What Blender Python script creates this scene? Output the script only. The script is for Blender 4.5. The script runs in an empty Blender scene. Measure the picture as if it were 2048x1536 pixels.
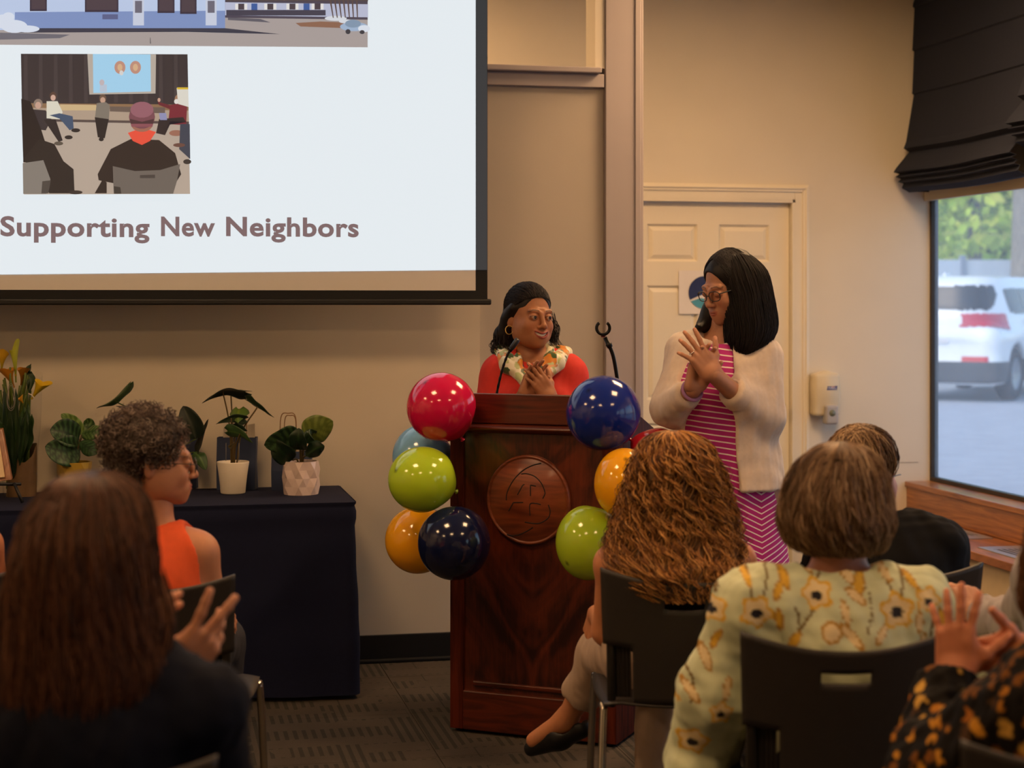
import bpy, bmesh, math, random
import numpy as np
from mathutils import Vector, Matrix

# ------------------------------------------------------------------ camera
scene = bpy.context.scene
COL = scene.collection
FPX, CXP, HYP, EYE = 3400.0, 1024.0, 605.0, 1.5      # focal length (px), centre column, horizon row, eye height (m)
YAW = math.radians(12.0)                              # camera turned to the right of the room's axis
cam_data = bpy.data.cameras.new('camera')
cam = bpy.data.objects.new('camera', cam_data); COL.objects.link(cam)
cam.location = (0, 0, EYE); cam.rotation_euler = (math.pi/2, 0, -YAW)
cam_data.sensor_width = 36; cam_data.lens = FPX/2048*36
cam_data.shift_y = -(768-HYP)/2048
cam_data.clip_end = 200
cam_data.dof.use_dof = True; cam_data.dof.focus_distance = 6.1; cam_data.dof.aperture_fstop = 3.0
scene.camera = cam

# ------------------------------------------------------------------ sky and exposure
world = bpy.data.worlds.new('sky'); scene.world = world; world.use_nodes = True
wn = world.node_tree.nodes; wl = world.node_tree.links
sky = wn.new('ShaderNodeTexSky'); sky.sky_type = 'NISHITA'; sky.sun_disc = False
sky.sun_elevation = math.radians(48); sky.sun_rotation = math.radians(250); sky.air_density = 1.2; sky.dust_density = 2.0
bg = wn['Background']; bg.inputs['Strength'].default_value = 0.33
wl.new(sky.outputs[0], bg.inputs['Color'])
vs = scene.view_settings
vs.view_transform = 'Standard'; vs.look = 'None'; vs.gamma = 1.0; vs.use_curve_mapping = False
vs.exposure = 0.0
LAMP_STRENGTH = 29.0
SCREEN_STRENGTH = 0.93
scene.cycles.use_denoising = True
scene.cycles.max_bounces = 8
scene.cycles.transparent_max_bounces = 16

# ------------------------------------------------------------------ helpers: coordinates
def cam2room(X, Y):
    return X*math.cos(YAW)+Y*math.sin(YAW), -X*math.sin(YAW)+Y*math.cos(YAW)
def P(px, py, d):
    x, y = cam2room((px-CXP)/FPX*d, d)
    return Vector((x, y, EYE-(py-HYP)/FPX*d))
def on_y(px, py, y):                        # point of the vertical plane y = const
    kx = (px-CXP)/FPX; dy = -kx*math.sin(YAW)+math.cos(YAW)
    return P(px, py, y/dy)
def on_x(px, py, x):
    kx = (px-CXP)/FPX; dx = kx*math.cos(YAW)+math.sin(YAW)
    return P(px, py, x/dx)
class Frame:                                # a standing place: axes along the camera's, origin on the floor
    def __init__(s, px, d):
        s.d = d; s.X0 = (px-CXP)/FPX*d
        x, y = cam2room(s.X0, d); s.loc = (x, y, 0); s.rot = -YAW
    def __call__(s, px, py, dy=0.0):
        D = s.d+dy
        return np.array([(px-CXP)/FPX*D-s.X0, dy, EYE-(py-HYP)/FPX*D])
def C(hexs, a=1.0):
    hexs = hexs.lstrip('#'); o = []
    for i in (0, 2, 4):
        c = int(hexs[i:i+2], 16)/255
        o.append(c/12.92 if c <= 0.04045 else ((c+0.055)/1.055)**2.4)
    return (o[0], o[1], o[2], a)

# ------------------------------------------------------------------ helpers: objects and tags
def link(o, parent=None):
    COL.objects.link(o)
    if parent is not None: o.parent = parent
    return o
def tag(o, label=None, cat=None, group=None, kind=None):
    if label: o['label'] = label
    if cat: o['category'] = cat
    if group: o['group'] = group
    if kind: o['kind'] = kind
    return o
def empty(name, loc=(0,0,0), rz=0.0, label=None, cat=None, group=None):
    o = bpy.data.objects.new(name, None); link(o); o.location = loc; o.rotation_euler = (0,0,rz)
    o.empty_display_size = 0.1
    return tag(o, label, cat, group)
def fast_mesh(name, V, quads=None, tris=None, col=None, smooth=True):
    me = bpy.data.meshes.new(name)
    V = np.asarray(V, np.float32).reshape(-1, 3)
    q = np.zeros((0,4), np.int32) if quads is None else np.asarray(quads, np.int32).reshape(-1,4)
    t = np.zeros((0,3), np.int32) if tris is None else np.asarray(tris, np.int32).reshape(-1,3)
    me.vertices.add(len(V)); me.vertices.foreach_set('co', V.ravel())
    nl = q.size+t.size
    me.loops.add(nl); me.loops.foreach_set('vertex_index', np.concatenate([q.ravel(), t.ravel()]).astype(np.int32))
    npoly = len(q)+len(t)
    me.polygons.add(npoly)
    starts = np.concatenate([np.arange(len(q))*4, q.size+np.arange(len(t))*3]).astype(np.int32)
    me.polygons.foreach_set('loop_start', starts)
    me.polygons.foreach_set('use_smooth', np.full(npoly, smooth, dtype=bool))
    me.update(calc_edges=True); me.validate()
    if col is not None:
        at = me.color_attributes.new('Col', 'FLOAT_COLOR', 'POINT')
        c = np.asarray(col, np.float32)
        if c.shape[1] == 3: c = np.concatenate([c, np.ones((len(c),1), np.float32)], 1)
        at.data.foreach_set('color', c.ravel())
    return me
def obj(name, me, mat, parent=None):
    o = bpy.data.objects.new(name, me)
    if mat is not None: me.materials.append(mat) if not me.materials else None
    return link(o, parent)
def bm_obj(name, bm, mat, parent=None, smooth=False):
    me = bpy.data.meshes.new(name); bmesh.ops.recalc_face_normals(bm, faces=bm.faces); bm.to_mesh(me); bm.free()
    if smooth:
        for p in me.polygons: p.use_smooth = True
    return obj(name, me, mat, parent)
def soft(o, w=0.004, seg=2, angle=35):
    m = o.modifiers.new('bevel', 'BEVEL'); m.width = w; m.segments = seg; m.limit_method = 'ANGLE'; m.angle_limit = math.radians(angle)
    return o
def add_box(bm, lo, hi, M=None):
    x0,y0,z0 = lo; x1,y1,z1 = hi
    vs_ = [Vector(p) for p in ((x0,y0,z0),(x1,y0,z0),(x1,y1,z0),(x0,y1,z0),(x0,y0,z1),(x1,y0,z1),(x1,y1,z1),(x0,y1,z1))]
    if M is not None: vs_ = [M @ v for v in vs_]
    v = [bm.verts.new(p) for p in vs_]
    for f in ((0,3,2,1),(4,5,6,7),(0,1,5,4),(1,2,6,5),(2,3,7,6),(3,0,4,7)): bm.faces.new([v[i] for i in f])
    return v
def box(name, lo, hi, mat, parent=None, bev=0.0, M=None):
    bm = bmesh.new(); add_box(bm, lo, hi, M); o = bm_obj(name, bm, mat, parent)
    if bev: soft(o, bev)
    return o
def add_prism(bm, pts, depth_vec):
    """polygon pts (3D) extruded by depth_vec"""
    a = [bm.verts.new(p) for p in pts]; b = [bm.verts.new(Vector(p)+Vector(depth_vec)) for p in pts]
    bm.faces.new(a); bm.faces.new(b[::-1])
    n = len(pts)
    for i in range(n): bm.faces.new((a[i], a[(i+1)%n], b[(i+1)%n], b[i]))
def lathe(name, prof, mat, parent=None, n=32, loc=(0,0,0), M=None, smooth=True):
    V = []; Q = []
    for (r, z) in prof:
        for k in range(n):
            a = 2*math.pi*k/n; V.append((r*math.cos(a), r*math.sin(a), z))
    for i in range(len(prof)-1):
        for k in range(n):
            Q.append((i*n+k, i*n+(k+1)%n, (i+1)*n+(k+1)%n, (i+1)*n+k))
    V = np.array(V, np.float32)
    if M is not None: V = V @ np.array(M.to_3x3()).T.astype(np.float32)+np.array(M.translation, np.float32)
    V = V+np.array(loc, np.float32)
    return obj(name, fast_mesh(name, V, Q, smooth=smooth), mat, parent)
def smooth_path(pts, n=24):
    """Catmull-Rom through pts -> n points"""
    p = np.array(pts, float); m = len(p)
    if m == 2: return p[0]+(p[1]-p[0])*np.linspace(0,1,n)[:,None]
    q = np.vstack([2*p[0]-p[1], p, 2*p[-1]-p[-2]])
    t = np.linspace(0, m-1-1e-6, n); i = t.astype(int); f = (t-i)[:,None]
    a,b,c,d = q[i],q[i+1],q[i+2],q[i+3]
    return 0.5*((2*b)+(-a+c)*f+(2*a-5*b+4*c-d)*f*f+(-a+3*b-3*c+d)*f**3)
def tubes(paths, rad, sides=3, caps=False):
    """paths (S,T,3), rad scalar / (S,T) -> verts, quads"""
    Pt = np.asarray(paths, np.float32); S,T,_ = Pt.shape
    R = np.broadcast_to(np.asarray(rad, np.float32), (S,T)) if np.ndim(rad) != 1 else np.broadcast_to(np.asarray(rad, np.float32)[None,:], (S,T))
    tan = np.gradient(Pt, axis=1); tan /= np.linalg.norm(tan, axis=2, keepdims=True)+1e-9
    ref = np.zeros_like(tan); ref[...,0] = 0.31; ref[...,1] = 0.87; ref[...,2] = 0.38
    near = np.abs((tan*ref).sum(2)) > 0.93
    ref[near] = (0.9,-0.3,0.3)
    n1 = np.cross(tan, ref); n1 /= np.linalg.norm(n1, axis=2, keepdims=True)+1e-9
    n2 = np.cross(tan, n1)
    a = np.arange(sides)*2*math.pi/sides
    V = Pt[:,:,None,:]+R[:,:,None,None]*(np.cos(a)[None,None,:,None]*n1[:,:,None,:]+np.sin(a)[None,None,:,None]*n2[:,:,None,:])
    idx = np.arange(S*T*sides).reshape(S,T,sides)
    A = idx[:,:-1,:]; B = np.roll(idx,-1,axis=2)[:,:-1,:]; Cc = np.roll(idx,-1,axis=2)[:,1:,:]; D = idx[:,1:,:]
    Q = np.stack([A,D,Cc,B],-1).reshape(-1,4)
    V = V.reshape(-1,3)
    if caps:
        return V, Q, [idx[s,0,::1].tolist() for s in range(S)]+[idx[s,-1,::-1].tolist() for s in range(S)]
    return V, Q
def tube(name, pts, r, mat, parent=None, sides=10, n=24, straight=False):
    pth = np.array(pts, float) if straight else smooth_path(pts, n)
    r = np.interp(np.linspace(0,1,len(pth)), np.linspace(0,1,len(np.atleast_1d(r))), np.atleast_1d(r))
    V, Q = tubes(pth[None], r[None], sides)
    T = len(pth); k = len(V); V = np.vstack([V, pth[0], pth[-1]]); tr = []
    for i in range(sides):
        tr.append((k, i, (i+1)%sides)); b = (T-1)*sides; tr.append((k+1, b+(i+1)%sides, b+i))
    return obj(name, fast_mesh(name, V, Q, tr), mat, parent)

# ------------------------------------------------------------------ helpers: materials
MATS = {}
def nodes_of(m): return m.node_tree.nodes, m.node_tree.links, m.node_tree.nodes['Principled BSDF']
def mat(name, color, rough=0.6, metal=0.0, noise=0.06, nscale=20.0, bump=0.0, bscale=200.0, spec=0.5, sss=0.0, attr=None, coat=0.0, sheen=0.0, trans=0.0, stretch=None):
    """plain surface: base colour (or the Col attribute) with a little procedural variation and fine relief"""
    if name in MATS: return MATS[name]
    m = bpy.data.materials.new(name); m.use_nodes = True; n, l, b = nodes_of(m)
    tc = n.new('ShaderNodeTexCoord')
    src = tc.outputs['Object']
    if stretch:
        mp = n.new('ShaderNodeMapping'); mp.inputs['Scale'].default_value = stretch; l.new(src, mp.inputs[0]); src = mp.outputs[0]
    nz = n.new('ShaderNodeTexNoise'); nz.inputs['Scale'].default_value = nscale; nz.inputs['Detail'].default_value = 4
    l.new(src, nz.inputs['Vector'])
    hs = n.new('ShaderNodeHueSaturation')
    mr = n.new('ShaderNodeMapRange'); mr.inputs[1].default_value = 0.3; mr.inputs[2].default_value = 0.7
    mr.inputs[3].default_value = 1-noise; mr.inputs[4].default_value = 1+noise
    l.new(nz.outputs['Fac'], mr.inputs[0]); l.new(mr.outputs[0], hs.inputs['Value'])
    if attr:
        at = n.new('ShaderNodeAttribute'); at.attribute_name = attr; l.new(at.outputs['Color'], hs.inputs['Color'])
    else: hs.inputs['Color'].default_value = color if len(color) == 4 else (*color, 1)
    l.new(hs.outputs[0], b.inputs['Base Color'])
    b.inputs['Roughness'].default_value = rough; b.inputs['Metallic'].default_value = metal
    b.inputs['Specular IOR Level'].default_value = spec
    b.inputs['Subsurface Weight'].default_value = sss; b.inputs['Subsurface Radius'].default_value = (0.9,0.35,0.2); b.inputs['Subsurface Scale'].default_value = 0.006
    b.inputs['Coat Weight'].default_value = coat; b.inputs['Coat Roughness'].default_value = 0.08
    b.inputs['Sheen Weight'].default_value = sheen; b.inputs['Transmission Weight'].default_value = trans
    if bump:
        bz = n.new('ShaderNodeTexNoise'); bz.inputs['Scale'].default_value = bscale; bz.inputs['Detail'].default_value = 3
        l.new(src, bz.inputs['Vector'])
        bp = n.new('ShaderNodeBump'); bp.inputs['Strength'].default_value = bump; bp.inputs['Distance'].default_value = 0.002
        l.new(bz.outputs['Fac'], bp.inputs['Height']); l.new(bp.outputs[0], b.inputs['Normal'])
    MATS[name] = m; return m
def wood(name, dark, light, scale=(18,18,1.6), rough=0.35, coat=0.3, detail=6, dist=3.0, spec=0.5):
    if name in MATS: return MATS[name]
    m = bpy.data.materials.new(name); m.use_nodes = True; n, l, b = nodes_of(m)
    tc = n.new('ShaderNodeTexCoord'); mp = n.new('ShaderNodeMapping'); mp.inputs['Scale'].default_value = scale
    l.new(tc.outputs['Object'], mp.inputs[0])
    nz = n.new('ShaderNodeTexNoise'); nz.inputs['Scale'].default_value = 1.0; nz.inputs['Detail'].default_value = detail; nz.inputs['Distortion'].default_value = dist
    l.new(mp.outputs[0], nz.inputs['Vector'])
    n2 = n.new('ShaderNodeTexNoise'); n2.inputs['Scale'].default_value = 6.0; n2.inputs['Detail'].default_value = 3; l.new(mp.outputs[0], n2.inputs['Vector'])
    mx = n.new('ShaderNodeMath'); mx.operation = 'MULTIPLY_ADD'; mx.inputs[1].default_value = 0.3; l.new(n2.outputs['Fac'], mx.inputs[0]); l.new(nz.outputs['Fac'], mx.inputs[2])
    cr = n.new('ShaderNodeValToRGB'); cr.color_ramp.elements[0].position = 0.42; cr.color_ramp.elements[0].color = dark
    cr.color_ramp.elements[1].position = 0.82; cr.color_ramp.elements[1].color = light
    l.new(mx.outputs[0], cr.inputs[0]); l.new(cr.outputs[0], b.inputs['Base Color'])
    b.inputs['Roughness'].default_value = rough; b.inputs['Specular IOR Level'].default_value = spec; b.inputs['Coat Weight'].default_value = coat; b.inputs['Coat Roughness'].default_value = 0.15
    MATS[name] = m; return m
def emit(name, color, strength, attr=False):
    if name in MATS: return MATS[name]
    m = bpy.data.materials.new(name); m.use_nodes = True; n, l, b = nodes_of(m)
    b.inputs['Base Color'].default_value = (0.05,0.05,0.05,1) if attr else color
    b.inputs['Emission Strength'].default_value = strength
    if attr:
        at = n.new('ShaderNodeAttribute'); at.attribute_name = 'Col'; l.new(at.outputs['Color'], b.inputs['Emission Color'])
    else: b.inputs['Emission Color'].default_value = color
    b.inputs['Roughness'].default_value = 0.8; b.inputs['Specular IOR Level'].default_value = 0.1
    MATS[name] = m; return m
def vnoise(p, seed=0, freq=10.0, octaves=3):
    """smooth pseudo-noise from sums of sines, about -1..1"""
    r = np.random.RandomState(seed); out = np.zeros(len(p)); a = 1.0; tot = 0
    for o in range(octaves):
        for k in range(4):
            d = r.normal(size=3); d /= np.linalg.norm(d)
            out += a*np.sin((p @ d)*freq*(1+0.5*r.rand())+r.rand()*6.28)
        tot += a*2.0; a *= 0.55; freq *= 1.9
    return out/tot

# ------------------------------------------------------------------ helpers: implicit surfaces (continuous bodies, cloth)
def rotm(yaw=0, pitch=0, roll=0):
    return np.array((Matrix.Rotation(math.radians(yaw),3,'Z') @ Matrix.Rotation(math.radians(pitch),3,'X') @ Matrix.Rotation(math.radians(roll),3,'Y')))
def p_ell(c, r, R=None):
    c = np.array(c, float); r = np.array(r, float); m = r.max() if R is not None else r
    def fn(X,Y,Z):
        x,y,z = X-c[0],Y-c[1],Z-c[2]
        if R is not None:
            x,y,z = R[0,0]*x+R[1,0]*y+R[2,0]*z, R[0,1]*x+R[1,1]*y+R[2,1]*z, R[0,2]*x+R[1,2]*y+R[2,2]*z
        k0 = np.sqrt((x/r[0])**2+(y/r[1])**2+(z/r[2])**2); k1 = np.sqrt((x/r[0]**2)**2+(y/r[1]**2)**2+(z/r[2]**2)**2)+1e-9
        return k0*(k0-1)/k1
    return fn, c-m, c+m
def p_cone(a, b, r1, r2):
    a = np.array(a, float); b = np.array(b, float); d = b-a; L = (d*d).sum()+1e-12
    def fn(X,Y,Z):
        x,y,z = X-a[0],Y-a[1],Z-a[2]
        t = np.clip((x*d[0]+y*d[1]+z*d[2])/L, 0, 1)
        return np.sqrt((x-t*d[0])**2+(y-t*d[1])**2+(z-t*d[2])**2)-(r1+(r2-r1)*t)
    m = max(r1, r2); return fn, np.minimum(a,b)-m, np.maximum(a,b)+m
def p_box(c, hs, R=None, rnd=0.005):
    c = np.array(c, float); hs = np.array(hs, float)-rnd; m = np.linalg.norm(hs)+rnd
    def fn(X,Y,Z):
        x,y,z = X-c[0],Y-c[1],Z-c[2]
        if R is not None:
            x,y,z = R[0,0]*x+R[1,0]*y+R[2,0]*z, R[0,1]*x+R[1,1]*y+R[2,1]*z, R[0,2]*x+R[1,2]*y+R[2,2]*z
        qx,qy,qz = np.abs(x)-hs[0],np.abs(y)-hs[1],np.abs(z)-hs[2]
        return np.sqrt(np.maximum(qx,0)**2+np.maximum(qy,0)**2+np.maximum(qz,0)**2)+np.minimum(np.maximum(qx,np.maximum(qy,qz)),0)-rnd
    return fn, c-m, c+m
def p_loft(rows, expo=2.0):
    """rows of (z, cx, cy, rx, ry) from any order; vertical stack of ellipses"""
    rows = np.array(sorted(rows), float); z0,z1 = rows[0,0], rows[-1,0]
    # smooth the profile with a finer Catmull-Rom
    f = smooth_path(rows, len(rows)*6); f[:,3:] = np.maximum(f[:,3:], 1e-3)
    o = np.argsort(f[:,0]); f = f[o]
    def fn(X,Y,Z):
        zz = np.clip(Z, z0, z1)
        cx,cy,rx,ry = (np.interp(zz, f[:,0], f[:,i]) for i in (1,2,3,4))
        k = (np.abs((X-cx)/rx)**expo+np.abs((Y-cy)/ry)**expo)**(1/expo)
        return np.maximum((k-1)*np.minimum(rx,ry), np.abs(Z-(z0+z1)/2)-(z1-z0)/2)
    m = rows[:,3:].max()
    lo = np.array([ (f[:,1]-f[:,3]).min(), (f[:,2]-f[:,4]).min(), z0]); hi = np.array([(f[:,1]+f[:,3]).max(), (f[:,2]+f[:,4]).max(), z1])
    return fn, lo, hi
def smin(a, b, k):
    if k <= 0: return np.minimum(a, b)
    h = np.maximum(k-np.abs(a-b), 0)/k
    return np.minimum(a, b)-h*h*k*0.25
class Vol:
    def __init__(s, lo, hi, h):
        s.lo = np.array(lo, float); s.h = h
        n = np.ceil((np.array(hi)-s.lo)/h).astype(int)+1
        s.ax = [s.lo[i]+h*np.arange(n[i]) for i in range(3)]
        s.F = np.full(n, 1.0, np.float32)
    def _go(s, prim, k, mode):
        fn, lo, hi = prim; pad = k+3*s.h; sl = []; ax = []
        for i in range(3):
            a = max(0, int((lo[i]-pad-s.lo[i])/s.h)); b = min(len(s.ax[i]), int((hi[i]+pad-s.lo[i])/s.h)+2)
            if b-a < 1: return s
            sl.append(slice(a,b)); ax.append(s.ax[i][a:b])
        D = fn(ax[0][:,None,None], ax[1][None,:,None], ax[2][None,None,:])
        G = s.F[tuple(sl)]
        if mode == 'u': R = smin(G, D, k)
        else: R = -smin(-G, D, k)
        s.F[tuple(sl)] = R.astype(np.float32); return s
    def u(s, prim, k=0.01): return s._go(prim, k, 'u')
    def s_(s, prim, k=0.004): return s._go(prim, k, 's')
    def plane(s, n, off, k=0.0):
        """keep the side where n.p < off"""
        D = n[0]*s.ax[0][:,None,None]+n[1]*s.ax[1][None,:,None]+n[2]*s.ax[2][None,None,:]-off
        s.F = (-smin(-s.F, -D, k)).astype(np.float32); return s
    def mesh(s):
        F = s.F; ins = F < 0; n = np.array(F.shape)
        cnt = np.zeros(n-1, np.int8)
        for i in (0,1):
            for j in (0,1):
                for k in (0,1): cnt += ins[i:n[0]-1+i, j:n[1]-1+j, k:n[2]-1+k]
        act = (cnt > 0) & (cnt < 8)
        I = np.argwhere(act); m = len(I)
        if m == 0: return np.zeros((0,3)), np.zeros((0,4), int)
        ids = np.full(n-1, -1, np.int32); ids[act] = np.arange(m)
        acc = np.zeros((m,3)); num = np.zeros(m)
        cor = [(i,j,k) for i in (0,1) for j in (0,1) for k in (0,1)]
        for a in cor:
            for ax in range(3):
                if a[ax]: continue
                b = list(a); b[ax] = 1
                fa = F[I[:,0]+a[0], I[:,1]+a[1], I[:,2]+a[2]]; fb = F[I[:,0]+b[0], I[:,1]+b[1], I[:,2]+b[2]]
                x = (fa < 0) != (fb < 0)
                t = np.where(x, fa/(fa-fb+1e-12), 0); t = np.clip(t, 0, 1)
                p = np.tile(np.array(a, float), (m,1)); p[:,ax] += t
                acc[x] += p[x]; num[x] += 1
        V = s.lo+s.h*(I+acc/num[:,None])
        Q = []
        for ax in range(3):
            o1, o2 = [(1,2),(2,0),(0,1)][ax]
            sa = [slice(None)]*3; sb = [slice(None)]*3; sa[ax] = slice(0,-1); sb[ax] = slice(1,None)
            A = ins[tuple(sa)]; B = ins[tuple(sb)]
            for flip, X in ((False, A & ~B), (True, ~A & B)):
                E = np.argwhere(X)
                if not len(E): continue
                ok = (E[:,o1] > 0) & (E[:,o2] > 0) & (E[:,o1] < n[o1]-1) & (E[:,o2] < n[o2]-1)
                E = E[ok]; q = []
                for (d1,d2) in ((1,1),(0,1),(0,0),(1,0)):
                    e = E.copy(); e[:,o1] -= d1; e[:,o2] -= d2
                    q.append(ids[e[:,0],e[:,1],e[:,2]])
                q = np.stack(q, 1); q = q[(q >= 0).all(1)]
                Q.append(q[:,::-1] if flip else q)
        Q = np.concatenate(Q)
        return V, Q
def vnormals(V, Q):
    n = np.zeros_like(V)
    fn = np.cross(V[Q[:,2]]-V[Q[:,0]], V[Q[:,3]]-V[Q[:,1]])
    for i in range(4):
        for c in range(3): n[:,c] += np.bincount(Q[:,i], fn[:,c], len(V))
    return n/(np.linalg.norm(n, axis=1, keepdims=True)+1e-12)
def relax(V, Q, it=2, f=0.5):
    e = np.concatenate([Q[:,[0,1]],Q[:,[1,2]],Q[:,[2,3]],Q[:,[3,0]]]); e = np.concatenate([e, e[:,::-1]])
    cnt = np.bincount(e[:,0], minlength=len(V))[:,None]+1e-9
    for _ in range(it):
        a = np.stack([np.bincount(e[:,0], V[e[:,1],c], len(V)) for c in range(3)], 1)/cnt
        V = V+(a-V)*f
    return V
class Geo:
    """collects pieces of one mesh"""
    def __init__(s): s.V = []; s.Q = []; s.T = []; s.C = []; s.n = 0
    def add(s, V, Q=None, T=None, col=(1,1,1)):
        V = np.asarray(V, float).reshape(-1,3)
        if Q is not None and len(Q): s.Q.append(np.asarray(Q)+s.n)
        if T is not None and len(T): s.T.append(np.asarray(T)+s.n)
        col = np.asarray(col, float)
        if col.ndim == 1: col = np.tile(col[:3], (len(V),1))
        s.V.append(V); s.C.append(col[:,:3]); s.n += len(V); return s
    def out(s, name, m, parent=None, smooth=True):
        me = fast_mesh(name, np.vstack(s.V), np.vstack(s.Q) if s.Q else None, np.vstack(s.T) if s.T else None, np.vstack(s.C), smooth)
        return obj(name, me, m, parent)
# ================================================================== the room
CEIL = 3.25; PART_Y = 7.05; DOOR_Y = 8.63; SIDE_X = 4.17; LEFT_X = -4.0; REAR_Y = -3.0
m_wall = mat('wall_paint', C('#ddd3bf'), 0.75, noise=0.02, nscale=3, bump=0.15, bscale=350, spec=0.3)
m_wall2 = mat('partition_paint', C('#cfc3ae'), 0.7, noise=0.02, nscale=3, bump=0.15, bscale=350, spec=0.3)
m_trimgrey = mat('grey_trim_paint', C('#a69c9b'), 0.5, noise=0.02, nscale=4)
m_doorpaint = mat('door_paint', C('#e6dcc6'), 0.45, noise=0.02, nscale=5, bump=0.08, bscale=90)
m_ceil = mat('ceiling_tile', C('#d8d4cc'), 0.9, noise=0.05, nscale=60, bump=0.3)
m_black = mat('black_vinyl', C('#0e0d0d'), 0.5, noise=0.1)
m_lamp = emit('lamp_diffuser', (1.0, 0.61, 0.305, 1), LAMP_STRENGTH)

m_lamp_dim = emit('lamp_diffuser_dimmed', (1.0, 0.61, 0.305, 1), LAMP_STRENGTH*0.75); m_lamp_off = mat('lamp_diffuser_off', C('#d8d2c4'), 0.6)
def struct(name, lo, hi, m, bev=0.0, parent=None):
    o = box(name, lo, hi, m, parent, bev)
    if parent is None: o['kind'] = 'structure'
    return o
# carpet: tiles with a broken block-and-stripe weave
m_carpet = bpy.data.materials.new('carpet'); m_carpet.use_nodes = True
n, l, b = nodes_of(m_carpet)
tc = n.new('ShaderNodeTexCoord'); geo_n = n.new('ShaderNodeNewGeometry')
sep = n.new('ShaderNodeSeparateXYZ'); l.new(geo_n.outputs['Position'], sep.inputs[0])
def mth(op, a, b_=None, c_=None, nn=n, ll=l):
    k = nn.new('ShaderNodeMath'); k.operation = op
    for i, v in enumerate((a, b_, c_)):
        if v is None: continue
        if isinstance(v, (int, float)): k.inputs[i].default_value = v
        else: ll.new(v, k.inputs[i])
    return k.outputs[0]
brick = n.new('ShaderNodeTexBrick'); brick.inputs['Scale'].default_value = 1.0; brick.offset = 0.37; brick.squash = 1.0
brick.inputs['Brick Width'].default_value = 0.23; brick.inputs['Row Height'].default_value = 0.115; brick.inputs['Mortar Size'].default_value = 0.004
brick.inputs['Color1'].default_value = (0,0,0,1); brick.inputs['Color2'].default_value = (1,1,1,1); brick.inputs['Mortar'].default_value = (0.9,0.9,0.9,1)
l.new(geo_n.outputs['Position'], brick.inputs['Vector'])
stripe = mth('SINE', mth('MULTIPLY', sep.outputs[0], 195.0))
stripe = mth('GREATER_THAN', stripe, 0.15)
big = n.new('ShaderNodeTexNoise'); big.inputs['Scale'].default_value = 5.0; l.new(geo_n.outputs['Position'], big.inputs['Vector'])
sel = mth('GREATER_THAN', mth('MULTIPLY_ADD', brick.outputs['Color'], 0.5, big.outputs['Fac']), 0.78)
fac = mth('MULTIPLY', stripe, sel)
fine = n.new('ShaderNodeTexNoise'); fine.inputs['Scale'].default_value = 420.0; fine.inputs['Detail'].default_value = 2; l.new(geo_n.outputs['Position'], fine.inputs['Vector'])
mixc = n.new('ShaderNodeMix'); mixc.data_type = 'RGBA'; mixc.inputs['A'].default_value = C('#71675d'); mixc.inputs['B'].default_value = C('#57534b')
l.new(fac, mixc.inputs['Factor'])
mix2 = n.new('ShaderNodeMix'); mix2.data_type = 'RGBA'; mix2.blend_type = 'MULTIPLY'; mix2.inputs['Factor'].default_value = 0.75
l.new(mixc.outputs['Result'], mix2.inputs['A']); l.new(fine.outputs['Fac'], mix2.inputs['B'])
mix3 = n.new('ShaderNodeMix'); mix3.data_type = 'RGBA'; mix3.blend_type = 'MULTIPLY'; mix3.inputs['Factor'].default_value = 0.4
l.new(mix2.outputs['Result'], mix3.inputs['A']); l.new(big.outputs['Fac'], mix3.inputs['B'])
l.new(mix3.outputs['Result'], b.inputs['Base Color']); b.inputs['Roughness'].default_value = 0.95; b.inputs['Specular IOR Level'].default_value = 0.1
bp = n.new('ShaderNodeBump'); bp.inputs['Strength'].default_value = 0.6; bp.inputs['Distance'].default_value = 0.004; l.new(fine.outputs['Fac'], bp.inputs['Height']); l.new(bp.outputs[0], b.inputs['Normal'])

floor = struct('floor', (LEFT_X, REAR_Y, -0.12), (SIDE_X+0.2, DOOR_Y+0.2, -0.006), m_carpet)
bm = bmesh.new(); add_box(bm, (0.0015,0.0015,-0.006), (0.6085,0.6085,0.0)); tile_me = bpy.data.meshes.new('carpet_tile'); bm.to_mesh(tile_me); bm.free(); tile_me.materials.append(m_carpet)
for i in range(13):
    for j in range(19):
        t = bpy.data.objects.new('carpet_tile', tile_me); link(t, floor); t.location = (LEFT_X+0.61*i+0.05, REAR_Y+0.61*j, 0)
ceiling = struct('ceiling', (LEFT_X, REAR_Y, CEIL), (SIDE_X+0.2, DOOR_Y+0.2, CEIL+0.1), m_ceil)
struct('wall_left', (LEFT_X-0.15, REAR_Y, -0.12), (LEFT_X, DOOR_Y+0.2, CEIL), m_wall)
struct('wall_rear', (LEFT_X, REAR_Y-0.15, -0.12), (SIDE_X+0.2, REAR_Y, CEIL), m_wall)

# partition behind the lectern with an open transom and a grey post at its end
bm = bmesh.new()
add_box(bm, (LEFT_X, PART_Y, 0), (0.1, PART_Y+0.15, CEIL))
add_box(bm, (0.1, PART_Y+0.05, 0), (1.36, PART_Y+0.15, 2.42))
add_box(bm, (0.1, PART_Y, 0), (1.36, PART_Y+0.05, 2.42))
wp = bm_obj('wall_partition', bm, m_wall2); wp['kind'] = 'structure'
struct('wall_panel', (1.36, PART_Y+0.015, 0), (1.915, PART_Y+0.15, 2.42), mat('panel_grey', C('#b4aa9c'), 0.7, noise=0.02, nscale=3, bump=0.15, bscale=350, spec=0.3))  # panel section given a darker, greyer tone than the rest of the partition
post = struct('trim_1', (1.905, PART_Y-0.015, 0), (2.074, PART_Y+0.16, CEIL), m_trimgrey, 0.004)
box('edge_bead', (2.035, PART_Y-0.022, 0), (2.060, PART_Y-0.012, CEIL), m_trimgrey, post, 0.003)
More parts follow.
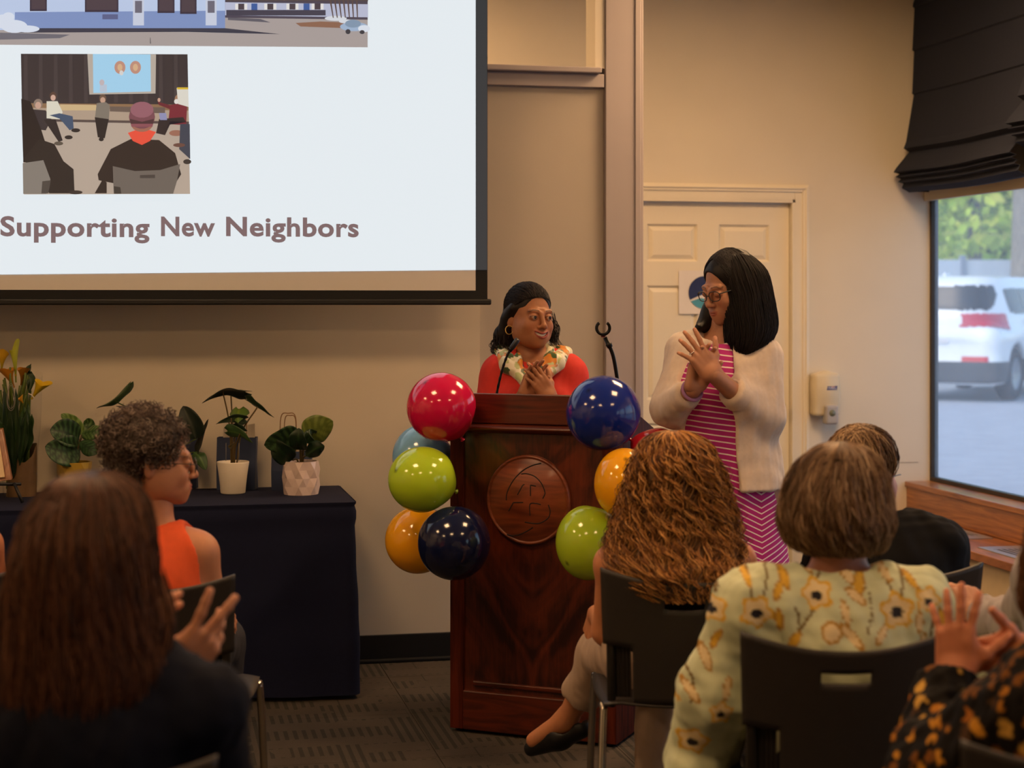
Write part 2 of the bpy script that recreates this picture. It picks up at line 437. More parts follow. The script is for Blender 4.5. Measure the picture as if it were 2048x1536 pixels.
sill = struct('trim_2', (0.1, PART_Y-0.012, 2.42), (1.90, PART_Y+0.15, 2.478), m_trimgrey, 0.003)
box('sill_nosing', (0.1, PART_Y-0.05, 2.478), (1.88, PART_Y+0.15, 2.502), m_trimgrey, sill, 0.004)
struct('trim_3', (1.862, PART_Y-0.004, 2.503), (1.904, PART_Y+0.152, CEIL), m_wall)
bb = struct('baseboard_partition', (LEFT_X, PART_Y-0.012, 0), (1.90, PART_Y, 0.115), m_black, 0.003)
box('base_toe', (LEFT_X, PART_Y-0.03, 0), (1.90, PART_Y-0.012, 0.018), m_black, bb, 0.006)

# door wall
D1 = on_y(1583, 500, DOOR_Y).x; D0 = D1-0.915; DT = 2.035
bm = bmesh.new()
add_box(bm, (LEFT_X, DOOR_Y, 0), (D0-0.02, DOOR_Y+0.15, CEIL)); add_box(bm, (D1+0.02, DOOR_Y, 0), (SIDE_X+0.05, DOOR_Y+0.15, CEIL)); add_box(bm, (D0-0.02, DOOR_Y, DT+0.02), (D1+0.02, DOOR_Y+0.15, CEIL))
wb = bm_obj('wall_back', bm, m_wall); wb['kind'] = 'structure'
bm = bmesh.new(); add_box(bm, (D0-0.02, DOOR_Y-0.012, 0), (D0, DOOR_Y+0.15, DT+0.02)); add_box(bm, (D1, DOOR_Y-0.012, 0), (D1+0.02, DOOR_Y+0.15, DT+0.02)); add_box(bm, (D0-0.02, DOOR_Y-0.012, DT), (D1+0.02, DOOR_Y+0.15, DT+0.02))
trim = soft(bm_obj('trim_4', bm, m_doorpaint), 0.003); trim['kind'] = 'structure'
def casing(name, pts, parent):
    """stepped casing: profile swept as three stacked strips along a mitred U"""
    for k, (o0, o1, th) in enumerate(((0.0, 0.085, 0.012), (0.045, 0.078, 0.02), (0.06, 0.072, 0.027))):
        bm = bmesh.new()
        add_box(bm, (D0-0.012-o1, DOOR_Y-th, 0), (D0-0.012-o0, DOOR_Y, DT+0.012+o1)); add_box(bm, (D1+0.012+o0, DOOR_Y-th, 0), (D1+0.012+o1, DOOR_Y, DT+0.012+o1)); add_box(bm, (D0-0.012-o0, DOOR_Y-th, DT+0.012+o0), (D1+0.012+o0, DOOR_Y, DT+0.012+o1))
        soft(bm_obj(name, bm, m_doorpaint, parent), 0.004)
casing('casing', None, trim)
door = empty('door_1', (D0, DOOR_Y+0.03, 0)); door['kind'] = 'structure'
W = D1-D0; rows = [(0.25,0.86),(0.985,1.59),(1.718,1.917)]; cols = [(0.115,0.395),(0.515,0.800)]
bm = bmesh.new(); zs = [0.012]+[v for r in rows for v in r]+[DT-0.003]
for i in range(0, len(zs), 2): add_box(bm, (0.003,0,zs[i]), (W-0.003,0.04,zs[i+1]))
for (a,b_) in rows:
    for (c,d) in ((0.003,cols[0][0]),(cols[0][1],cols[1][0]),(cols[1][1],W-0.003)): add_box(bm, (c,0,a), (d,0.04,b_))
bm_obj('stiles_and_rails', bm, m_doorpaint, door)
for (a,b_) in rows:
    for (c,d) in cols:
        bm = bmesh.new(); y0, y1 = 0.014, 0.003; w = 0.035; g = 0.012
        def ring(i, y): return [bm.verts.new(p) for p in ((c+i,y,a+i),(d-i,y,a+i),(d-i,y,b_-i),(c+i,y,b_-i))]
        r0 = ring(0,0.0); r1 = ring(g,y0); r2 = ring(w,y1); last = ring(w+0.001,y1)
        for p,q in ((r0,r1),(r1,r2),(r2,last)):
            for i in range(4): bm.faces.new((p[i],p[(i+1)%4],q[(i+1)%4],q[i]))
        bm.faces.new(last); bm_obj('panel', bm, m_doorpaint, door)
m_brass = mat('brass', C('#b89a5a'), 0.3, 0.9)
lathe('knob', [(0.0,-0.065),(0.02,-0.062),(0.028,-0.05),(0.024,-0.035),(0.011,-0.028),(0.011,-0.008),(0.03,-0.006),(0.031,0.0)], m_brass, door, 24, M=Matrix.Translation((W-0.07,0,0.95)) @ Matrix.Rotation(math.radians(-90),4,'X'))
# small scuff line of a cut in the plaster by the window
struct('trim_5', tuple(on_y(1790,926,DOOR_Y-0.002)), tuple(on_y(1836,924,DOOR_Y+0.003)), mat('crack', C('#7a6a58'), 0.9))

# window wall, seen only for about a metre at the right; it goes on past the camera
m_alu = mat('window_frame_dark', C('#3a332b'), 0.5, 0.3)
WZ0, WZ1 = 0.525, 2.085
wins = [(7.22, 8.628), (5.35, 6.95), (3.45, 5.05), (1.55, 3.15), (-0.35, 1.25)]
bm = bmesh.new(); edges = [DOOR_Y]+[v for w in wins for v in (w[1], w[0])]+[REAR_Y]
for i in range(0, len(edges), 2): add_box(bm, (SIDE_X, edges[i+1], 0), (SIDE_X+0.05, edges[i], CEIL))
for (a,b_) in wins: add_box(bm, (SIDE_X, a, 0), (SIDE_X+0.05, b_, WZ0)); add_box(bm, (SIDE_X, a, WZ1), (SIDE_X+0.05, b_, CEIL))
ws = bm_obj('wall_right', bm, m_wall); ws['kind'] = 'structure'
m_glass = bpy.data.materials.new('window_glass'); m_glass.use_nodes = True; n, l, b = nodes_of(m_glass)
tr = n.new('ShaderNodeBsdfTransparent'); tr.inputs[0].default_value = (0.97,0.985,1,1); gl = n.new('ShaderNodeBsdfGlossy'); gl.inputs['Roughness'].default_value = 0.02
df = n.new('ShaderNodeBsdfTranslucent'); df.inputs[0].default_value = (0.9,0.93,1,1)
fr = n.new('ShaderNodeValue'); fr.outputs[0].default_value = 0.05; dirt = n.new('ShaderNodeTexNoise'); dirt.inputs['Scale'].default_value = 6
mr = n.new('ShaderNodeMapRange'); mr.inputs[3].default_value = 0.08; mr.inputs[4].default_value = 0.16; l.new(dirt.outputs['Fac'], mr.inputs[0])
mx1 = n.new('ShaderNodeMixShader'); l.new(fr.outputs[0], mx1.inputs[0]); l.new(tr.outputs[0], mx1.inputs[1]); l.new(gl.outputs[0], mx1.inputs[2])
mx2 = n.new('ShaderNodeMixShader'); l.new(mr.outputs[0], mx2.inputs[0]); l.new(mx1.outputs[0], mx2.inputs[1]); l.new(df.outputs[0], mx2.inputs[2])
l.new(mx2.outputs[0], n['Material Output'].inputs['Surface'])
m_sillwood = wood('sill_wood', C('#7a4526'), C('#b0743f'), (2.0,1.2,22), 0.35, 0.35)
for i, (a,b_) in enumerate(wins):
    w = empty('window_%d' % (i+1), (SIDE_X+0.022, (a+b_)/2, WZ0)); w['kind'] = 'structure'; hw = (b_-a)/2; H_ = WZ1-WZ0
    bm = bmesh.new(); t = 0.022
    add_box(bm, (-0.02,-hw,0), (0.02,hw,t)); add_box(bm, (-0.02,-hw,H_-t), (0.02,hw,H_)); add_box(bm, (-0.02,-hw,t), (0.02,-hw+t,H_-t)); add_box(bm, (-0.02,hw-t,t), (0.02,hw,H_-t))
    bm_obj('window_frame', bm, m_alu, w); box('pane', (-0.003,-hw+t,t), (0.003,hw-t,H_-t), m_glass, w)
    # wooden head board over the glass
    box('head_board', (-0.05,-hw,H_-0.03), (-0.021,hw,H_+0.03), m_wall2, w)
# wooden sill and convector cover along the window wall
sl = empty('trim_6', (SIDE_X, DOOR_Y, 0)); sl['kind'] = 'structure'
box('sill_board', (-0.145,-6.0,WZ0-0.03), (0.08,0,WZ0), m_sillwood, sl, 0.004); box('fascia_board', (-0.135,-6.0,0.352), (0,0,WZ0-0.03), m_sillwood, sl, 0.003)
cov = empty('radiator_cover', (SIDE_X-0.135, DOOR_Y-0.002, 0), 0, 'brown wooden radiator cover with metal grilles under the window ledge', 'radiator cover')
m_covwood = wood('cover_wood', C('#6e3d20'), C('#a5673a'), (9,1.4,9), 0.4, 0.25)
m_beige = mat('beige_enamel', C('#cdbb98'), 0.5, noise=0.03); m_steel = mat('brushed_steel', C('#b9bdc4'), 0.35, 0.8, noise=0.05)
bm = bmesh.new(); add_box(bm, (-0.33,-6.0,0.312), (0,0,0.352)); soft(bm_obj('top_board', bm, m_covwood, cov), 0.004)
box('front_panel', (-0.305,-6.0,0.03), (-0.285,0,0.312), m_beige, cov); box('rear_panel', (-0.02,-6.0,0.0), (0,0,0.312), m_beige, cov)
for k,(g1,g0) in enumerate(((-0.15,-1.04),(-1.31,-2.2),(-2.47,-3.36))):
    bm = bmesh.new(); x0,x1 = -0.255,-0.035; z0,z1 = 0.352,0.358
    add_box(bm,(x0,g0,z0),(x1,g0+0.09,z1)); add_box(bm,(x0,g1-0.09,z0),(x1,g1,z1)); add_box(bm,(x0,g0+0.09,z0),(x0+0.03,g1-0.09,z1)); add_box(bm,(x1-0.03,g0+0.09,z0),(x1,g1-0.09,z1))
    gr = bm_obj('grille_frame', bm, m_steel, cov)
    box('grille_void', (x0+0.03,g0+0.09,z0-0.001),(x1-0.03,g1-0.09,z0+0.0012), m_black, gr)
    for s in range(6):
        xs = x0+0.04+s*(x1-x0-0.08)/5; box('grille_slat', (xs-0.006,g0+0.09,z0+0.001),(xs+0.006,g1-0.09,z1-0.001), m_steel, gr)
tube('pipe', [(-0.335,-5.5,0.15),(-0.335,-0.05,0.15)], 0.018, m_beige, cov, 12, 2)
tube('pipe', [(-0.345,-5.5,0.115),(-0.345,-0.05,0.115)], 0.011, m_steel, cov, 12, 2)
for yb in (-1.5,-2.4): box('pipe_bracket', (-0.36,yb-0.01,0.09),(-0.30,yb+0.01,0.172), m_steel, cov, 0.002)

# folded roman blinds
m_blind = mat('charcoal_blind_cloth', C('#272b38'), 0.9, noise=0.06, nscale=90, bump=0.25, bscale=900, spec=0.2)
def blind(y0, y1, label, zbot=2.10, dx=0.0, skew=0.0):
    """y1 is the far end"""
    r = empty('roman_blind', (SIDE_X-0.03+dx, y1, 0), 0, label, 'blind', 'roman blinds on the window wall')
    prof = [(-0.055,CEIL-0.02)]
    z = CEIL-0.15; tops = []
    while z > zbot+0.34: tops.append(z); z -= 0.235
    for z in tops: prof += [(-0.094,z+0.02),(-0.096,z+0.004),(-0.086,z-0.004)]
    prof += [(-0.13,zbot+0.27),(-0.145,zbot+0.235),(-0.115,zbot+0.215),(-0.19,zbot+0.125),(-0.205,zbot+0.105),(-0.17,zbot+0.095),(-0.195,zbot+0.08),(-0.165,zbot+0.07),(-0.18,zbot+0.052),(-0.15,zbot+0.045),(-0.16,zbot+0.02),(-0.12,zbot),(-0.06,zbot+0.006)]
    prof = np.array(prof); T = len(prof); L = y0-y1; N = 26; V = []
    for i in range(N):
        u = i/(N-1)
        for (x,z) in prof:
            low = max(0,(CEIL-z)/(CEIL-zbot))
            V.append((x*(1+0.05*math.sin(9*u+z*3))-0.0*low, L*u, z-0.012*math.sin(math.pi*u)*low))
    Q = [(i*T+j,(i+1)*T+j,(i+1)*T+j+1,i*T+j+1) for i in range(N-1) for j in range(T-1)]
    o = obj('blind_cloth', fast_mesh('blind_cloth', V, Q, smooth=False), m_blind, r)
    sm = o.modifiers.new('solid','SOLIDIFY'); sm.thickness = 0.004
    box('head_rail', (-0.06,L,CEIL-0.03), (-0.005,0,CEIL-0.002), m_black, r)
    # side return of the cloth
    V2 = [(x,0,z) for (x,z) in prof]+[(-0.004,0,z) for (x,z) in prof]; Q2 = [(j,j+1,T+j+1,T+j) for j in range(T-1)]
    obj('side_return', fast_mesh('side_return', V2, Q2, smooth=False), m_blind, r)
    return r
blind(7.30, 8.56, 'charcoal folded roman blind over the window beside the door wall')
blind(5.45, 7.27, 'charcoal roman blind at the frame edge, its folds hanging in front of the far one', 2.23, -0.03)

# ceiling lights: warm square panels
for i, (lx, ly) in enumerate([(-2.9,4.4),(-0.3,4.4),(2.4,4.4),(-2.9,1.7),(-0.3,1.7),(2.4,1.7),(-0.3,-1.0),(2.4,-1.0),(2.9,6.5),(0.9,7.85)]):
    where = ('over the front rows','over the middle rows','over the rear rows','near the door')[0 if ly==4.4 else 1 if ly==1.7 else 2 if ly<0 else 3]
    r = empty('ceiling_light', (lx,ly,CEIL), 0, ['square warm ceiling light panel ', 'small warm square ceiling light '][ly > 7.5] + where + ', ' + ('at the left' if lx < -1 else 'in the middle' if lx < 1 else 'at the right'), 'ceiling light', 'ceiling light panels')
    w = 0.3 if ly < 7.5 else 0.27; w = 0.42 if ly == 6.5 else w
    bm = bmesh.new()
    for (a,b_,c,d) in ((-w-.03,-w-.03,w+.03,-w),(-w-.03,w,w+.03,w+.03),(-w-.03,-w,-w,w),(w,-w,w+.03,w)): add_box(bm, (a,b_,-0.02), (c,d,0))
    bm_obj('lamp_frame', bm, m_ceil, r); box('diffuser', (-w,-w,-0.014), (w,w,-0.006), m_lamp if ly > 3 else m_lamp_dim if ly > 0 else m_lamp_off, r)

# ================================================================== outside, seen through the window
m_asphalt = mat('asphalt', C('#a9aeb6'), 0.9, noise=0.08, nscale=4, bump=0.3, bscale=60)
GZ = 0.18
g = box('ground_outside', (SIDE_X+0.2, -30, GZ-0.3), (70, 80, GZ), m_asphalt); g['kind'] = 'structure'
def leafball(name, c, r, n_leaf, mcol, parent, seed, size=0.16):
    rs = np.random.RandomState(seed)
    d = rs.normal(size=(n_leaf,3)); d /= np.linalg.norm(d,axis=1,keepdims=True); rad = rs.rand(n_leaf)**0.4
    ctr = np.array(c)+d*rad[:,None]*np.array(r)
    a = rs.normal(size=(n_leaf,3)); a /= np.linalg.norm(a,axis=1,keepdims=True); b2 = np.cross(a, rs.normal(size=(n_leaf,3))); b2 /= np.linalg.norm(b2,axis=1,keepdims=True)
    s = size*(0.6+0.8*rs.rand(n_leaf))[:,None]
    V = np.stack([ctr-a*s, ctr+b2*s*0.55, ctr+a*s, ctr-b2*s*0.55],1).reshape(-1,3)
    col = np.repeat(np.clip(np.array(mcol)[None,:3]*(0.8+0.9*rs.rand(n_leaf,1)),0,0.95),4,axis=0)
    gg = Geo(); gg.add(V, np.arange(n_leaf*4).reshape(-1,4), None, col)
    o = gg.out(name, mat('tree_leaf', (0.2,0.4,0.05,1), 0.6, attr='Col'), parent, smooth=False); o['kind'] = 'stuff'; return o
m_bark = mat('bark', C('#8a857c'), 0.9, noise=0.25, nscale=6, bump=0.6, bscale=15, stretch=(4,4,1))
def tree(px, d, trunk_r, crown, label, seed, leafcol, hgt=7.0):
    p = P(px, 600, d); r = empty('tree', (p.x,p.y,GZ), 0, label, 'tree', 'trees across the road')
    tube('trunk', [(0,0,0),(0.05,0,hgt*0.4),(-0.05,0.1,hgt*0.7),(0.1,0,hgt)], [trunk_r,trunk_r*0.85,trunk_r*0.6,trunk_r*0.3], m_bark, r, 12, 16)
    for k in range(3):
        a = seed+2.1*k; tube('branch', [(0,0,hgt*(0.4+0.1*k)),(math.cos(a)*1.2,math.sin(a),hgt*(0.5+0.1*k)),(math.cos(a)*2.2,math.sin(a)*2,hgt*(0.62+0.1*k))], [trunk_r*0.35,trunk_r*0.1], m_bark, r, 8, 10)
    for k,(cx,cy,cz,rr) in enumerate(crown): leafball('foliage', (cx,cy,cz), (rr,rr,rr*0.8), int(1400*rr*rr/4), leafcol, r, seed*7+k)
tree(2062, 30, 0.42, [(0,0,7.5,2.6),(1.8,0,6.0,1.8)], 'broad grey tree trunk at the right edge of the window', 1, C('#b3cc4e'), 9)
tree(1945, 34, 0.16, [(-0.6,0,3.7,1.9),(0.9,0.4,4.4,1.8),(-1.6,0.5,5.4,2.0),(0.6,0,6.3,2.2),(1.9,0.3,3.4,1.3)], 'light green leafy tree behind the white fence', 2, C('#c6dc5c'))
tree(1850, 43, 0.2, [(0,0,4.2,2.6),(-2,0,6,2.4),(1.6,0,6.5,2.4)], 'bright green tree at the left of the window view', 3, C('#cbe066'))
tree(2130, 50, 0.25, [(0,0,4.8,3.0),(1,0,7.5,2.8),(-2,0,6,2.2)], 'dark green tree beyond the parked car', 4, C('#7fa03c'))
# pale panel fence / garages behind the car
m_fence = mat('pale_panel', C('#c4d0de'), 0.6, noise=0.05, nscale=3); m_fence2 = mat('pale_panel_post', C('#8f9cae'), 0.6)
fl = P(1800, 600, 31); f = empty('panel_fence', (fl.x,fl.y,GZ), -YAW, 'pale blue panel fence behind the parked white car', 'fence')
for k in range(9):
    hh = 2.45 if k >= 3 else 2.1
    box('fence_panel', (0.05+k*1.15,0,0.05), (1.10+k*1.15,0.06,hh), m_fence, f); box('fence_post', (k*1.15-0.05,-0.03,0), (k*1.15+0.05,0.09,hh+0.08), m_fence2, f)
# hedge beyond, closing the view below the crowns
hp = P(1900, 600, 66); hg = empty('hedge', (hp.x,hp.y,GZ), -YAW, 'dense green hedge far behind the trees', 'hedge')
leafball('foliage', (0,0,2.8), (11,1.2,3.4), 3200, C('#8fae4a'), hg, 91, 0.35); box('hedge_core', (-11,-0.3,0), (11,0.5,4.8), mat('hedge_core', C('#41562a'), 0.9, noise=0.3, nscale=2), hg)

# white parked car, rear quarter towards the window
def build_car():
    sc_ = 22.2; ang = math.radians(-57)-YAW      # heading of the car's nose: right and away
    p = P(1994, 600, sc_)                         # rear right corner
    r = empty('car', (0,0,GZ), 0, 'white hatchback car parked outside the window, red tail light showing', 'car')
    heading = math.atan2(0.83,0.55)-YAW           # in room coordinates
    fx,fy = math.cos(heading), math.sin(heading)
    # local: +x forward, +y left; rear right corner at local (-2.32,-0.92)
    r.rotation_euler = (0,0,heading); lx,ly = -2.30,-0.90
    r.location = (p.x-(lx*fx-ly*fy), p.y-(lx*fy+ly*fx), GZ)
    v = Vol((-2.5,-1.05,0.1), (2.5,1.05,1.8), 0.035)
    v.u(p_box((0,0,0.66), (2.32,0.92,0.36), None, 0.20), 0.05); v.u(p_box((-0.1,0,0.42), (2.2,0.90,0.2), None, 0.1), 0.05)
    v.u(p_loft([(0.85,-0.45,0,1.87,0.91),(1.1,-0.5,0,1.82,0.89),(1.3,-0.60,0,1.62,0.82),(1.58,-0.70,0,1.38,0.72),(1.68,-0.70,0,1.2,0.64)], 4.0), 0.10)
    for xw in (-1.42,1.38):
        for s in (-1,1): v.s_(p_cone((xw,s*0.6,0.36),(xw,s*1.2,0.36),0.41,0.41), 0.02)
    V,Q = v.mesh(); V = relax(V,Q,2)
    m_white = mat('white_car_paint', C('#eef3f8'), 0.25, noise=0.01, coat=0.6); m_dark = mat('car_glass', C('#20262c'), 0.12, noise=0.05); m_clad = mat('car_cladding', C('#4a4c50'), 0.7)
    obj('body', fast_mesh('body', V, Q), m_white, r)
    fc = V[Q].mean(1); N = vnormals(V,Q); fn = N[Q].mean(1)
    def patch(name, sel, m, off=0.008):
        q = Q[sel]; u, inv = np.unique(q, return_inverse=True)
        if len(u): obj(name, fast_mesh(name, V[u]+N[u]*off, inv.reshape(-1,4)), m, r)
    x,y,z = fc.T
    patch('rear_window', (x < -1.75) & (np.abs(y) < 0.72) & (z > 1.22) & (z < 1.54) & (fn[:,0] < -0.2), m_dark)
    for s in (-1,1):
        side = s*fn[:,1] > 0.5
        patch('side_window', side & (z > 1.18) & (z < 1.50) & (x < -1.02) & (x > -1.55) , m_dark)
        patch('side_window', side & (z > 1.13) & (z < 1.50) & (x < -0.15) & (x > -0.96), m_dark)
        patch('side_window', side & (z > 1.10) & (z < 1.50) & (x < 0.75-(z-1.0)*1.1) & (x > -0.08), m_dark)
        patch('tail_light', (x < -1.72) & (s*y > 0.42) & (z > 1.00-0.04*np.clip((x+2.2)/0.4,0,1)) & (z < 1.17) , mat('red_lens', C('#c8203a'), 0.2, coat=0.5), 0.012)
        patch('reflector', (x < -2.05) & (s*y > 0.45) & (s*y < 0.8) & (z > 0.55) & (z < 0.62), mat('red_lens', C('#c8203a')), 0.012)
        for xw in (-1.42,1.38):
            M = Matrix.Translation((xw,s*0.78,0.36)) @ Matrix.Rotation(math.radians(90),4,'X')
            ty = lathe('tyre', [(0.22,-0.11),(0.33,-0.11),(0.36,-0.07),(0.36,0.07),(0.33,0.11),(0.22,0.11),(0.22,-0.11)], mat('tyre', C('#26272a'), 0.85), r, 32, M=M)
            rim = lathe('wheel_rim', [(0.0,0.06*-s),(0.06,0.07*-s),(0.09,0.05*-s),(0.2,0.08*-s),(0.225,0.10*-s),(0.225,-0.1*-s)], mat('alloy', C('#8f959c'), 0.35, 0.6), r, 10, M=M, smooth=False)
    patch('rear_bumper', (z < 0.55) & (fn[:,2] > -0.6) & (x < -1.0), m_clad, 0.01); patch('side_cladding', (z < 0.46) & (fn[:,2] > -0.6) & (x >= -1.0), m_clad, 0.01)
    box('roof_fin', (-1.75,-0.02,1.62), (-1.55,0.02,1.72), m_white, r, 0.01); box('number_plate', (-2.345,-0.26,0.78), (-2.325,0.26,0.90), mat('plate', C('#d8d8dc'), 0.5), r, 0.004)
    return r
build_car()
# ================================================================== projection screen with the slide
SCR_Y = 6.75
def SP(px, py, k=0): v = on_y(px, py, SCR_Y); return (v.x, SCR_Y-0.004-0.0006*k, v.z)
sx1 = on_y(975,600,SCR_Y).x; sx0 = -2.1; szb = 1.502; szt = 3.12
scr = empty('projection_screen', ((sx0+sx1)/2, SCR_Y, 0), 0, 'large pull-down projection screen with black border showing a slide', 'projection screen')
off = Vector(scr.location)
m_scr = mat('white_screen_cloth', C('#d9d3cb'), 0.9, noise=0.01); m_border = mat('black_screen_border', C('#0b0b0c'), 0.8)
def sbox(name, lo, hi, m, bev=0): return box(name, (lo[0]-off.x,lo[1]-SCR_Y,lo[2]), (hi[0]-off.x,hi[1]-SCR_Y,hi[2]), m, scr, bev)
wx1 = on_y(951,560,SCR_Y).x; wz0 = on_y(951,581,SCR_Y).z; lz0 = on_y(500,545,SCR_Y).z
sbox('border_cloth', (sx0,SCR_Y,szb), (sx1,SCR_Y+0.003,szt), m_border)
sbox('screen_cloth', (sx0+0.05,SCR_Y-0.0015,wz0), (wx1,SCR_Y,szt-0.02), m_scr)
bar = sbox('weight_bar', (sx0-0.01,SCR_Y-0.012,szb-0.012), (sx1+0.015,SCR_Y+0.016,szb+0.012), m_black, 0.006)
sbox('screen_case', (sx0-0.06,SCR_Y-0.06,szt-0.02), (sx1+0.06,SCR_Y+0.09,szt+0.10), mat('screen_case', C('#2a2a2c'), 0.5), 0.01)
m_slide = emit('projected_light', (1,1,1,1), SCREEN_STRENGTH, attr=True)
class Sheet:
    def __init__(s): s.g = Geo(); s.k = 0
    def poly(s, pts, col, layer=None):
        k = s.k if layer is None else layer; s.k = k+1 if layer is None else s.k
        V = np.array([SP(x,y,k) for x,y in pts])-np.array(off); n = len(V)
        if n == 4: s.g.add(V, [(0,1,2,3)], None, C(col))
        else:
            c = V.mean(0); s.g.add(np.vstack([V,c]), None, [(i,(i+1)%n,n) for i in range(n)], C(col))
        return s
    def rect(s, x0,y0,x1,y1,col,layer=None): return s.poly([(x0,y0),(x0,y1),(x1,y1),(x1,y0)],col,layer)
    def oval(s, cx,cy,rx,ry,col,n=18,layer=None): return s.poly([(cx+rx*math.cos(-6.2832*i/n),cy+ry*math.sin(-6.2832*i/n)) for i in range(n)],col,layer)
    def out(s, name): return s.g.out(name, m_slide, scr, smooth=False)
# lit slide area; its lower edge runs slightly askew
px0 = -560
s = Sheet(); s.poly([(px0,-330),(px0,554.5),(951,540),(951,-330)], '#e9f1f6'); s.out('slide')
s = Sheet(); s.poly([(951.5,-330),(951.5,540),(974,540),(974,-330)], '#2a3238'); s.out('light_spill')
# photograph of a white motel with a forecourt
s = Sheet(); s.k = 2
s.poly([(px0,-200),(px0,86),(735,95),(735,-200)], '#a99e9b')               # forecourt
s.k = 3
s.rect(px0,-200,735,36,'#a8c4ea'); s.poly([(px0,-200),(px0,64),(450,58),(450,-200)],'#bccbe8'); s.poly([(450,-200),(450,36),(735,40),(735,-200)],'#4d4450')
s.poly([(30,25),(30,58),(450,57),(450,22)],'#7f93c2'); s.poly([(20,57),(20,66),(450,64),(560,69),(450,57)],'#3b3b49'); s.poly([(0,66),(0,80),(120,77),(140,70)],'#6d6a73')
for x0,x1,y1 in ((60,94,23),(170,237,25),(315,349,27),(360,393,29)): s.rect(x0,-12,x1,y1,'#3a3140'); s.rect(x0+3,-12,x1-3,y1-4,'#4d4048')
for x0 in (266,411): s.rect(x0,-5,x0+22,52,'#c9cfe0'); s.rect(x0+4,3,x0+18,27,'#6d6a78')
s.rect(205,30,236,40,'#5c628a')
s.poly([(450,6),(450,32),(735,36),(735,10)],'#b9bdd4'); s.rect(452,-10,735,4,'#54494a')
for x0 in (470,528,572,622): s.rect(x0,9,x0+24,21,'#e6e2df'); s.rect(x0+6,9,x0+18,21,'#4a4048')
for x0 in (502,606): s.rect(x0,9,x0+12,33,'#3d5d9c')
s.rect(452,22,650,33,'#43404f'); s.poly([(590,48),(600,55),(680,58),(700,47),(640,45)],'#8d6652')
for x,y,rx,ry in ((8,45,22,14),(30,55,26,13),(55,60,25,7),(18,36,12,9)): s.oval(x,y,rx,ry,'#d9e0ee')
for x,y,rx,ry in ((670,39,22,5),(690,45,14,4)): s.oval(x,y,rx,ry,'#d8dbe2')
for k in range(7): s.poly([(655+k*9,-10),(664+k*8,38),(666+k*8,38),(659+k*9,-10)],'#5d4a45')
s.oval(706,56,28,9,'#9fb4cf'); s.oval(704,50,16,8,'#8398b0'); s.oval(726,60,12,7,'#dce3ee'); s.oval(694,66,5,5,'#3c3c44'); s.oval(722,67,5,4,'#3c3c44')
s.poly([(455,38),(455,43),(540,48),(520,41)],'#5f5c66'); s.poly([(300,90),(302,90),(301,78),(300,78)],'#5d5a5d')
s.out('slide_photo')
# photograph of a meeting in a circle of chairs
s = Sheet(); s.k = 2
s.poly([(42,108),(48,389),(380,388),(375,109)], '#b7a595')
s.k = 3
s.poly([(42,108),(44,212),(377,212),(375,109)],'#3a3234')
for k in range(11): s.poly([(48+k*30,110),(48+k*30,206),(56+k*30,206),(55+k*30,110)],'#453c3d')
s.poly([(44,207),(44,216),(377,222),(377,210)],'#8f6e50'); s.poly([(44,216),(45,240),(378,246),(377,222)],'#b09a86'); s.poly([(45,238),(45,243),(378,249),(378,244)],'#5a4c48')
s.poly([(175,109),(179,190),(311,188),(312,110)],'#b8aca0'); s.poly([(186,109),(187,187),(302,184),(301,110)],'#a3d2ee'); s.rect(200,170,214,185,'#b8c4d4'); s.oval(204,166,5,6,'#c2b4b8')
for x in (240,271): s.oval(x,136,11,13,'#c08f7c'); s.oval(x,136,5,7,'#d6b08a')
s.oval(243,147,4,5,'#d9d4d0')
s.poly([(120,210),(122,222),(200,222),(192,211)],'#cdb185'); s.poly([(220,214),(220,224),(330,228),(330,216)],'#6d5c52')
# people sitting round
s.oval(77,209,9,10,'#8d7a6c'); s.oval(77,212,6,7,'#c9a08c'); s.poly([(66,220),(62,258),(92,262),(104,240),(92,222)],'#3c3436'); s.poly([(88,240),(100,258),(118,285),(126,282),(112,240)],'#2e282a'); s.oval(118,288,9,4,'#5d5247')
s.oval(107,194,7,9,'#5a4238'); s.oval(107,197,5,6,'#d0a896'); s.poly([(94,204),(94,238),(120,240),(126,226),(116,204)],'#dcd6c4'); s.poly([(100,232),(118,236),(140,262),(148,258),(146,234),(120,228)],'#44546c'); s.oval(152,262,9,4,'#2e2828'); s.oval(138,276,8,4,'#2e2828')
s.oval(206,199,7,9,'#6d5444'); s.oval(206,202,5,6,'#c49c86'); s.poly([(194,208),(190,240),(218,242),(220,212),(212,206)],'#80766a'); s.poly([(190,236),(196,276),(210,278),(218,240)],'#2a2526'); s.oval(203,280,5,4,'#2a2526')
s.oval(358,201,9,11,'#a57c60'); s.oval(353,205,5,5,'#e2ddd6'); s.poly([(315,205),(318,212),(344,222),(346,214)],'#6d2a33'); s.poly([(340,212),(336,250),(372,252),(374,212),(362,208)],'#7a2a36'); s.poly([(318,240),(312,268),(330,272),(340,244),(372,246),(366,236)],'#2e2629'); s.oval(318,202,3,4,'#c89c86')
s.poly([(353,178),(356,210),(377,216),(376,178)],'#ddd8cc'); s.rect(354,177,376,181,'#d8b436'); s.poly([(318,228),(320,242),(334,242),(332,228)],'#8f8fb4')
s.oval(352,268,14,6,'#9c6a58'); s.poly([(360,250),(358,300),(380,320),(379,250)],'#3f4350'); s.oval(358,292,12,4,'#6d4a40'); s.oval(374,325,8,5,'#3a3330')
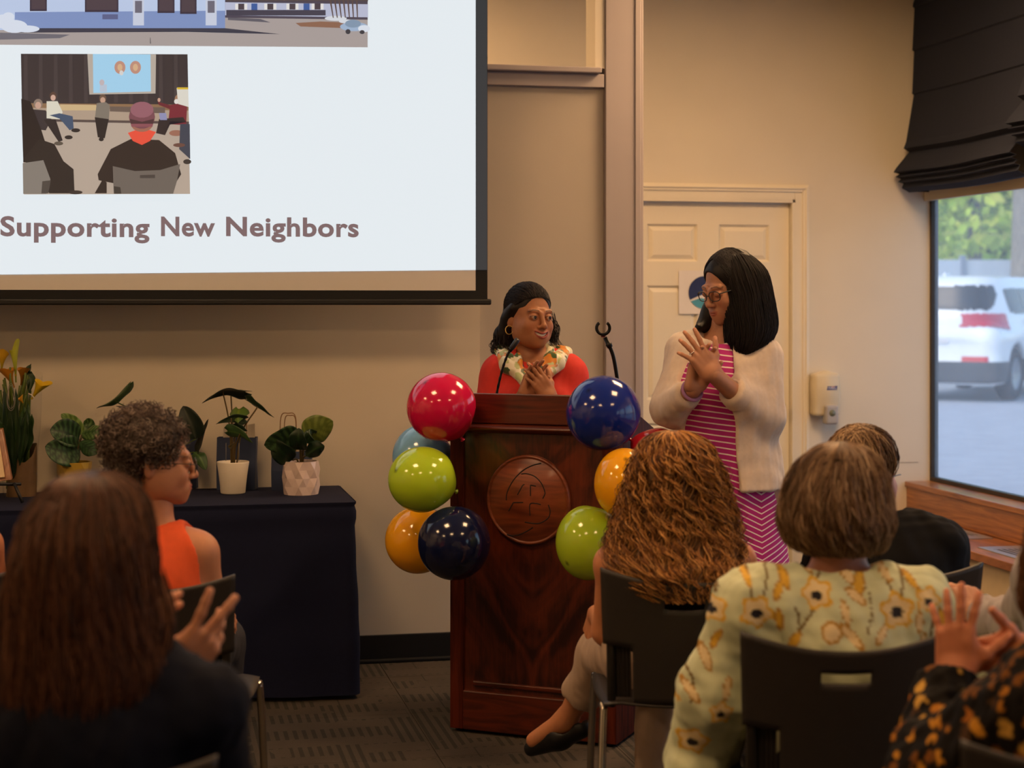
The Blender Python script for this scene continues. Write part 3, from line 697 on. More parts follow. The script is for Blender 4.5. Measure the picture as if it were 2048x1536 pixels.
# dark figure at the left and its grey chair
s.poly([(44,200),(48,326),(90,330),(96,300),(84,262),(62,205)],'#251f20'); s.poly([(48,320),(100,388),(150,388),(148,340),(128,324),(110,290),(80,280)],'#2c2625')
s.poly([(47,328),(48,389),(94,389),(102,360),(88,322)],'#857c73'); s.poly([(86,364),(84,388),(98,388),(103,362)],'#4d4641'); s.oval(152,386,14,4,'#3a322e')
# woman in a knit hat, back turned, with a grey chair
s.poly([(196,350),(198,362),(228,368),(300,380),(352,366),(362,350),(350,308),(318,282),(262,280),(222,300)],'#2f2624')
s.poly([(190,388),(214,388),(214,366),(205,362)],'#2f2624')
s.poly([(256,268),(266,284),(284,292),(300,284),(312,266),(284,258)],'#e8523e'); s.oval(284,252,21,14,'#a06a58'); s.oval(284,236,26,24,'#7a4a52'); s.oval(284,222,23,16,'#96606a'); s.poly([(260,240),(262,252),(306,252),(308,240),(284,246)],'#4d3236'); s.poly([(262,250),(263,256),(305,256),(306,250)],'#8d5058')
s.poly([(226,334),(228,389),(346,389),(354,362),(360,330),(320,342),(270,344)],'#6d635b'); s.poly([(280,352),(280,358),(310,358),(310,351)],'#4a423e'); s.poly([(228,374),(229,389),(243,389),(241,376)],'#3e3834')
s.out('slide_photo')
# slide caption
def text_mesh(body, size, offset=0.0, spacing=1.0, shear=0.0):
    cu = bpy.data.curves.new('caption', 'FONT'); cu.body = body; cu.size = size; cu.offset = offset; cu.space_character = spacing; cu.shear = shear; cu.fill_mode = 'BOTH'; cu.resolution_u = 4
    o = bpy.data.objects.new('caption', cu); COL.objects.link(o); dg = bpy.context.evaluated_depsgraph_get(); me = bpy.data.meshes.new_from_object(o.evaluated_get(dg))
    bpy.data.objects.remove(o); return me
def text_obj(name, body, m, parent, x0, x1, z0, cap_h, y, bold=0.02, col=None, shear=0.0):
    """text in the xz plane of the parent facing -y, cap height cap_h, fitted to x0..x1"""
    me = text_mesh(body, 1.0, bold, 1.06, shear); co = np.zeros(len(me.vertices)*3, np.float32); me.vertices.foreach_get('co', co); co = co.reshape(-1,3)
    cap = co[:,1].max() if body.isupper() else None
    w = co[:,0].max()-co[:,0].min(); hgt = 0.70
    X = x0+(co[:,0]-co[:,0].min())/w*(x1-x0); Z = z0+co[:,1]/hgt*cap_h
    out = np.stack([X, np.full(len(X), y), Z],1); me.vertices.foreach_set('co', out.ravel().astype(np.float32)); me.update()
    if col is not None:
        at = me.color_attributes.new('Col','FLOAT_COLOR','POINT'); at.data.foreach_set('color', np.tile(np.array(col,np.float32),(len(X),1)).ravel())
    return obj(name, me, m, parent)
for word, xa, xb in (('Supporting',1,299),('New',322,430),('Neighbors',452,717)):
    ta, tb = SP(xa,471,3), SP(xb,470,3)
    o = text_obj('slide_caption', word, m_slide, scr, ta[0]-off.x, tb[0]-off.x, ta[2], SP(0,433)[2]-SP(0,471)[2], -0.007, 0.028, C('#7d6668')); o['kind'] = 'stuff'

# ================================================================== lectern
AL = math.radians(-22.4)
flx, fly = cam2room(-0.217, 5.95); frx, fry = cam2room(0.350, 5.717)
LW = 0.613; LD = 0.46; LH = 1.185; LB = 1.035
lec = empty('lectern', ((flx+frx)/2, (fly+fry)/2, 0), AL-YAW, 'dark red wooden lectern with carved round emblem and balloons tied on', 'lectern')
m_mah = wood('mahogany', C('#2a0d06'), C('#5a2212'), (16,16,2.0), 0.6, 0.0, spec=0.12); m_mah_h = wood('mahogany_rail', C('#2c0e07'), C('#61240f'), (2.0,16,16), 0.3, 0.35); m_emblem = wood('emblem_wood', C('#5e2611'), C('#8d4524'), (2.5,20,14), 0.38, 0.2)
# book-matched burl veneer of the front
m_burl = bpy.data.materials.new('burl_veneer'); m_burl.use_nodes = True; n, l, b = nodes_of(m_burl)
tc = n.new('ShaderNodeTexCoord'); sp_ = n.new('ShaderNodeSeparateXYZ'); l.new(tc.outputs['Object'], sp_.inputs[0])
ax = mth('ABSOLUTE', sp_.outputs[0], nn=n, ll=l); cb = n.new('ShaderNodeCombineXYZ'); l.new(ax, cb.inputs[0])
# V-shaped figure: shift the grain with the distance from the centre line
zz = mth('MULTIPLY_ADD', ax, -0.9, sp_.outputs[2], nn=n, ll=l); l.new(zz, cb.inputs[2])
n1_ = n.new('ShaderNodeTexNoise'); n1_.inputs['Scale'].default_value = 5.0; n1_.inputs['Detail'].default_value = 5; n1_.inputs['Distortion'].default_value = 1.6; l.new(cb.outputs[0], n1_.inputs['Vector'])
mp = n.new('ShaderNodeMapping'); mp.inputs['Scale'].default_value = (60,60,5); l.new(cb.outputs[0], mp.inputs[0])
n2_ = n.new('ShaderNodeTexNoise'); n2_.inputs['Scale'].default_value = 1.5; n2_.inputs['Detail'].default_value = 3; n2_.inputs['Distortion'].default_value = 1.0; l.new(mp.outputs[0], n2_.inputs['Vector'])
ad = mth('MULTIPLY_ADD', n2_.outputs['Fac'], 0.30, n1_.outputs['Fac'], nn=n, ll=l)
cr = n.new('ShaderNodeValToRGB'); cr.color_ramp.elements[0].position = 0.50; cr.color_ramp.elements[0].color = C('#260b06'); cr.color_ramp.elements[1].position = 0.85; cr.color_ramp.elements[1].color = C('#6e2c15')
l.new(ad, cr.inputs[0]); l.new(cr.outputs[0], b.inputs['Base Color']); b.inputs['Roughness'].default_value = 0.3; b.inputs['Coat Weight'].default_value = 0.3; b.inputs['Coat Roughness'].default_value = 0.12
hw = LW/2
for s_ in (-1,1):
    bm = bmesh.new(); x0 = s_*hw; add_prism(bm, [(x0,0.012,0.012),(x0,0.012,LH),(x0,LD,LB),(x0,LD,0.012)], (-s_*0.022,0,0)); bm_obj('side_panel', bm, m_mah, lec)
for s_ in (-1,1): box('stile', (min(s_*hw,s_*(hw-0.05)),0,0.012), (max(s_*hw,s_*(hw-0.05)),0.014,1.052), m_mah, lec, 0.002)
box('front_panel', (-hw+0.05,0.010,0.14), (hw-0.05,0.022,1.06), m_burl, lec)
box('bottom_rail', (-hw+0.05,-0.006,0.012), (hw-0.05,0.014,0.150), m_mah_h, lec, 0.006)
box('panel_bead', (-hw+0.085,0.0,0.166), (hw-0.085,0.012,0.184), m_mah_h, lec, 0.005)
box('top_panel', (-hw+0.002,-0.014,1.082), (hw-0.002,0.014,LH), m_mah_h, lec, 0.003)
bm = bmesh.new()
prof = [(0.012,1.082),(-0.012,1.080),(-0.030,1.070),(-0.032,1.062),(-0.020,1.056),(-0.012,1.050),(0.012,1.046)]
V = [(x,y,z) for x in (-hw-0.004,hw+0.004) for (y,z) in prof]; T = len(prof)
obj('moulding', fast_mesh('moulding', V, [(i,i+1,T+i+1,T+i) for i in range(T-1)]), m_mah_h, lec)
bm = bmesh.new(); add_prism(bm, [(-hw+0.022,0.014,LH-0.055),(-hw+0.022,LD,LB-0.06),(-hw+0.022,LD,LB-0.085),(-hw+0.022,0.014,LH-0.08)], (LW-0.044,0,0)); bm_obj('reading_surface', bm, m_mah_h, lec)
box('inner_shelf', (-hw+0.022,0.03,0.55), (hw-0.022,LD-0.02,0.57), m_mah, lec); box('base_board', (-hw+0.022,0.02,0.012), (hw-0.022,LD,0.04), m_mah, lec)
for sx in (-1,1):
    for yy in (0.03,LD-0.03): lathe('glide', [(0.0,0.0),(0.015,0.0),(0.015,0.012)], m_black, lec, 12, loc=(sx*(hw-0.03),yy,0))
# carved emblem
EZ = 0.822; ER = 0.155
em = lathe('emblem', [(0.0,0.016),(ER-0.017,0.016),(ER-0.014,0.0125),(ER-0.011,0.0125),(ER-0.008,0.017),(ER-0.003,0.015),(ER,0.008),(ER,0.0)], m_emblem, lec, 64, M=Matrix.Translation((-0.012,0.010,EZ)) @ Matrix.Rotation(math.radians(90),4,'X'))
m_groove = mat('carved_groove', C('#1c0904'), 0.7)
strokes = [[(1080,688),(1020,705),(960,740),(900,800),(862,865),(847,910),(845,948)],[(945,765),(985,762),(1040,780),(1083,825),(1105,880),(1100,905),(1090,925)],[(920,908),(955,842),(968,834)],[(1008,912),(1008,838),(1045,843)],[(860,1022),(892,962),(960,957)],[(1005,1045),(1005,968),(1045,960),(1078,966)],[(1128,965),(1140,1010),(1125,1055),(1075,1090),(1030,1096),(970,1090)],[(1025,1122),(985,1150),(930,1178),(885,1186),(850,1180)]]
gv = Geo()
for st in strokes:
    pts = [(-0.012+(x-988)/282*ER, -0.0062, EZ+(940-y)/305*ER) for x,y in st]
    straight = len(st) == 3
    pth = smooth_path(pts, 26) if not straight else np.concatenate([smooth_path(pts[i:i+2], 6) for i in range(len(pts)-1)])
    V,Q = tubes(pth[None], np.full((1,len(pth)), 0.0021), 8); V[:,1] = -0.0062+(V[:,1]+0.0062)*0.35; gv.add(V,Q)
gv.out('carved_lines', m_groove, em)

# balloons tied along both front edges of the lectern
def balloon(px, py, rx, ry, d, col, label, knot=(0,0,-1), tilt=0.0):
    c = P(px,py,d); s_ = FPX/d; r = empty('balloon', tuple(c), -YAW, label, 'balloon', 'balloons on the lectern')
    Rx, Rz = rx/s_, ry/s_; k = Vector(knot).normalized()
    n1 = 40; n2 = 28; V = []; cols = []
    base = np.array(C(col)[:3])
    q = Vector((0,0,-1)).rotation_difference(k).to_matrix()
    for j in range(n2+1):
        th = math.pi*j/n2                # 0 = top (nipple), pi = knot
        for i in range(n1):
            a = 2*math.pi*i/n1; rr = math.sin(th); z = math.cos(th)
            if th > math.pi*0.62:
                t = (th-math.pi*0.62)/(math.pi*0.38); z -= 0.16*t**2.2; rr *= 1-0.10*math.sin(t*math.pi)
            V.append(tuple(q @ Vector((rr*math.cos(a), rr*math.sin(a), z))))
            cols.append(base*(0.25 if th < 0.075 else 1.0))
    V = np.array(V)
    V = V/np.abs(V).max(0)*np.array([Rx,(Rx+Rz)/2,Rz]); 
    Q = [(j*n1+i,(j+1)*n1+i,(j+1)*n1+(i+1)%n1,j*n1+(i+1)%n1) for j in range(n2) for i in range(n1)]
    mm = mat('balloon_latex', C(col), 0.13, noise=0.015, nscale=12, attr='Col', spec=0.55, coat=0.25, sss=0.12)
    g = Geo(); g.add(V, Q, None, np.array(cols)); g.out('latex_skin', mm, r)
    end = V[-n1:].mean(0)
    kp = np.array(k)
    g = Geo(); pth = np.array([end-kp*0.004, end+kp*0.006, end+kp*0.011, end+kp*0.018])
    V2,Q2 = tubes(pth[None], np.array([[0.004,0.0055,0.0035,0.009]]), 10); g.add(V2,Q2,None,base*0.7); g.out('knot', mm, r)
    return r
balloon(883,815,70,70,5.80,'#d0104a','crimson red balloon at the top left corner of the lectern',(0.45,0.5,-0.75))
balloon(842,914,64,64,6.02,'#7fb4dd','light blue balloon half hidden between the red and lime balloons',(0.8,0.2,0.1))
balloon(845,959,69,66,5.74,'#b5d52c','lime green balloon on the left, under the light blue balloon',(0.75,0.6,-0.35))
balloon(836,1080,66,67,6.00,'#f2a912','amber yellow balloon behind the navy one, lowest on the left',(0.8,0.3,0.6))
balloon(908,1085,73,75,5.70,'#10173a','dark navy balloon in front of the lower left lectern edge',(-0.2,0.9,0.6))
balloon(1207,827,75,76,5.50,'#152a86','royal blue balloon at the top right corner of the lectern',(0.5,0.75,-0.75))
balloon(1316,908,55,54,5.78,'#c01a30','red balloon at the right side of the lectern, mostly hidden',(-0.6,0.1,0.3))
balloon(1249,968,61,72,5.40,'#f7b013','yellow balloon between the blue and lime balloons on the right',(0.0,0.8,-0.9))
balloon(1177,1085,66,75,5.46,'#aecb2c','lime green balloon lowest on the right, under the yellow one',(0.7,0.6,0.5))

# gooseneck microphone and an empty microphone clip on the lectern top
m_gn = mat('black_gooseneck', C('#141416'), 0.35, 0.6); m_mic = mat('mic_grille', C('#3b3c40'), 0.4, 0.7, noise=0.3, nscale=400)
def goose(label, pts, name, head):
    o3 = P(*pts[0]); r = empty(name, tuple(o3), 0, label, 'microphone' if head == 'mic' else 'microphone clip')
    L = [np.array(P(*q)-o3) for q in pts]
    pth = smooth_path(L, 60); t = np.linspace(0,1,60)
    rad = 0.0045+0.0006*np.sin(t*300) if head == 'mic' else 0.0068+0.0008*np.sin(np.arange(60)*math.pi)
    V,Q = tubes(pth[None], np.asarray(rad)[None], 10); g = Geo(); g.add(V,Q); g.out('gooseneck', m_gn, r)
    lathe('base_flange', [(0.0,0.0),(0.022,0.0),(0.022,0.006),(0.009,0.012),(0.009,0.03),(0.0,0.03)], m_gn, r, 20, loc=(0,0,-0.004))
    return r, L
r, L = goose('black gooseneck microphone on the lectern in front of the red sweater', [(990,822,6.10),(994,785,6.10),(1003,745,6.10),(1014,712,6.10),(1023,697,6.10)], 'gooseneck_microphone', 'mic')
e0 = L[-1]; e1 = np.array(P(1036,678,6.09)-P(990,822,6.10)); dv = (e1-e0)/np.linalg.norm(e1-e0)
tube('mic_capsule', [e0-dv*0.004, e0+dv*0.002, e0+dv*0.004, e1-dv*0.002, e1], [0.0055,0.0095,0.0098,0.0098,0.006], m_mic, r, 14, straight=True)
tube('mic_collar', [e0-dv*0.012, e0+dv*0.001], [0.0065,0.0085], m_gn, r, 14, 3)
r, L = goose('empty black microphone clip on a gooseneck above the blue balloon', [(1243,845,5.98),(1240,800,5.98),(1234,755,5.98),(1227,715,5.98),(1219,692,5.98)], 'microphone_clip', 'clip')
o3 = P(1243,845,5.98); e0 = L[-1]; e1 = np.array(P(1210,675,5.98)-o3); dv = (e1-e0)/np.linalg.norm(e1-e0)
tube('swivel', [e0-dv*0.006, e0+dv*0.008, e0+dv*0.010, e1], [0.010,0.0115,0.0085,0.0075], m_gn, r, 14, straight=True)
# C-shaped clip
cc = np.array(P(1206,656,5.98)-o3); ux = np.array(P(1217,659,5.98)-P(1207,659,5.98)); ux /= np.linalg.norm(ux); uz = np.array([0,0,1.0]); uy = np.cross(ux,uz)
ang = np.radians(np.linspace(128,412,30)); V = []; Q = []
for k,(rad,yo) in enumerate(((0.0275,-0.02),(0.0275,0.02),(0.0180,0.02),(0.0180,-0.02))):
    for a in ang: V.append(cc+ux*rad*math.cos(a)+uz*rad*math.sin(a)+uy*yo)
n_ = len(ang)
for k in range(4):
    for i in range(n_-1): Q.append((k*n_+i,k*n_+i+1,((k+1)%4)*n_+i+1,((k+1)%4)*n_+i))
Q += [(0,n_,2*n_,3*n_),(n_-1,4*n_-1,3*n_-1,2*n_-1)]
obj('clip', fast_mesh('clip', V, Q), m_gn, r)
mat('red_plastic', C('#7d1a1a'), 0.4); box('thread_insert', (-0.006,-0.006,-0.004), (0.006,0.006,0.004), MATS['red_plastic'], r, 0.001, M=Matrix.Translation(Vector(cc-uz*0.0285)))

# ================================================================== wall things
# paper sign with a round emblem, taped on the door
sg = empty('paper_sign', tuple(on_y(1357,628,DOOR_Y+0.028)), 0, 'white paper sign with a round blue and teal emblem taped on the door', 'sign')
so = Vector(sg.location); yS = -0.004
def dp(px,py,k=0): v = on_y(px,py,DOOR_Y+0.03)-so; return (v.x, yS-0.0006*k, v.z)
pw = dp(1472,628)[0]; phh = dp(1357,541)[2]
N = 10; V = []; 
for i in range(N):
    for j in range(N):
        u,w_ = i/(N-1), j/(N-1); V.append((pw*u, yS+0.0006-0.006*max(0,0.25-w_)*math.sin(u*5+0.5), phh*w_))
obj('paper', fast_mesh('paper', V, [(i*N+j,(i+1)*N+j,(i+1)*N+j+1,i*N+j+1) for i in range(N-1) for j in range(N-1)]), mat('white_paper', C('#e4ddd8'), 0.85, noise=0.01), sg)
def seg(name, c, r, a0, a1, col, k, mid=None):
    pts = [dp(c[0]+r*math.cos(math.radians(a)), c[1]-r*math.sin(math.radians(a)), k) for a in np.linspace(a0,a1,28)]
    if mid: pts += [dp(x,y,k) for x,y in mid]
    bm = bmesh.new(); bm.faces.new([bm.verts.new(p) for p in pts]); return bm_obj(name, bm, mat('ink_'+name, C(col), 0.8), sg)
cS = (1409,585)
seg('emblem_navy', cS, 33, 20, 206, '#22305f', 3, [(1396,592),(1408,588),(1412,560)]); seg('emblem_teal', cS, 33, 212, 330, '#4f9db4', 4, [(1420,600),(1400,596)]); seg('emblem_blue', cS, 33, -25, 15, '#3b6fae', 5, [(1424,580),(1424,594)])
# soap dispenser
ds = empty('sanitizer_dispenser', tuple(on_y(1642,838,DOOR_Y)), 0, 'beige wall-mounted hand sanitizer dispenser beside the door frame', 'dispenser')
do = Vector(ds.location)
def wpt(px,py): v = on_y(px,py,DOOR_Y)-do; return v.x, v.z
x0,zt = wpt(1617,746); x1,zb = wpt(1668,830)
m_disp = mat('dispenser_plastic', C('#d6c8a8'), 0.3, noise=0.02); m_dgrey = mat('dispenser_grey', C('#a8a4a2'), 0.35)
v = Vol((x0-0.02,-0.14,zb-0.03),(x1+0.02,0.01,zt+0.02),0.004); xc = (x0+x1)/2; hw_ = (x1-x0)/2; hz = (zt-zb)/2
v.u(p_box((xc,-0.045,(zt+zb)/2),(hw_,0.045,hz),None,0.018),0.0); v.u(p_ell((xc,-0.055,(zt+zb)/2+0.02),(hw_*0.98,0.052,hz*0.95)),0.03); v.plane((0,1,0),0.0)
V,Q = v.mesh(); obj('housing', fast_mesh('housing', relax(V,Q,1), Q), m_disp, ds)
pa,pb = wpt(1635,808), wpt(1660,846)
v = Vol((pa[0]-0.01,-0.15,pb[1]-0.02),(pb[0]+0.01,0,pa[1]+0.02),0.0035); v.u(p_box(((pa[0]+pb[0])/2,-0.09,(pa[1]+pb[1])/2),((pb[0]-pa[0])/2,0.03,(pa[1]-pb[1])/2),None,0.012),0)
V,Q = v.mesh(); pb_ = obj('push_bar', fast_mesh('push_bar', relax(V,Q,1), Q), m_dgrey, ds)
lathe('push_button', [(0.0,0.006),(0.016,0.004),(0.019,0.0)], mat('clear_window', C('#6d705c'), 0.2), ds, 24, M=Matrix.Translation(((pa[0]+pb[0])/2,-0.119,pa[1]-0.042)) @ Matrix.Rotation(math.radians(90),4,'X'))
la,lb = wpt(1638,778), wpt(1659,770)
bm = bmesh.new(); yL = -0.1085; pts = [(la[0],yL,la[1]-0.001),(lb[0]-0.003,yL,la[1]+0.001),(lb[0],yL,lb[1]+0.001),(la[0]+0.035,yL,lb[1]-0.003),(la[0]+0.006,yL,lb[1]-0.001)]; add_prism(bm, pts, (0,0.003,0)); lg = bm_obj('logo_plate', bm, mat('logo_blue', C('#2a2f78'), 0.4), ds)
text_obj('logo_text', 'PURELL', mat('logo_white', C('#e8e4e8'), 0.5), ds, la[0]+0.007, lb[0]-0.006, la[1]+0.005, 0.011, yL-0.0008, 0.02, shear=0.25)
bm = bmesh.new(); add_prism(bm, [(la[0]+0.022,yL-0.0006,lb[1]-0.004),(lb[0]-0.012,yL-0.0006,lb[1]-0.003),((la[0]+lb[0])/2+0.006,yL-0.0006,lb[1]-0.008)], (0,0.0005,0)); bm_obj('logo_accent', bm, mat('logo_red', C('#c8405a'), 0.4), ds)

# ================================================================== long table under a navy cloth
TX0, TX1, TY0, TY1, TZ = -1.75, 0.755, 6.42, 7.01, 0.745
tb_ = empty('folding_table', ((TX0+TX1)/2, (TY0+TY1)/2, 0), 0, 'long narrow folding table hidden under the navy cloth', 'table')
to = Vector(tb_.location); m_lam = mat('table_laminate', C('#8d8378'), 0.5); 
box('tabletop', (TX0+0.01-to.x,TY0+0.012-to.y,TZ-0.03), (TX1-0.012-to.x,TY1-0.01-to.y,TZ-0.004), m_lam, tb_, 0.004)
for lx in (TX0+0.2,TX1-0.2):
    for ly in (TY0+0.08,TY1-0.06): tube('leg', [(lx-to.x,ly-to.y,0),(lx-to.x,ly-to.y,TZ-0.03)], 0.013, m_gn, tb_, 10, 2)
m_navy = mat('navy_tablecloth', C('#151a34'), 0.9, noise=0.06, nscale=60, bump=0.15, bscale=700, spec=0.25)
cl = empty('tablecloth', tuple(to), 0, 'navy blue cloth draped to the floor over the long plant table', 'tablecloth')
g = Geo(); per = []
for t in np.linspace(0,1,150): per.append((TX0+(TX1-TX0-0.02)*t, TY0, 0,-1, t*2.5))
for t in np.linspace(0,1,6)[1:]: a = -math.pi/2+t*math.pi/2; per.append((TX1-0.02+0.02*math.cos(a), TY0+0.02+0.02*math.sin(a), math.cos(a), math.sin(a), 2.5+0.03*t))
for t in np.linspace(0,1,30)[1:]: per.append((TX1, TY0+0.02+(TY1-TY0-0.02)*t, 1,0, 2.53+0.46*t))
drop = np.concatenate([np.linspace(0,0.03,4), np.linspace(0.05,1,26)]); V = []
per = np.array(per)
for (x,y,nx,ny,u) in per:
    for dd in drop:
        z = TZ*(1-dd)+0.018*dd
        cor = math.exp(-((u-2.5)/0.09)**2)
        f_ = (0.010*math.sin(u*17+1.3*math.sin(dd*3))*dd+0.008*math.sin(u*7.3+dd*2.2)*dd+0.004*math.sin(dd*24+u*1.0)*(0.3 if dd>0.08 else 0)+0.022*dd*cor+0.010*max(0,1-abs(dd-0.07)/0.05)+0.012*math.exp(-((u*0.8-2.03+dd*0.55)/0.05)**2)*dd)
        f_ += 0.006 if dd < 0.02 else 0
        V.append((x-to.x+nx*(f_+0.002), y-to.y+ny*(f_+0.002), z))
n_ = len(drop); g.add(V, [(i*n_+j,i*n_+j+1,(i+1)*n_+j+1,(i+1)*n_+j) for i in range(len(per)-1) for j in range(n_-1)])
nt = 60; V = []
for i in range(nt):
    for j in range(10):
        x = TX0+(TX1-TX0)*i/(nt-1); y = TY0+(TY1-TY0)*j/9
        V.append((x-to.x+(0.004 if i==nt-1 else 0), y-to.y-(0.006 if j==0 else 0), TZ+0.0012*math.sin(x*9+y*20)*(1 if 0<j<9 else 0)))
g.add(V, [(i*10+j,(i+1)*10+j,(i+1)*10+j+1,i*10+j+1) for i in range(nt-1) for j in range(9)])
g.out('cloth', m_navy, cl)
# ================================================================== plants, bags and flowers on the table
class TFrame(Frame):                        # a place on the table top
    def __init__(s, px, d): super().__init__(px, d); s.loc = (s.loc[0], s.loc[1], TZ+0.001)
    def __call__(s, px, py, dy=0.0):
        v = super().__call__(px, py, dy); v[2] -= TZ+0.001; return v
m_leaf = mat('plant_leaf', (0.1,0.2,0.05,1), 0.42, noise=0.12, nscale=30, attr='Col', spec=0.45)
m_stem = mat('plant_stem', C('#5a4a26'), 0.5); m_stemg = mat('green_stem', C('#4d5f26'), 0.5); m_soil = mat('potting_soil', C('#2a1a10'), 0.95, noise=0.4, nscale=80, bump=0.8, bscale=120)
def leaf(parent, mid, side, width, shape='oval', c1='#20361c', c2=None, stripes=0, cup=0.15, wave=0.0, tilt=0.0):
    """mid: midrib points (base to tip), side: direction of the blade's width, width: half width"""
    nt, nw = 22, 11; pth = smooth_path(mid, nt); t = np.linspace(0,1,nt)
    tan = np.gradient(pth,axis=0); tan /= np.linalg.norm(tan,axis=1,keepdims=True)+1e-9
    sd = np.array(side,float)[None]-(tan @ np.array(side,float))[:,None]*tan; sd /= np.linalg.norm(sd,axis=1,keepdims=True)+1e-9
    up = np.cross(tan, sd)
    if shape == 'oval': w = np.sin(np.pi*np.clip(t,0,1)**0.8)**0.62
    elif shape == 'arrow': w = np.interp(t,[0,0.08,0.22,0.4,0.7,0.9,1],[0.35,0.85,1.0,0.88,0.5,0.18,0.0])
    else: w = np.sin(np.pi*t**0.9)**0.9
    w = np.maximum(w,0.01)*width; v = np.linspace(-1,1,nw)
    V = pth[:,None,:]+sd[:,None,:]*(w[:,None]*v[None,:])[...,None]
    lift = -cup*w[:,None]*(np.abs(v)[None,:]**1.6)+wave*np.sin(t[:,None]*14+np.abs(v)[None,:]*2)*np.abs(v)[None,:]**2
    if shape == 'arrow': V = V-tan[:,None,:]*(np.abs(v)[None,:,None]**1.5)*(width*0.5*(1-t))[:,None,None]
    V = V+up[:,None,:]*lift[...,None]
    a = np.array(C(c1)[:3]); b_ = np.array(C(c2 or c1)[:3])
    if stripes: k = (np.sin((t[:,None]*stripes-np.abs(v)[None,:]*1.1)*2*np.pi) > 0.1).astype(float)*0.85*(np.abs(v)[None,:] > 0.08)
    else: k = np.repeat(((np.abs(v) < 0.12)*0.6)[None,:],nt,0)
    col = a[None,None]*(1-k[...,None])+b_[None,None]*k[...,None]
    Q = [(i*nw+j,(i+1)*nw+j,(i+1)*nw+j+1,i*nw+j+1) for i in range(nt-1) for j in range(nw-1)]
    g = Geo(); g.add(V.reshape(-1,3), Q, None, col.reshape(-1,3)); o = g.out('leaf', m_leaf, parent)
    sm = o.modifiers.new('solid','SOLIDIFY'); sm.thickness = 0.0012; return o
def stem(parent, pts, r=0.0025, m=None): return tube('stem', pts, [r*1.25,r], m or m_stem, parent, 6, 12)
def pot_soil(parent, r, z): lathe('soil', [(0.0,0.004),(r*0.5,0.006),(r,0.0)], m_soil, parent, 20, loc=(0,0,z))
def facet_pot(parent, r0, r1, h, m, nseg=12, rows_=4, relief=0.006):
    V = []; T = []; 
    for j in range(rows_+1):
        rr = r0+(r1-r0)*j/rows_
        for i in range(nseg):
            a = 2*math.pi*(i+(0.5 if j%2 else 0))/nseg; q = rr+(relief if (i+j)%2 else -relief*0.4)*(0 if j in (0,rows_) else 1); V.append((q*math.cos(a),q*math.sin(a),h*j/rows_))
    for j in range(rows_):
        for i in range(nseg):
            a = j*nseg+i; b_ = j*nseg+(i+1)%nseg; c = (j+1)*nseg+i; d = (j+1)*nseg+(i+1)%nseg
            if j%2 == 0: T += [(a,b_,c),(b_,d,c)]
            else: T += [(a,b_,d),(a,d,c)]
    n0 = len(V); ti = r1-0.006
    for i in range(nseg): a = 2*math.pi*(i+(0.5 if rows_%2 else 0))/nseg; V.append((ti*math.cos(a),ti*math.sin(a),h))
    for i in range(nseg): a = 2*math.pi*(i+(0.5 if rows_%2 else 0))/nseg; V.append((ti*math.cos(a)*0.97,ti*math.sin(a)*0.97,h-0.02))
    Q = []
    for i in range(nseg):
        k = (i+1)%nseg; b_ = rows_*nseg; Q += [(b_+i,b_+k,n0+k,n0+i),(n0+i,n0+k,n0+nseg+k,n0+nseg+i)]
    T += [(i,0,(i+1)%nseg) for i in range(1,nseg-1)]
    return obj('pot', fast_mesh('pot', V, Q, T, smooth=False), m, parent)
def plant(px, d, label, name='potted_plant'):
    f = TFrame(px, d); r = empty(name, f.loc, f.rot, label, 'plant', 'potted plants on the table'); return f, r
X_, Y_, Z_ = (1,0,0),(0,1,0),(0,0,1)
DK, MD, LT, YL = '#1d3320', '#2f4d25', '#5c7a35', '#8a9a3a'
# calathea in a golden faceted pot
f, r = plant(149, 6.72, 'striped round-leaved plant in a golden faceted pot')
facet_pot(r, 0.055, 0.068, 0.125, mat('gold_pot', C('#c9a640'), 0.3, 0.25, noise=0.05), 10, 3, 0.006); pot_soil(r, 0.06, 0.112)
base = np.array([0,0,0.11])
for mid, sd, w, c1, c2, st, cup in (
    ([(160,895,0),(128,902,-.07),(90,893,-.10)], (0.1,0.25,1), 0.062, DK, '#44663e', 7, 0.25),
    ([(158,880,0.01),(130,865,-.05),(100,860,-.07)], (0.1,0.35,1), 0.055, DK, '#44663e', 7, 0.3),
    ([(166,868,0.02),(145,845,0.0),(122,828,-.02)], (0.8,0.5,0.9), 0.028, LT, '#7f9a55', 5, 0.2),
    ([(163,868,0.0),(185,862,-.02),(204,860,-.03)], (0.1,0.6,1), 0.034, MD, '#66854a', 6, 0.4),
    ([(160,884,-.02),(178,896,-.06),(194,908,-.08)], (0.3,0.5,1), 0.032, DK, '#3f5f38', 6, 0.3),
    ([(170,880,0.04),(176,850,0.06),(168,842,0.06)], X_, 0.03, MD, '#66854a', 5, 0.2)):
    pts = [f(*q) for q in mid]; leaf(r, pts, sd, w, 'oval', c1, c2, st, cup, 0.003); stem(r, [base+np.array([0.01,0,0]), (base+pts[0])/2+np.array([0,0,0.01]), pts[0]], 0.0022)
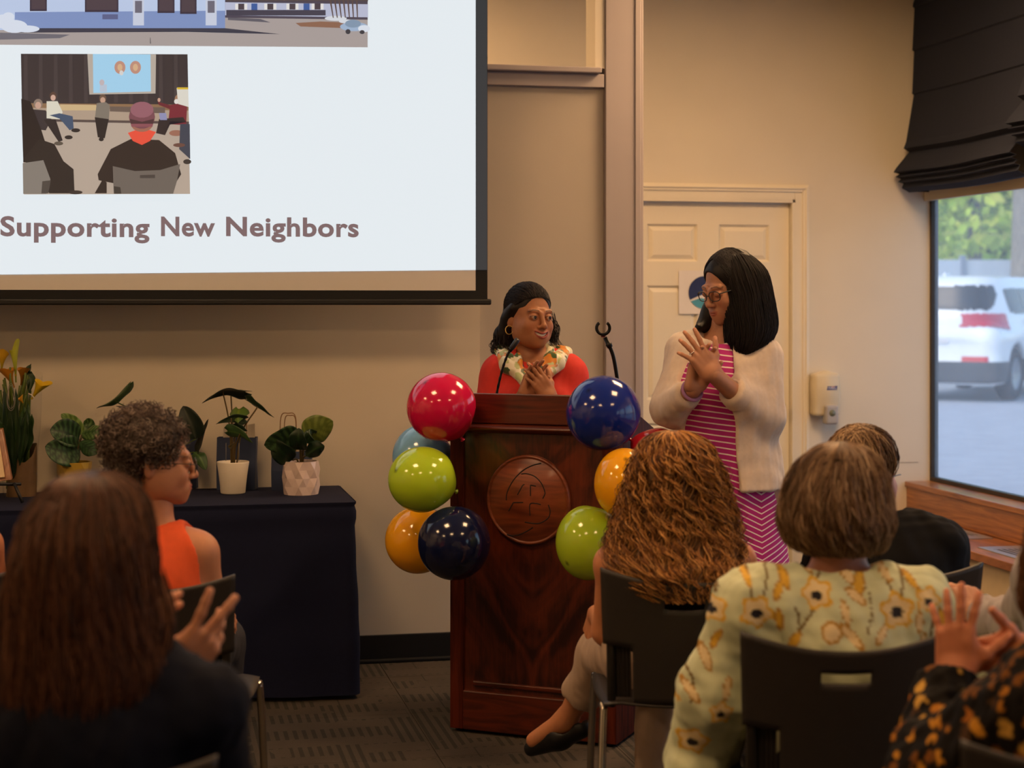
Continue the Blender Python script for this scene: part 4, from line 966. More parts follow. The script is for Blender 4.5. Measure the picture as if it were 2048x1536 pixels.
# alocasia hidden behind the curly-haired listener
f, r = plant(352, 6.76, 'dark heart-leaved plant in a white pot, mostly behind the person in orange')
m_wpot = mat('white_glazed_pot', C('#e6dccb'), 0.35, noise=0.02)
def white_pot(parent):
    n = 72; V = []; prof = [(0.0,0.0),(0.046,0.0),(0.048,0.004),(0.0635,0.122),(0.0625,0.126),(0.058,0.124),(0.055,0.10)]
    for (q,z) in prof:
        for i in range(n): a = 2*math.pi*i/n+z*4.0; k = q+(0.0009 if i%2 else 0)*(1 if 0.003 < z < 0.121 and q > 0.047 else 0); V.append((k*math.cos(a),k*math.sin(a),z))
    Q = [(i*n+j,i*n+(j+1)%n,(i+1)*n+(j+1)%n,(i+1)*n+j) for i in range(len(prof)-1) for j in range(n)]
    obj('pot', fast_mesh('pot', V, Q), m_wpot, parent); pot_soil(parent, 0.056, 0.108)
white_pot(r); base = np.array([0,0,0.11])
for mid, sd, w, c1, c2, sh in (
    ([(392,878,-.02),(383,850,-.03),(366,812,-.02)], (1,-0.1,0.2), 0.052, '#16241a', '#4a4f44', 'oval'),
    ([(394,910,0.0),(404,880,-.01),(417,838,0.0)], (0.6,-0.8,0.2), 0.028, '#131a14', '#2a3324', 'oval'),
    ([(388,904,0.0),(400,915,-.03),(412,940,-.04)], (0.9,0.2,0.5), 0.026, MD, '#66854a', 'oval'),
    ([(254,770,0.0),(225,800,0.0),(193,816,0.02)], (0.25,-1,0.35), 0.05, MD, LT, 'arrow'),
    ([(300,840,0.0),(268,818,0.0),(232,812,0.0)], (0.2,-1,0.4), 0.05, DK, MD, 'arrow')):
    pts = [f(*q) for q in mid]; leaf(r, pts, sd, w, sh, c1, c2, 0, 0.35, 0.002); at = pts[0] if sh != 'arrow' else pts[1]; stem(r, [base, base+np.array([(at[0])*0.3,0,(at[2]-0.1)*0.6]), at], 0.0026, m_stemg)
# alocasia in a fluted white pot
f, r = plant(466, 6.72, 'tall arrow-leaved plant in a white fluted pot in front of a navy bag'); white_pot(r); base = np.array([0,0,0.112])
for mid, sd, w, c1, c2, sh, cup in (
    ([(490,783,0.0),(445,781,-.01),(404,806,-.02)], (0.1,-1,0.42), 0.055, '#1a2a18', '#33482a', 'arrow', 0.25),
    ([(462,792,0.06),(480,785,0.05),(501,795,0.05)], (0.1,-1,0.3), 0.02, '#22351d', '#33482a', 'leaf', 0.3),
    ([(494,800,0.0),(515,814,0.0),(548,835,-.01)], (0.3,-1,0.45), 0.034, '#1f331c', '#3c542c', 'arrow', 0.3),
    ([(478,818,0.0),(476,832,-.03),(476,846,-.05)], (1,0,0.05), 0.040, LT, YL, 'arrow', 0.5),
    ([(490,838,-.02),(462,836,-.04),(432,848,-.05)], (0.2,-0.5,0.8), 0.026, '#3a4a35', '#56684a', 'arrow', 0.3),
    ([(455,862,-.04),(480,868,-.06),(506,886,-.08)], (-0.2,-0.4,1), 0.030, MD, LT, 'arrow', 0.25),
    ([(462,852,0.0),(478,856,-.02),(495,862,-.03)], (-0.1,-0.6,0.8), 0.018, DK, MD, 'leaf', 0.3),
    ([(468,884,-.01),(462,892,-.02),(456,892,-.03)], (0.3,-0.3,1), 0.010, '#5a5030', '#6d6036', 'leaf', 0.2)):
    pts = [f(*q) for q in mid]; leaf(r, pts, sd, w, sh, c1, c2, 0, cup, 0.002); at = pts[1] if sh == 'arrow' and abs(mid[0][0]-mid[-1][0]) > 40 else pts[0]
    stem(r, [base+np.array([at[0]*0.15,0,0]), base+np.array([at[0]*0.35,at[1]*0.4,(at[2]-0.11)*0.55]), at], 0.003, m_stem)
for sx in (452,478): tube('plant_stake', [f(sx,922,-0.02),f(sx,886,-0.02)], 0.0012, mat('steel_wire', C('#a09a90'), 0.3, 0.8), r, 6, 2)
# calathea in a blush faceted pot
f, r = plant(602, 6.70, 'broad-leaved plant in a blush white pot of triangle facets, at the table end')
facet_pot(r, 0.068, 0.069, 0.130, mat('blush_pot', C('#d9c4bd'), 0.28, noise=0.02, coat=0.3), 14, 4, 0.007); pot_soil(r, 0.062, 0.118); base = np.array([0,0,0.118])
for mid, sd, w, c1, c2, st, cup in (
    ([(610,876,0.0),(634,858,-.01),(666,842,-.02)], (0.35,-0.25,1), 0.058, '#5f7030', '#7a8a3e', 5, 0.15),
    ([(598,876,-.02),(570,880,-.05),(528,890,-.08)], (-0.1,-0.35,1), 0.060, '#1b2f1a', '#3f5c36', 6, 0.2),
    ([(585,920,-.03),(565,905,-.06),(545,880,-.06)], (0.7,-0.3,0.7), 0.045, '#182a17', '#24401f', 0, 0.2),
    ([(602,900,-.03),(597,878,-.07),(598,856,-.07)], (1,-0.2,0), 0.036, '#1c301a', '#2c4a24', 0, 0.4),
    ([(612,886,-.02),(622,870,-.03),(634,862,-.03)], (0.7,-0.2,0.6), 0.026, '#233a1d', '#35532a', 0, 0.4),
    ([(612,912,-.03),(630,898,-.05),(649,892,-.06)], (0.2,-0.3,1), 0.032, '#1b2f1a', '#3a5830', 0, 0.4)):
    pts = [f(*q) for q in mid]; leaf(r, pts, sd, w, 'oval', c1, c2, st, cup, 0.004); stem(r, [base+np.array([pts[0][0]*0.3,0,0]), (base+pts[0])/2+np.array([0,0,0.01]), pts[0]], 0.0032, m_stem)

# navy gift bags with twisted handles
m_bag = mat('navy_paper', C('#1e2f52'), 0.6, noise=0.06, nscale=30); m_kraft = mat('kraft_handle', C('#8d6a48'), 0.8); m_tissue = mat('tissue_paper', C('#cfc4b2'), 0.85, noise=0.03)
def gift_bag(px0, px1, pytop, d, label, tissue=None, handle=None):
    pc = (px0+px1)/2; f = TFrame(pc, d); r = empty('gift_bag', f.loc, f.rot, label, 'gift bag', 'navy gift bags on the table')
    a = f(px0,985)[0]; b_ = f(px1,985)[0]; h = f(pc,pytop)[2]; t = 0.045
    bm = bmesh.new(); lo = [bm.verts.new(p) for p in ((a+.002,-t,0),(b_-.002,-t,0),(b_-.002,t,0),(a+.002,t,0))]; mid = [bm.verts.new(p) for p in ((a,-t*0.9,h*0.5),(b_,-t*0.9,h*0.5),(b_-.006,t*0.9,h*0.5),(a+.006,t*0.9,h*0.5))]; hi = [bm.verts.new(p) for p in ((a,-t*0.55,h),(b_,-t*0.55,h),(b_,t*0.55,h),(a,t*0.55,h))]
    bm.faces.new(lo[::-1])
    for q,w in ((lo,mid),(mid,hi)):
        for i in range(4): bm.faces.new((q[i],q[(i+1)%4],w[(i+1)%4],w[i]))
    bm_obj('bag_body', bm, m_bag, r)
    if tissue:
        x0,x1,yt = tissue; A_,B_ = f(x0,yt),f(x1,yt); V = []; N = 12
        for i in range(N):
            u = i/(N-1); x = A_[0]+(B_[0]-A_[0])*u; V += [(x,0.004*math.sin(u*9),h-0.03),(x,0.008*math.sin(u*9+1),A_[2]+0.004*math.sin(u*7))]
        o = obj('tissue', fast_mesh('tissue', V, [(2*i,2*i+2,2*i+3,2*i+1) for i in range(N-1)]), m_tissue, r)
    if handle:
        for k,(x0,x1,yt) in enumerate(handle):
            sy = -t*0.5 if k == 0 else t*0.5
            pts = [f(x0,0)*[1,0,0]+[0,sy,h-0.03], f(x0,0)*[1,0,0]+[0,sy,f(x0,yt)[2]-0.02], f((x0+x1)/2,yt)*[1,0,1]+[0,sy,0], f(x1,0)*[1,0,0]+[0,sy,f(x1,yt)[2]-0.02], f(x1,0)*[1,0,0]+[0,sy,h-0.03]]
            tube('handle', pts, 0.0022, m_kraft, r, 6, 24)
    return r
gift_bag(104,182,905,6.88,'navy gift bag standing behind the golden pot',None,((128,160,835),))
gift_bag(322,397,875,6.93,'navy gift bag mostly hidden behind the dark heart-leaved plant',None,((345,375,842),))
gift_bag(436,514,874,6.88,'navy gift bag behind the tall arrow-leaved plant', (446,510,848), ((468,494,832),))
gift_bag(545,624,902,6.86,'navy gift bag with tissue and two handle loops behind the blush pot', (553,600,857), ((563,593,826),(568,590,832)))

# wrapped bouquet of calla lilies at the left edge
f = TFrame(32, 6.62); r = empty('bouquet', f.loc, f.rot, 'bouquet of yellow calla lilies wrapped in kraft paper and clear film', 'flowers')
m_paper = mat('kraft_wrap', C('#6d5233'), 0.75, noise=0.15, nscale=25, bump=0.4, bscale=40)
def wrap_cone(name, rows, m, n=40, seed=0, amp=0.006, closed=True):
    V = []
    for (cx,r_,z) in rows:
        for i in range(n): a = 2*math.pi*i/n; q = r_*(1+0.10*math.sin(3*a+seed)+0.05*math.sin(8*a+z*30)); V.append((cx+q*math.cos(a),q*0.75*math.sin(a),z+(amp*6*math.sin(2*a+0.6) if (cx,r_,z)==rows[-1] else 0)))
    Q = [(i*n+j,i*n+(j+1)%n,(i+1)*n+(j+1)%n,(i+1)*n+j) for i in range(len(rows)-1) for j in range(n)]
    return obj(name, fast_mesh(name, V, Q), m, r)
zt = lambda py: f(32,py)[2]
wrap_cone('kraft_wrap', [(0.015,0.055,0.0),(0.018,0.056,0.06),(0.015,0.058,zt(905))], m_paper, seed=1)
m_film = bpy.data.materials.new('clear_film'); m_film.use_nodes = True; n, l, b = nodes_of(m_film)
tr = n.new('ShaderNodeBsdfTransparent'); gl = n.new('ShaderNodeBsdfGlossy'); gl.inputs['Roughness'].default_value = 0.12; gl.inputs[0].default_value = (0.8,0.8,0.8,1); lw = n.new('ShaderNodeLayerWeight'); lw.inputs[0].default_value = 0.25
nz = n.new('ShaderNodeTexNoise'); nz.inputs['Scale'].default_value = 40; bp = n.new('ShaderNodeBump'); bp.inputs['Strength'].default_value = 0.5; bp.inputs['Distance'].default_value = 0.01; l.new(nz.outputs['Fac'],bp.inputs['Height']); l.new(bp.outputs[0],gl.inputs['Normal'])
ms = n.new('ShaderNodeMixShader'); mk = n.new('ShaderNodeMath'); mk.operation = 'MULTIPLY'; mk.inputs[1].default_value = 0.35; l.new(lw.outputs['Facing'],mk.inputs[0]); l.new(mk.outputs[0],ms.inputs[0]); l.new(tr.outputs[0],ms.inputs[1]); l.new(gl.outputs[0],ms.inputs[2]); l.new(ms.outputs[0], n['Material Output'].inputs['Surface'])
wrap_cone('clear_film', [(0.012,0.062,0.001),(0.012,0.064,0.08),(0.008,0.072,0.17),(0.0,0.085,0.27),(-0.01,0.10,zt(760))], m_film, 56, 2)
rs = random.Random(5)
for k in range(26):
    x0 = -0.03+rs.random()*0.075; top = (rs.random()-0.55)*0.13
    zz_ = zt(720)+(rs.random()*0.12-0.14)
    tube('stem', [(x0,rs.uniform(-.03,.03),0.03),(x0*1.1,rs.uniform(-.03,.03),0.15),(top,rs.uniform(-.05,.04),zz_)], [0.006,0.004], mat('calla_stem', C('#54651f'), 0.5), r, 6, 12)
for k in range(14):
    x0 = -0.05+0.105*k/13; x1 = x0*1.6-0.01; z0 = rs.uniform(0.10,0.2); z1 = rs.uniform(0.26,0.44); yy = rs.uniform(-0.06,0.0)
    leaf(r, [(x0*0.6,yy,z0-0.03),(x0+0.3*(x1-x0),yy-0.02,(z0+z1)/2),(x1,yy-0.03+rs.uniform(-.02,.02),z1)], (0.9,rs.uniform(-.6,.6),0.1), rs.uniform(0.016,0.03), 'leaf', rs.choice(['#20341c','#2b4420','#35502a']), '#3d5a2c', 0, 0.3, 0.006)
leaf(r, [f(58,785,-.02),f(62,760,-.01),f(54,745,0),f(62,728,0)], (1,0.2,0), 0.018, 'leaf', '#22381c', '#33502a', 0, 0.4, 0.008)
m_calla = mat('calla_petal', (0.6,0.4,0.05,1), 0.45, attr='Col', noise=0.08, nscale=30, sss=0.1)
def calla(p0, p1, wid, ca, cb, roll=0.0):
    """trumpet spathe from throat p0 to lip p1"""
    p0 = np.array(p0); p1 = np.array(p1); ax = p1-p0; L_ = np.linalg.norm(ax); ax /= L_; sdv = np.cross(ax,(0.2,-1,0.3)); sdv /= np.linalg.norm(sdv); up = np.cross(sdv,ax); nt,na = 12,20; V = []; cols = []
    for i in range(nt):
        t = i/(nt-1); rad = wid*(0.16+0.84*t**1.9)
        for j in range(na):
            a = 2*math.pi*j/na+roll; open_ = max(0,math.cos(a-roll)); ln = L_*t*(1+0.35*open_*t*t); flare = 1+0.25*t**3*math.cos(2*a)
            V.append(p0+ax*ln+(sdv*math.cos(a)+up*math.sin(a))*rad*flare); k = min(1,t*1.3); cols.append(np.array(C(ca)[:3])*(1-k)+np.array(C(cb)[:3])*k)
    Q = [(i*na+j,i*na+(j+1)%na,(i+1)*na+(j+1)%na,(i+1)*na+j) for i in range(nt-1) for j in range(na)]
    g = Geo(); g.add(V,Q,None,np.array(cols)); o = g.out('calla_flower', m_calla, r)
    tube('spadix', [p0+ax*L_*0.2, p0+ax*L_*0.85], [0.004,0.003], mat('spadix', C('#c99a1e'), 0.6), o, 8, 6)
calla(f(3,742,-.02), f(5,708,-.03), 0.020, '#8d8f1e', '#c79a1e', 1.5); calla(f(32,765,-.02), f(29,700,-.02), 0.017, '#6a7d22', '#a8ab2c', 0.6); calla(f(28,775,0), f(14,742,-.03), 0.026, '#a8701a', '#c98420', 2.4); calla(f(42,770,0.02), f(47,740,-.02), 0.02, '#a0701c', '#bd7d1e', 1.0)
calla(f(63,798,-.03), f(84,768,-.05), 0.026, '#b89a14', '#d8b71a', -0.3); calla(f(46,806,-.05), f(40,796,-.06), 0.014, '#c98a14', '#dca01a', 0.5); calla(f(-12,760,0), f(-14,720,-.02), 0.022, '#8d8f1e', '#c79a1e', 1.5)
m_wire = mat('steel_wire', C('#a09a90'), 0.3, 0.8)
for rr in (1.0,0.85):
    ang = np.linspace(0,2*math.pi,28); tube('wire_clip', [f(22+10*rr*math.cos(a)*(0.8+0.2*math.sin(a)),794+27*rr*math.sin(a),-0.10) for a in ang], 0.0011, m_wire, r, 6, 60)
tube('ribbon_end', [f(57,787,-.09),f(63,790,-.10),f(68,796,-.10)], 0.002, m_tissue, r, 6, 8)
# wooden plaque on a small black easel at the very left
f = TFrame(-22, 6.45); r = empty('plaque', f.loc, f.rot, 'wooden plaque leaning on a black stand at the left edge', 'plaque')
bm = bmesh.new(); A_ = [f(-70,868,0.02),f(4,858,0.02),f(23,960,-.05),f(-60,970,-.05)]; add_prism(bm, [tuple(q) for q in A_], (0,0.02,0.004)); soft(bm_obj('board', bm, wood('plaque_wood', C('#7a4a2c'), C('#a87250'), (14,14,2), 0.4, 0.2), r), 0.003)
bm = bmesh.new(); A_ = [f(-62,876,0.012),f(-4,868,0.012),f(9,954,-.056),f(-54,962,-.056)]; add_prism(bm, [tuple(q) for q in A_], (0,0.006,0.001)); bm_obj('engraved_plate', bm, mat('plaque_plate', C('#d8b98a'), 0.4), r)
st = empty('display_easel', f.loc, f.rot, 'small black easel carrying the wooden plaque', 'easel')
tube('ledge', [f(-66,969,-.075),f(42,968,-.06)], 0.006, m_black, st, 8, 3); 
for a_,b_ in (((28,966,-.07),(45,987,-.09)),((-56,966,-.07),(-70,987,-.09)),((-15,966,-.06),(-18,986,0.09))): tube('foot', [f(*a_),np.array([f(*b_)[0],f(*b_)[1],0.006])], 0.006, m_black, st, 8, 3)
tube('back_post', [f(-15,966,-.055),f(-13,880,0.05)], 0.005, m_black, st, 8, 3)
# ================================================================== chairs
m_chair = mat('charcoal_chair_plastic', C('#35302d'), 0.42, noise=0.05, nscale=40, bump=0.1, bscale=500); m_chrome = mat('chrome_tube', C('#b8b0a4'), 0.22, 0.95); m_post = mat('dark_steel', C('#3a3632'), 0.4, 0.6)
def grid_masked(xs, zs, pos, keep):
    V = []; ids = {}; Q = []
    for i in range(len(xs)-1):
        for j in range(len(zs)-1):
            if not keep((xs[i]+xs[i+1])/2, (zs[j]+zs[j+1])/2): continue
            q = []
            for (a,b_) in ((i,j),(i+1,j),(i+1,j+1),(i,j+1)):
                if (a,b_) not in ids: ids[(a,b_)] = len(V); V.append(pos(xs[a],zs[b_]))
                q.append(ids[(a,b_)])
            Q.append(q)
    return V, Q
def make_chair_meshes():
    out = {}
    xs = np.unique(np.round(np.concatenate([np.linspace(-0.218,0.218,31),[-0.053,0.053,-0.138,0.138]]),4)); zs = np.unique(np.concatenate([np.linspace(0.44,0.60,9),np.linspace(0.60,0.722,8),[0.722,0.748],np.linspace(0.748,0.80,5)]))
    def pos(x,z):
        u = x/0.218; k = (z-0.44)/0.36
        top = 0.808-0.036*(1-u*u); zz_ = 0.44+(top-0.44)*k
        return (x*(0.93+0.07*k), -0.205-0.042*(1-u*u)*(0.4+0.6*k)-0.055*k**1.3, zz_)
    def keep(x,z):
        if 0.722 < z < 0.748 and abs(x) < 0.053: return False
        return z > 0.60 or abs(x) < 0.138
    out['backrest'] = fast_mesh('backrest', *grid_masked(xs,zs,pos,keep))
    V = []; Q = []; nr = 13
    for i in range(nr):
        x = 0.142+0.058*i/(nr-1)
        for z in (0.455,0.60): p = pos(x,z); V.append((p[0],p[1]+0.016+(0.004 if i%2 else 0),p[2]))
    Q = [(2*i,2*i+2,2*i+3,2*i+1) for i in range(nr-1)]
    out['rib_panel'] = fast_mesh('rib_panel', V, Q, smooth=False)
    V2 = np.array(V)*[-1,1,1]; out['rib_panel2'] = fast_mesh('rib_panel', V2, np.array(Q)[:,::-1], smooth=False)
    xs = np.linspace(-0.225,0.225,19); ys = np.linspace(-0.225,0.235,19)
    def spos(x,y):
        u = x/0.225; w = (y+0.225)/0.46; z = 0.452-0.018*(1-u*u)*(1-0.4*w)-0.05*max(0,w-0.82)**1.0*3*max(0,w-0.82)-0.012*max(0,abs(u)-0.8)*5
        return (x*(0.92+0.08*math.sin(w*math.pi)),y,z)
    out['seat'] = fast_mesh('seat', *grid_masked(xs,ys,spos,lambda x,y: True))
    return out
CH = make_chair_meshes()
for k, me in CH.items(): me.materials.append(m_chair)
def t_mesh(pts, r, n=14, sides=8):
    pth = smooth_path(pts, n); V,Q = tubes(pth[None], r, sides); me = fast_mesh('leg', V, Q); return me
LEGS = {}
for sx in (-1,1):
    LEGS[(sx,1)] = t_mesh([(sx*0.19,0.10,0.432),(sx*0.205,0.18,0.425),(sx*0.214,0.205,0.39),(sx*0.226,0.245,0.0)], 0.011); LEGS[(sx,-1)] = t_mesh([(sx*0.17,-0.05,0.432),(sx*0.20,-0.15,0.425),(sx*0.207,-0.18,0.39),(sx*0.222,-0.27,0.0)], 0.011)
    LEGS[(sx,0)] = t_mesh([(sx*0.185,-0.185,0.43),(sx*0.187,-0.205,0.50),(sx*0.19,-0.225,0.66)], 0.012)
for k, me in LEGS.items(): me.materials.append(m_chrome if k[1] else m_post)
def chair(px, d_back, label, rz=0.0):
    f = Frame(CXP+(px-CXP)*d_back/(d_back+0.26), d_back+0.26)
    r = empty('stacking_chair', f.loc, f.rot+rz, label, 'chair', 'stacking chairs of the audience')
    for k, me in CH.items():
        o = bpy.data.objects.new(k.replace('2',''), me); link(o, r)
        if k in ('backrest','seat'):
            sm = o.modifiers.new('solid','SOLIDIFY'); sm.thickness = 0.007; sm.offset = 0
    for (sx,w), me in LEGS.items(): link(bpy.data.objects.new('leg' if w else 'back_post', me), r)
    return r

# ================================================================== people: shared builders
m_skin = mat('skin', (0.5,0.3,0.2,1), 0.5, noise=0.04, nscale=60, attr='Col', sss=0.12, spec=0.35, bump=0.05, bscale=500)
m_hair = mat('hair', (0.1,0.05,0.03,1), 0.52, noise=0.05, attr='Col', spec=0.3)
m_eye = mat('eyeball', (1,1,1,1), 0.12, noise=0.0, attr='Col')
def unit(v): v = np.array(v, float); return v/(np.linalg.norm(v)+1e-12)
def p_disc(c, d, rad, L):
    """block beyond point c along d (for cutting cuffs flat)"""
    d = unit(d); a = unit(np.cross(d,(0.3,0.9,0.2))); b_ = np.cross(d,a); R = np.stack([a,b_,d],1)
    return p_box(np.array(c)+d*L/2, (rad,rad,L/2), R, 0.002)
def torso(J, inf=0.0, T=None, fat=1.0, k=0.06):
    T = np.eye(3) if T is None else T
    out = [(p_ell(J['pel'],(0.168*fat+inf,0.118*fat+inf,0.115+inf),T),k),(p_ell(J['wai'],(0.138*fat+inf,0.102*fat+inf,0.125+inf),T),k),(p_ell(J['che'],(0.158*fat**0.5+inf,0.108*fat**0.5+inf,0.155+inf),T),k),
           (p_cone(J['shL'],J['shR'],0.050+inf,0.050+inf),0.06),(p_cone(J['nb']-np.array([0,0,0.03]),(J['shL']*0.62+J['nb']*0.38)+np.array([0,0,0.008]),0.045+inf,0.042+inf),0.05),(p_cone(J['nb']-np.array([0,0,0.03]),(J['shR']*0.62+J['nb']*0.38)+np.array([0,0,0.008]),0.045+inf,0.042+inf),0.05)]
    if J.get('bust') is not None:
        fw = T @ np.array([0,-1,0.0]); sd = T @ np.array([1,0,0.0])
        for s in (-1,1): out.append((p_ell(J['che']+fw*0.075+sd*s*0.068-np.array([0,0,0.02]),(0.062+inf,0.055+inf,0.062+inf)),0.04))
    return out
def arm(sh, el, wr, inf=0.0, r=(0.052,0.041,0.027)): return [(p_cone(sh,el,r[0]+inf,r[1]+inf),0.03),(p_cone(el,wr,r[1]+inf,r[2]+inf),0.02)]
def leg(hip, kn, an, inf=0.0, r=(0.088,0.058,0.036)): return [(p_cone(hip,kn,r[0]+inf,r[1]+inf),0.04),(p_cone(kn,an,r[1]+inf,r[2]+inf),0.03)]
def vol_of(prims, h, pad=0.03, cuts=(), planes=()):
    lo = np.min([p[0][1] for p in prims],0)-pad; hi = np.max([p[0][2] for p in prims],0)+pad
    v = Vol(lo, hi, h)
    for p,k in prims: v.u(p,k)
    for p,k in cuts: v.s_(p,k)
    for n_,o_ in planes: v.plane(n_,o_)
    return v
def cloth(name, prims, m, parent, h=0.006, cuts=(), planes=(), folds=0.004, freq=55, seed=0, col=None, it=2, squash=(1,1,0.55), extra=None, late=(), late_cuts=()):
    v = vol_of(list(prims)+list(late), h, 0.03)
    if late:
        v.F[:] = 1.0
        for p,k in prims: v.u(p,k)
    for p,k in cuts: v.s_(p,k)
    for n_,o_ in planes: v.plane(n_,o_)
    for p,k in late: v.u(p,k)
    for p,k in late_cuts: v.s_(p,k)
    V,Q = v.mesh(); V = relax(V,Q,it); N = vnormals(V,Q)
    if folds: V = V+N*(folds*vnoise(V*np.array(squash),seed,freq))[:,None]
    if extra is not None: V = extra(V,N)
    g = Geo(); c = np.ones((len(V),3)) if col is None else (col(V) if callable(col) else np.tile(np.array(C(col)[:3]),(len(V),1))); g.add(V,Q,None,c); return g.out(name, m, parent)
def hand(g, wrist, fdir, dorsal, side, skin, elbow, curl=((10,15,10),)*4, spread=(8,2,-3,-9), tdir=None, tbend=15, sc=1.0, h=0.0024):
    y = unit(fdir); z = unit(np.array(dorsal,float)-np.dot(dorsal,y)*y); x = np.cross(y,z); R = np.stack([x,y,z],1); s = side
    P_ = []
    kn = [(-0.027*s,0.088,0.001),(-0.008*s,0.092,0.003),(0.011*s,0.087,0.002),(0.027*s,0.078,-0.001)]; ln = [0.072,0.080,0.074,0.058]; rad = [0.0088,0.0090,0.0085,0.0075]
    P_.append((p_box((0,0.047,-0.002),(0.037,0.044,0.0125),None,0.0115),0.0))
    for k_ in kn: P_.append((p_cone((k_[0]*0.55,0.005,0.0),k_,0.0135,0.0095),0.008))
    P_.append((p_ell((-0.023*s,0.036,-0.011),(0.016,0.032,0.014)),0.012)); P_.append((p_ell((0.022*s,0.034,-0.009),(0.013,0.032,0.012)),0.012))
    el = R.T @ (np.array(elbow)-np.array(wrist)); el = unit(el)/sc
    for o in (-0.008,0.008): P_.append((p_cone((o,0.012,-0.001),el*0.11+np.array([o*0.6,0,0]),0.0195,0.026),0.02))
    tips = []
    for i in range(4):
        p = np.array(kn[i]); a = math.radians(spread[i]*s); d = np.array([-math.sin(a),math.cos(a),0.0]); ax = np.array([math.cos(a),math.sin(a),0]); ang = 0
        for j,fr in enumerate((0.46,0.30,0.24)):
            ang += math.radians(curl[i][j]); dd = d*math.cos(ang)+np.array([0,0,-1])*math.sin(ang); q = p+dd*ln[i]*fr
            r0 = rad[i]*(1-0.08*j); P_.append((p_cone(p,q,r0*(1.06 if j else 1.0),r0*0.93),0.0035 if j else 0.006)); p = q
        tips.append((p, dd))
    td = unit(tdir if tdir is not None else (-0.62*s,0.74,-0.25)); p0 = np.array([-0.021*s,0.018,-0.008]); p1 = p0+unit(td*0.8+np.array([-0.25*s,0.1,0]))*0.040; P_.append((p_cone(p0,p1,0.0145,0.0115),0.012)); P_.append((p_cone(p1,np.array(kn[0])*[0.9,0.75,1],0.010,0.008),0.016))
    p2 = p1+td*0.034; P_.append((p_cone(p1,p2,0.0108,0.0098),0.005)); td2 = unit(td+np.array([0.25*s*math.sin(math.radians(tbend)),0.3*math.sin(math.radians(tbend)),0])); p3 = p2+td2*0.026; P_.append((p_cone(p2,p3,0.0100,0.0080),0.004)); tips.append((p3,td2))
    v = vol_of(P_, h/sc, 0.012); v.plane(unit(el), 0.085/sc*sc); V,Q = v.mesh(); V = relax(V,Q,1,0.4)
    col = np.tile(np.array(skin),(len(V),1))
    for (tp,dd) in tips:
        nl = tp+np.array([0,0,0.005]); m_ = np.linalg.norm((V-nl)*[1,0.8,1],axis=1) < 0.0062; col[m_] = np.clip(np.array(skin)*1.15+[0.05,0.03,0.03],0,1)
    pal = V[:,2] < -0.008; col[pal] = np.clip(col[pal]*1.12+0.02,0,1)
    W = np.array(wrist)+(V*sc) @ R.T
    g.add(W,Q,None,col); return R
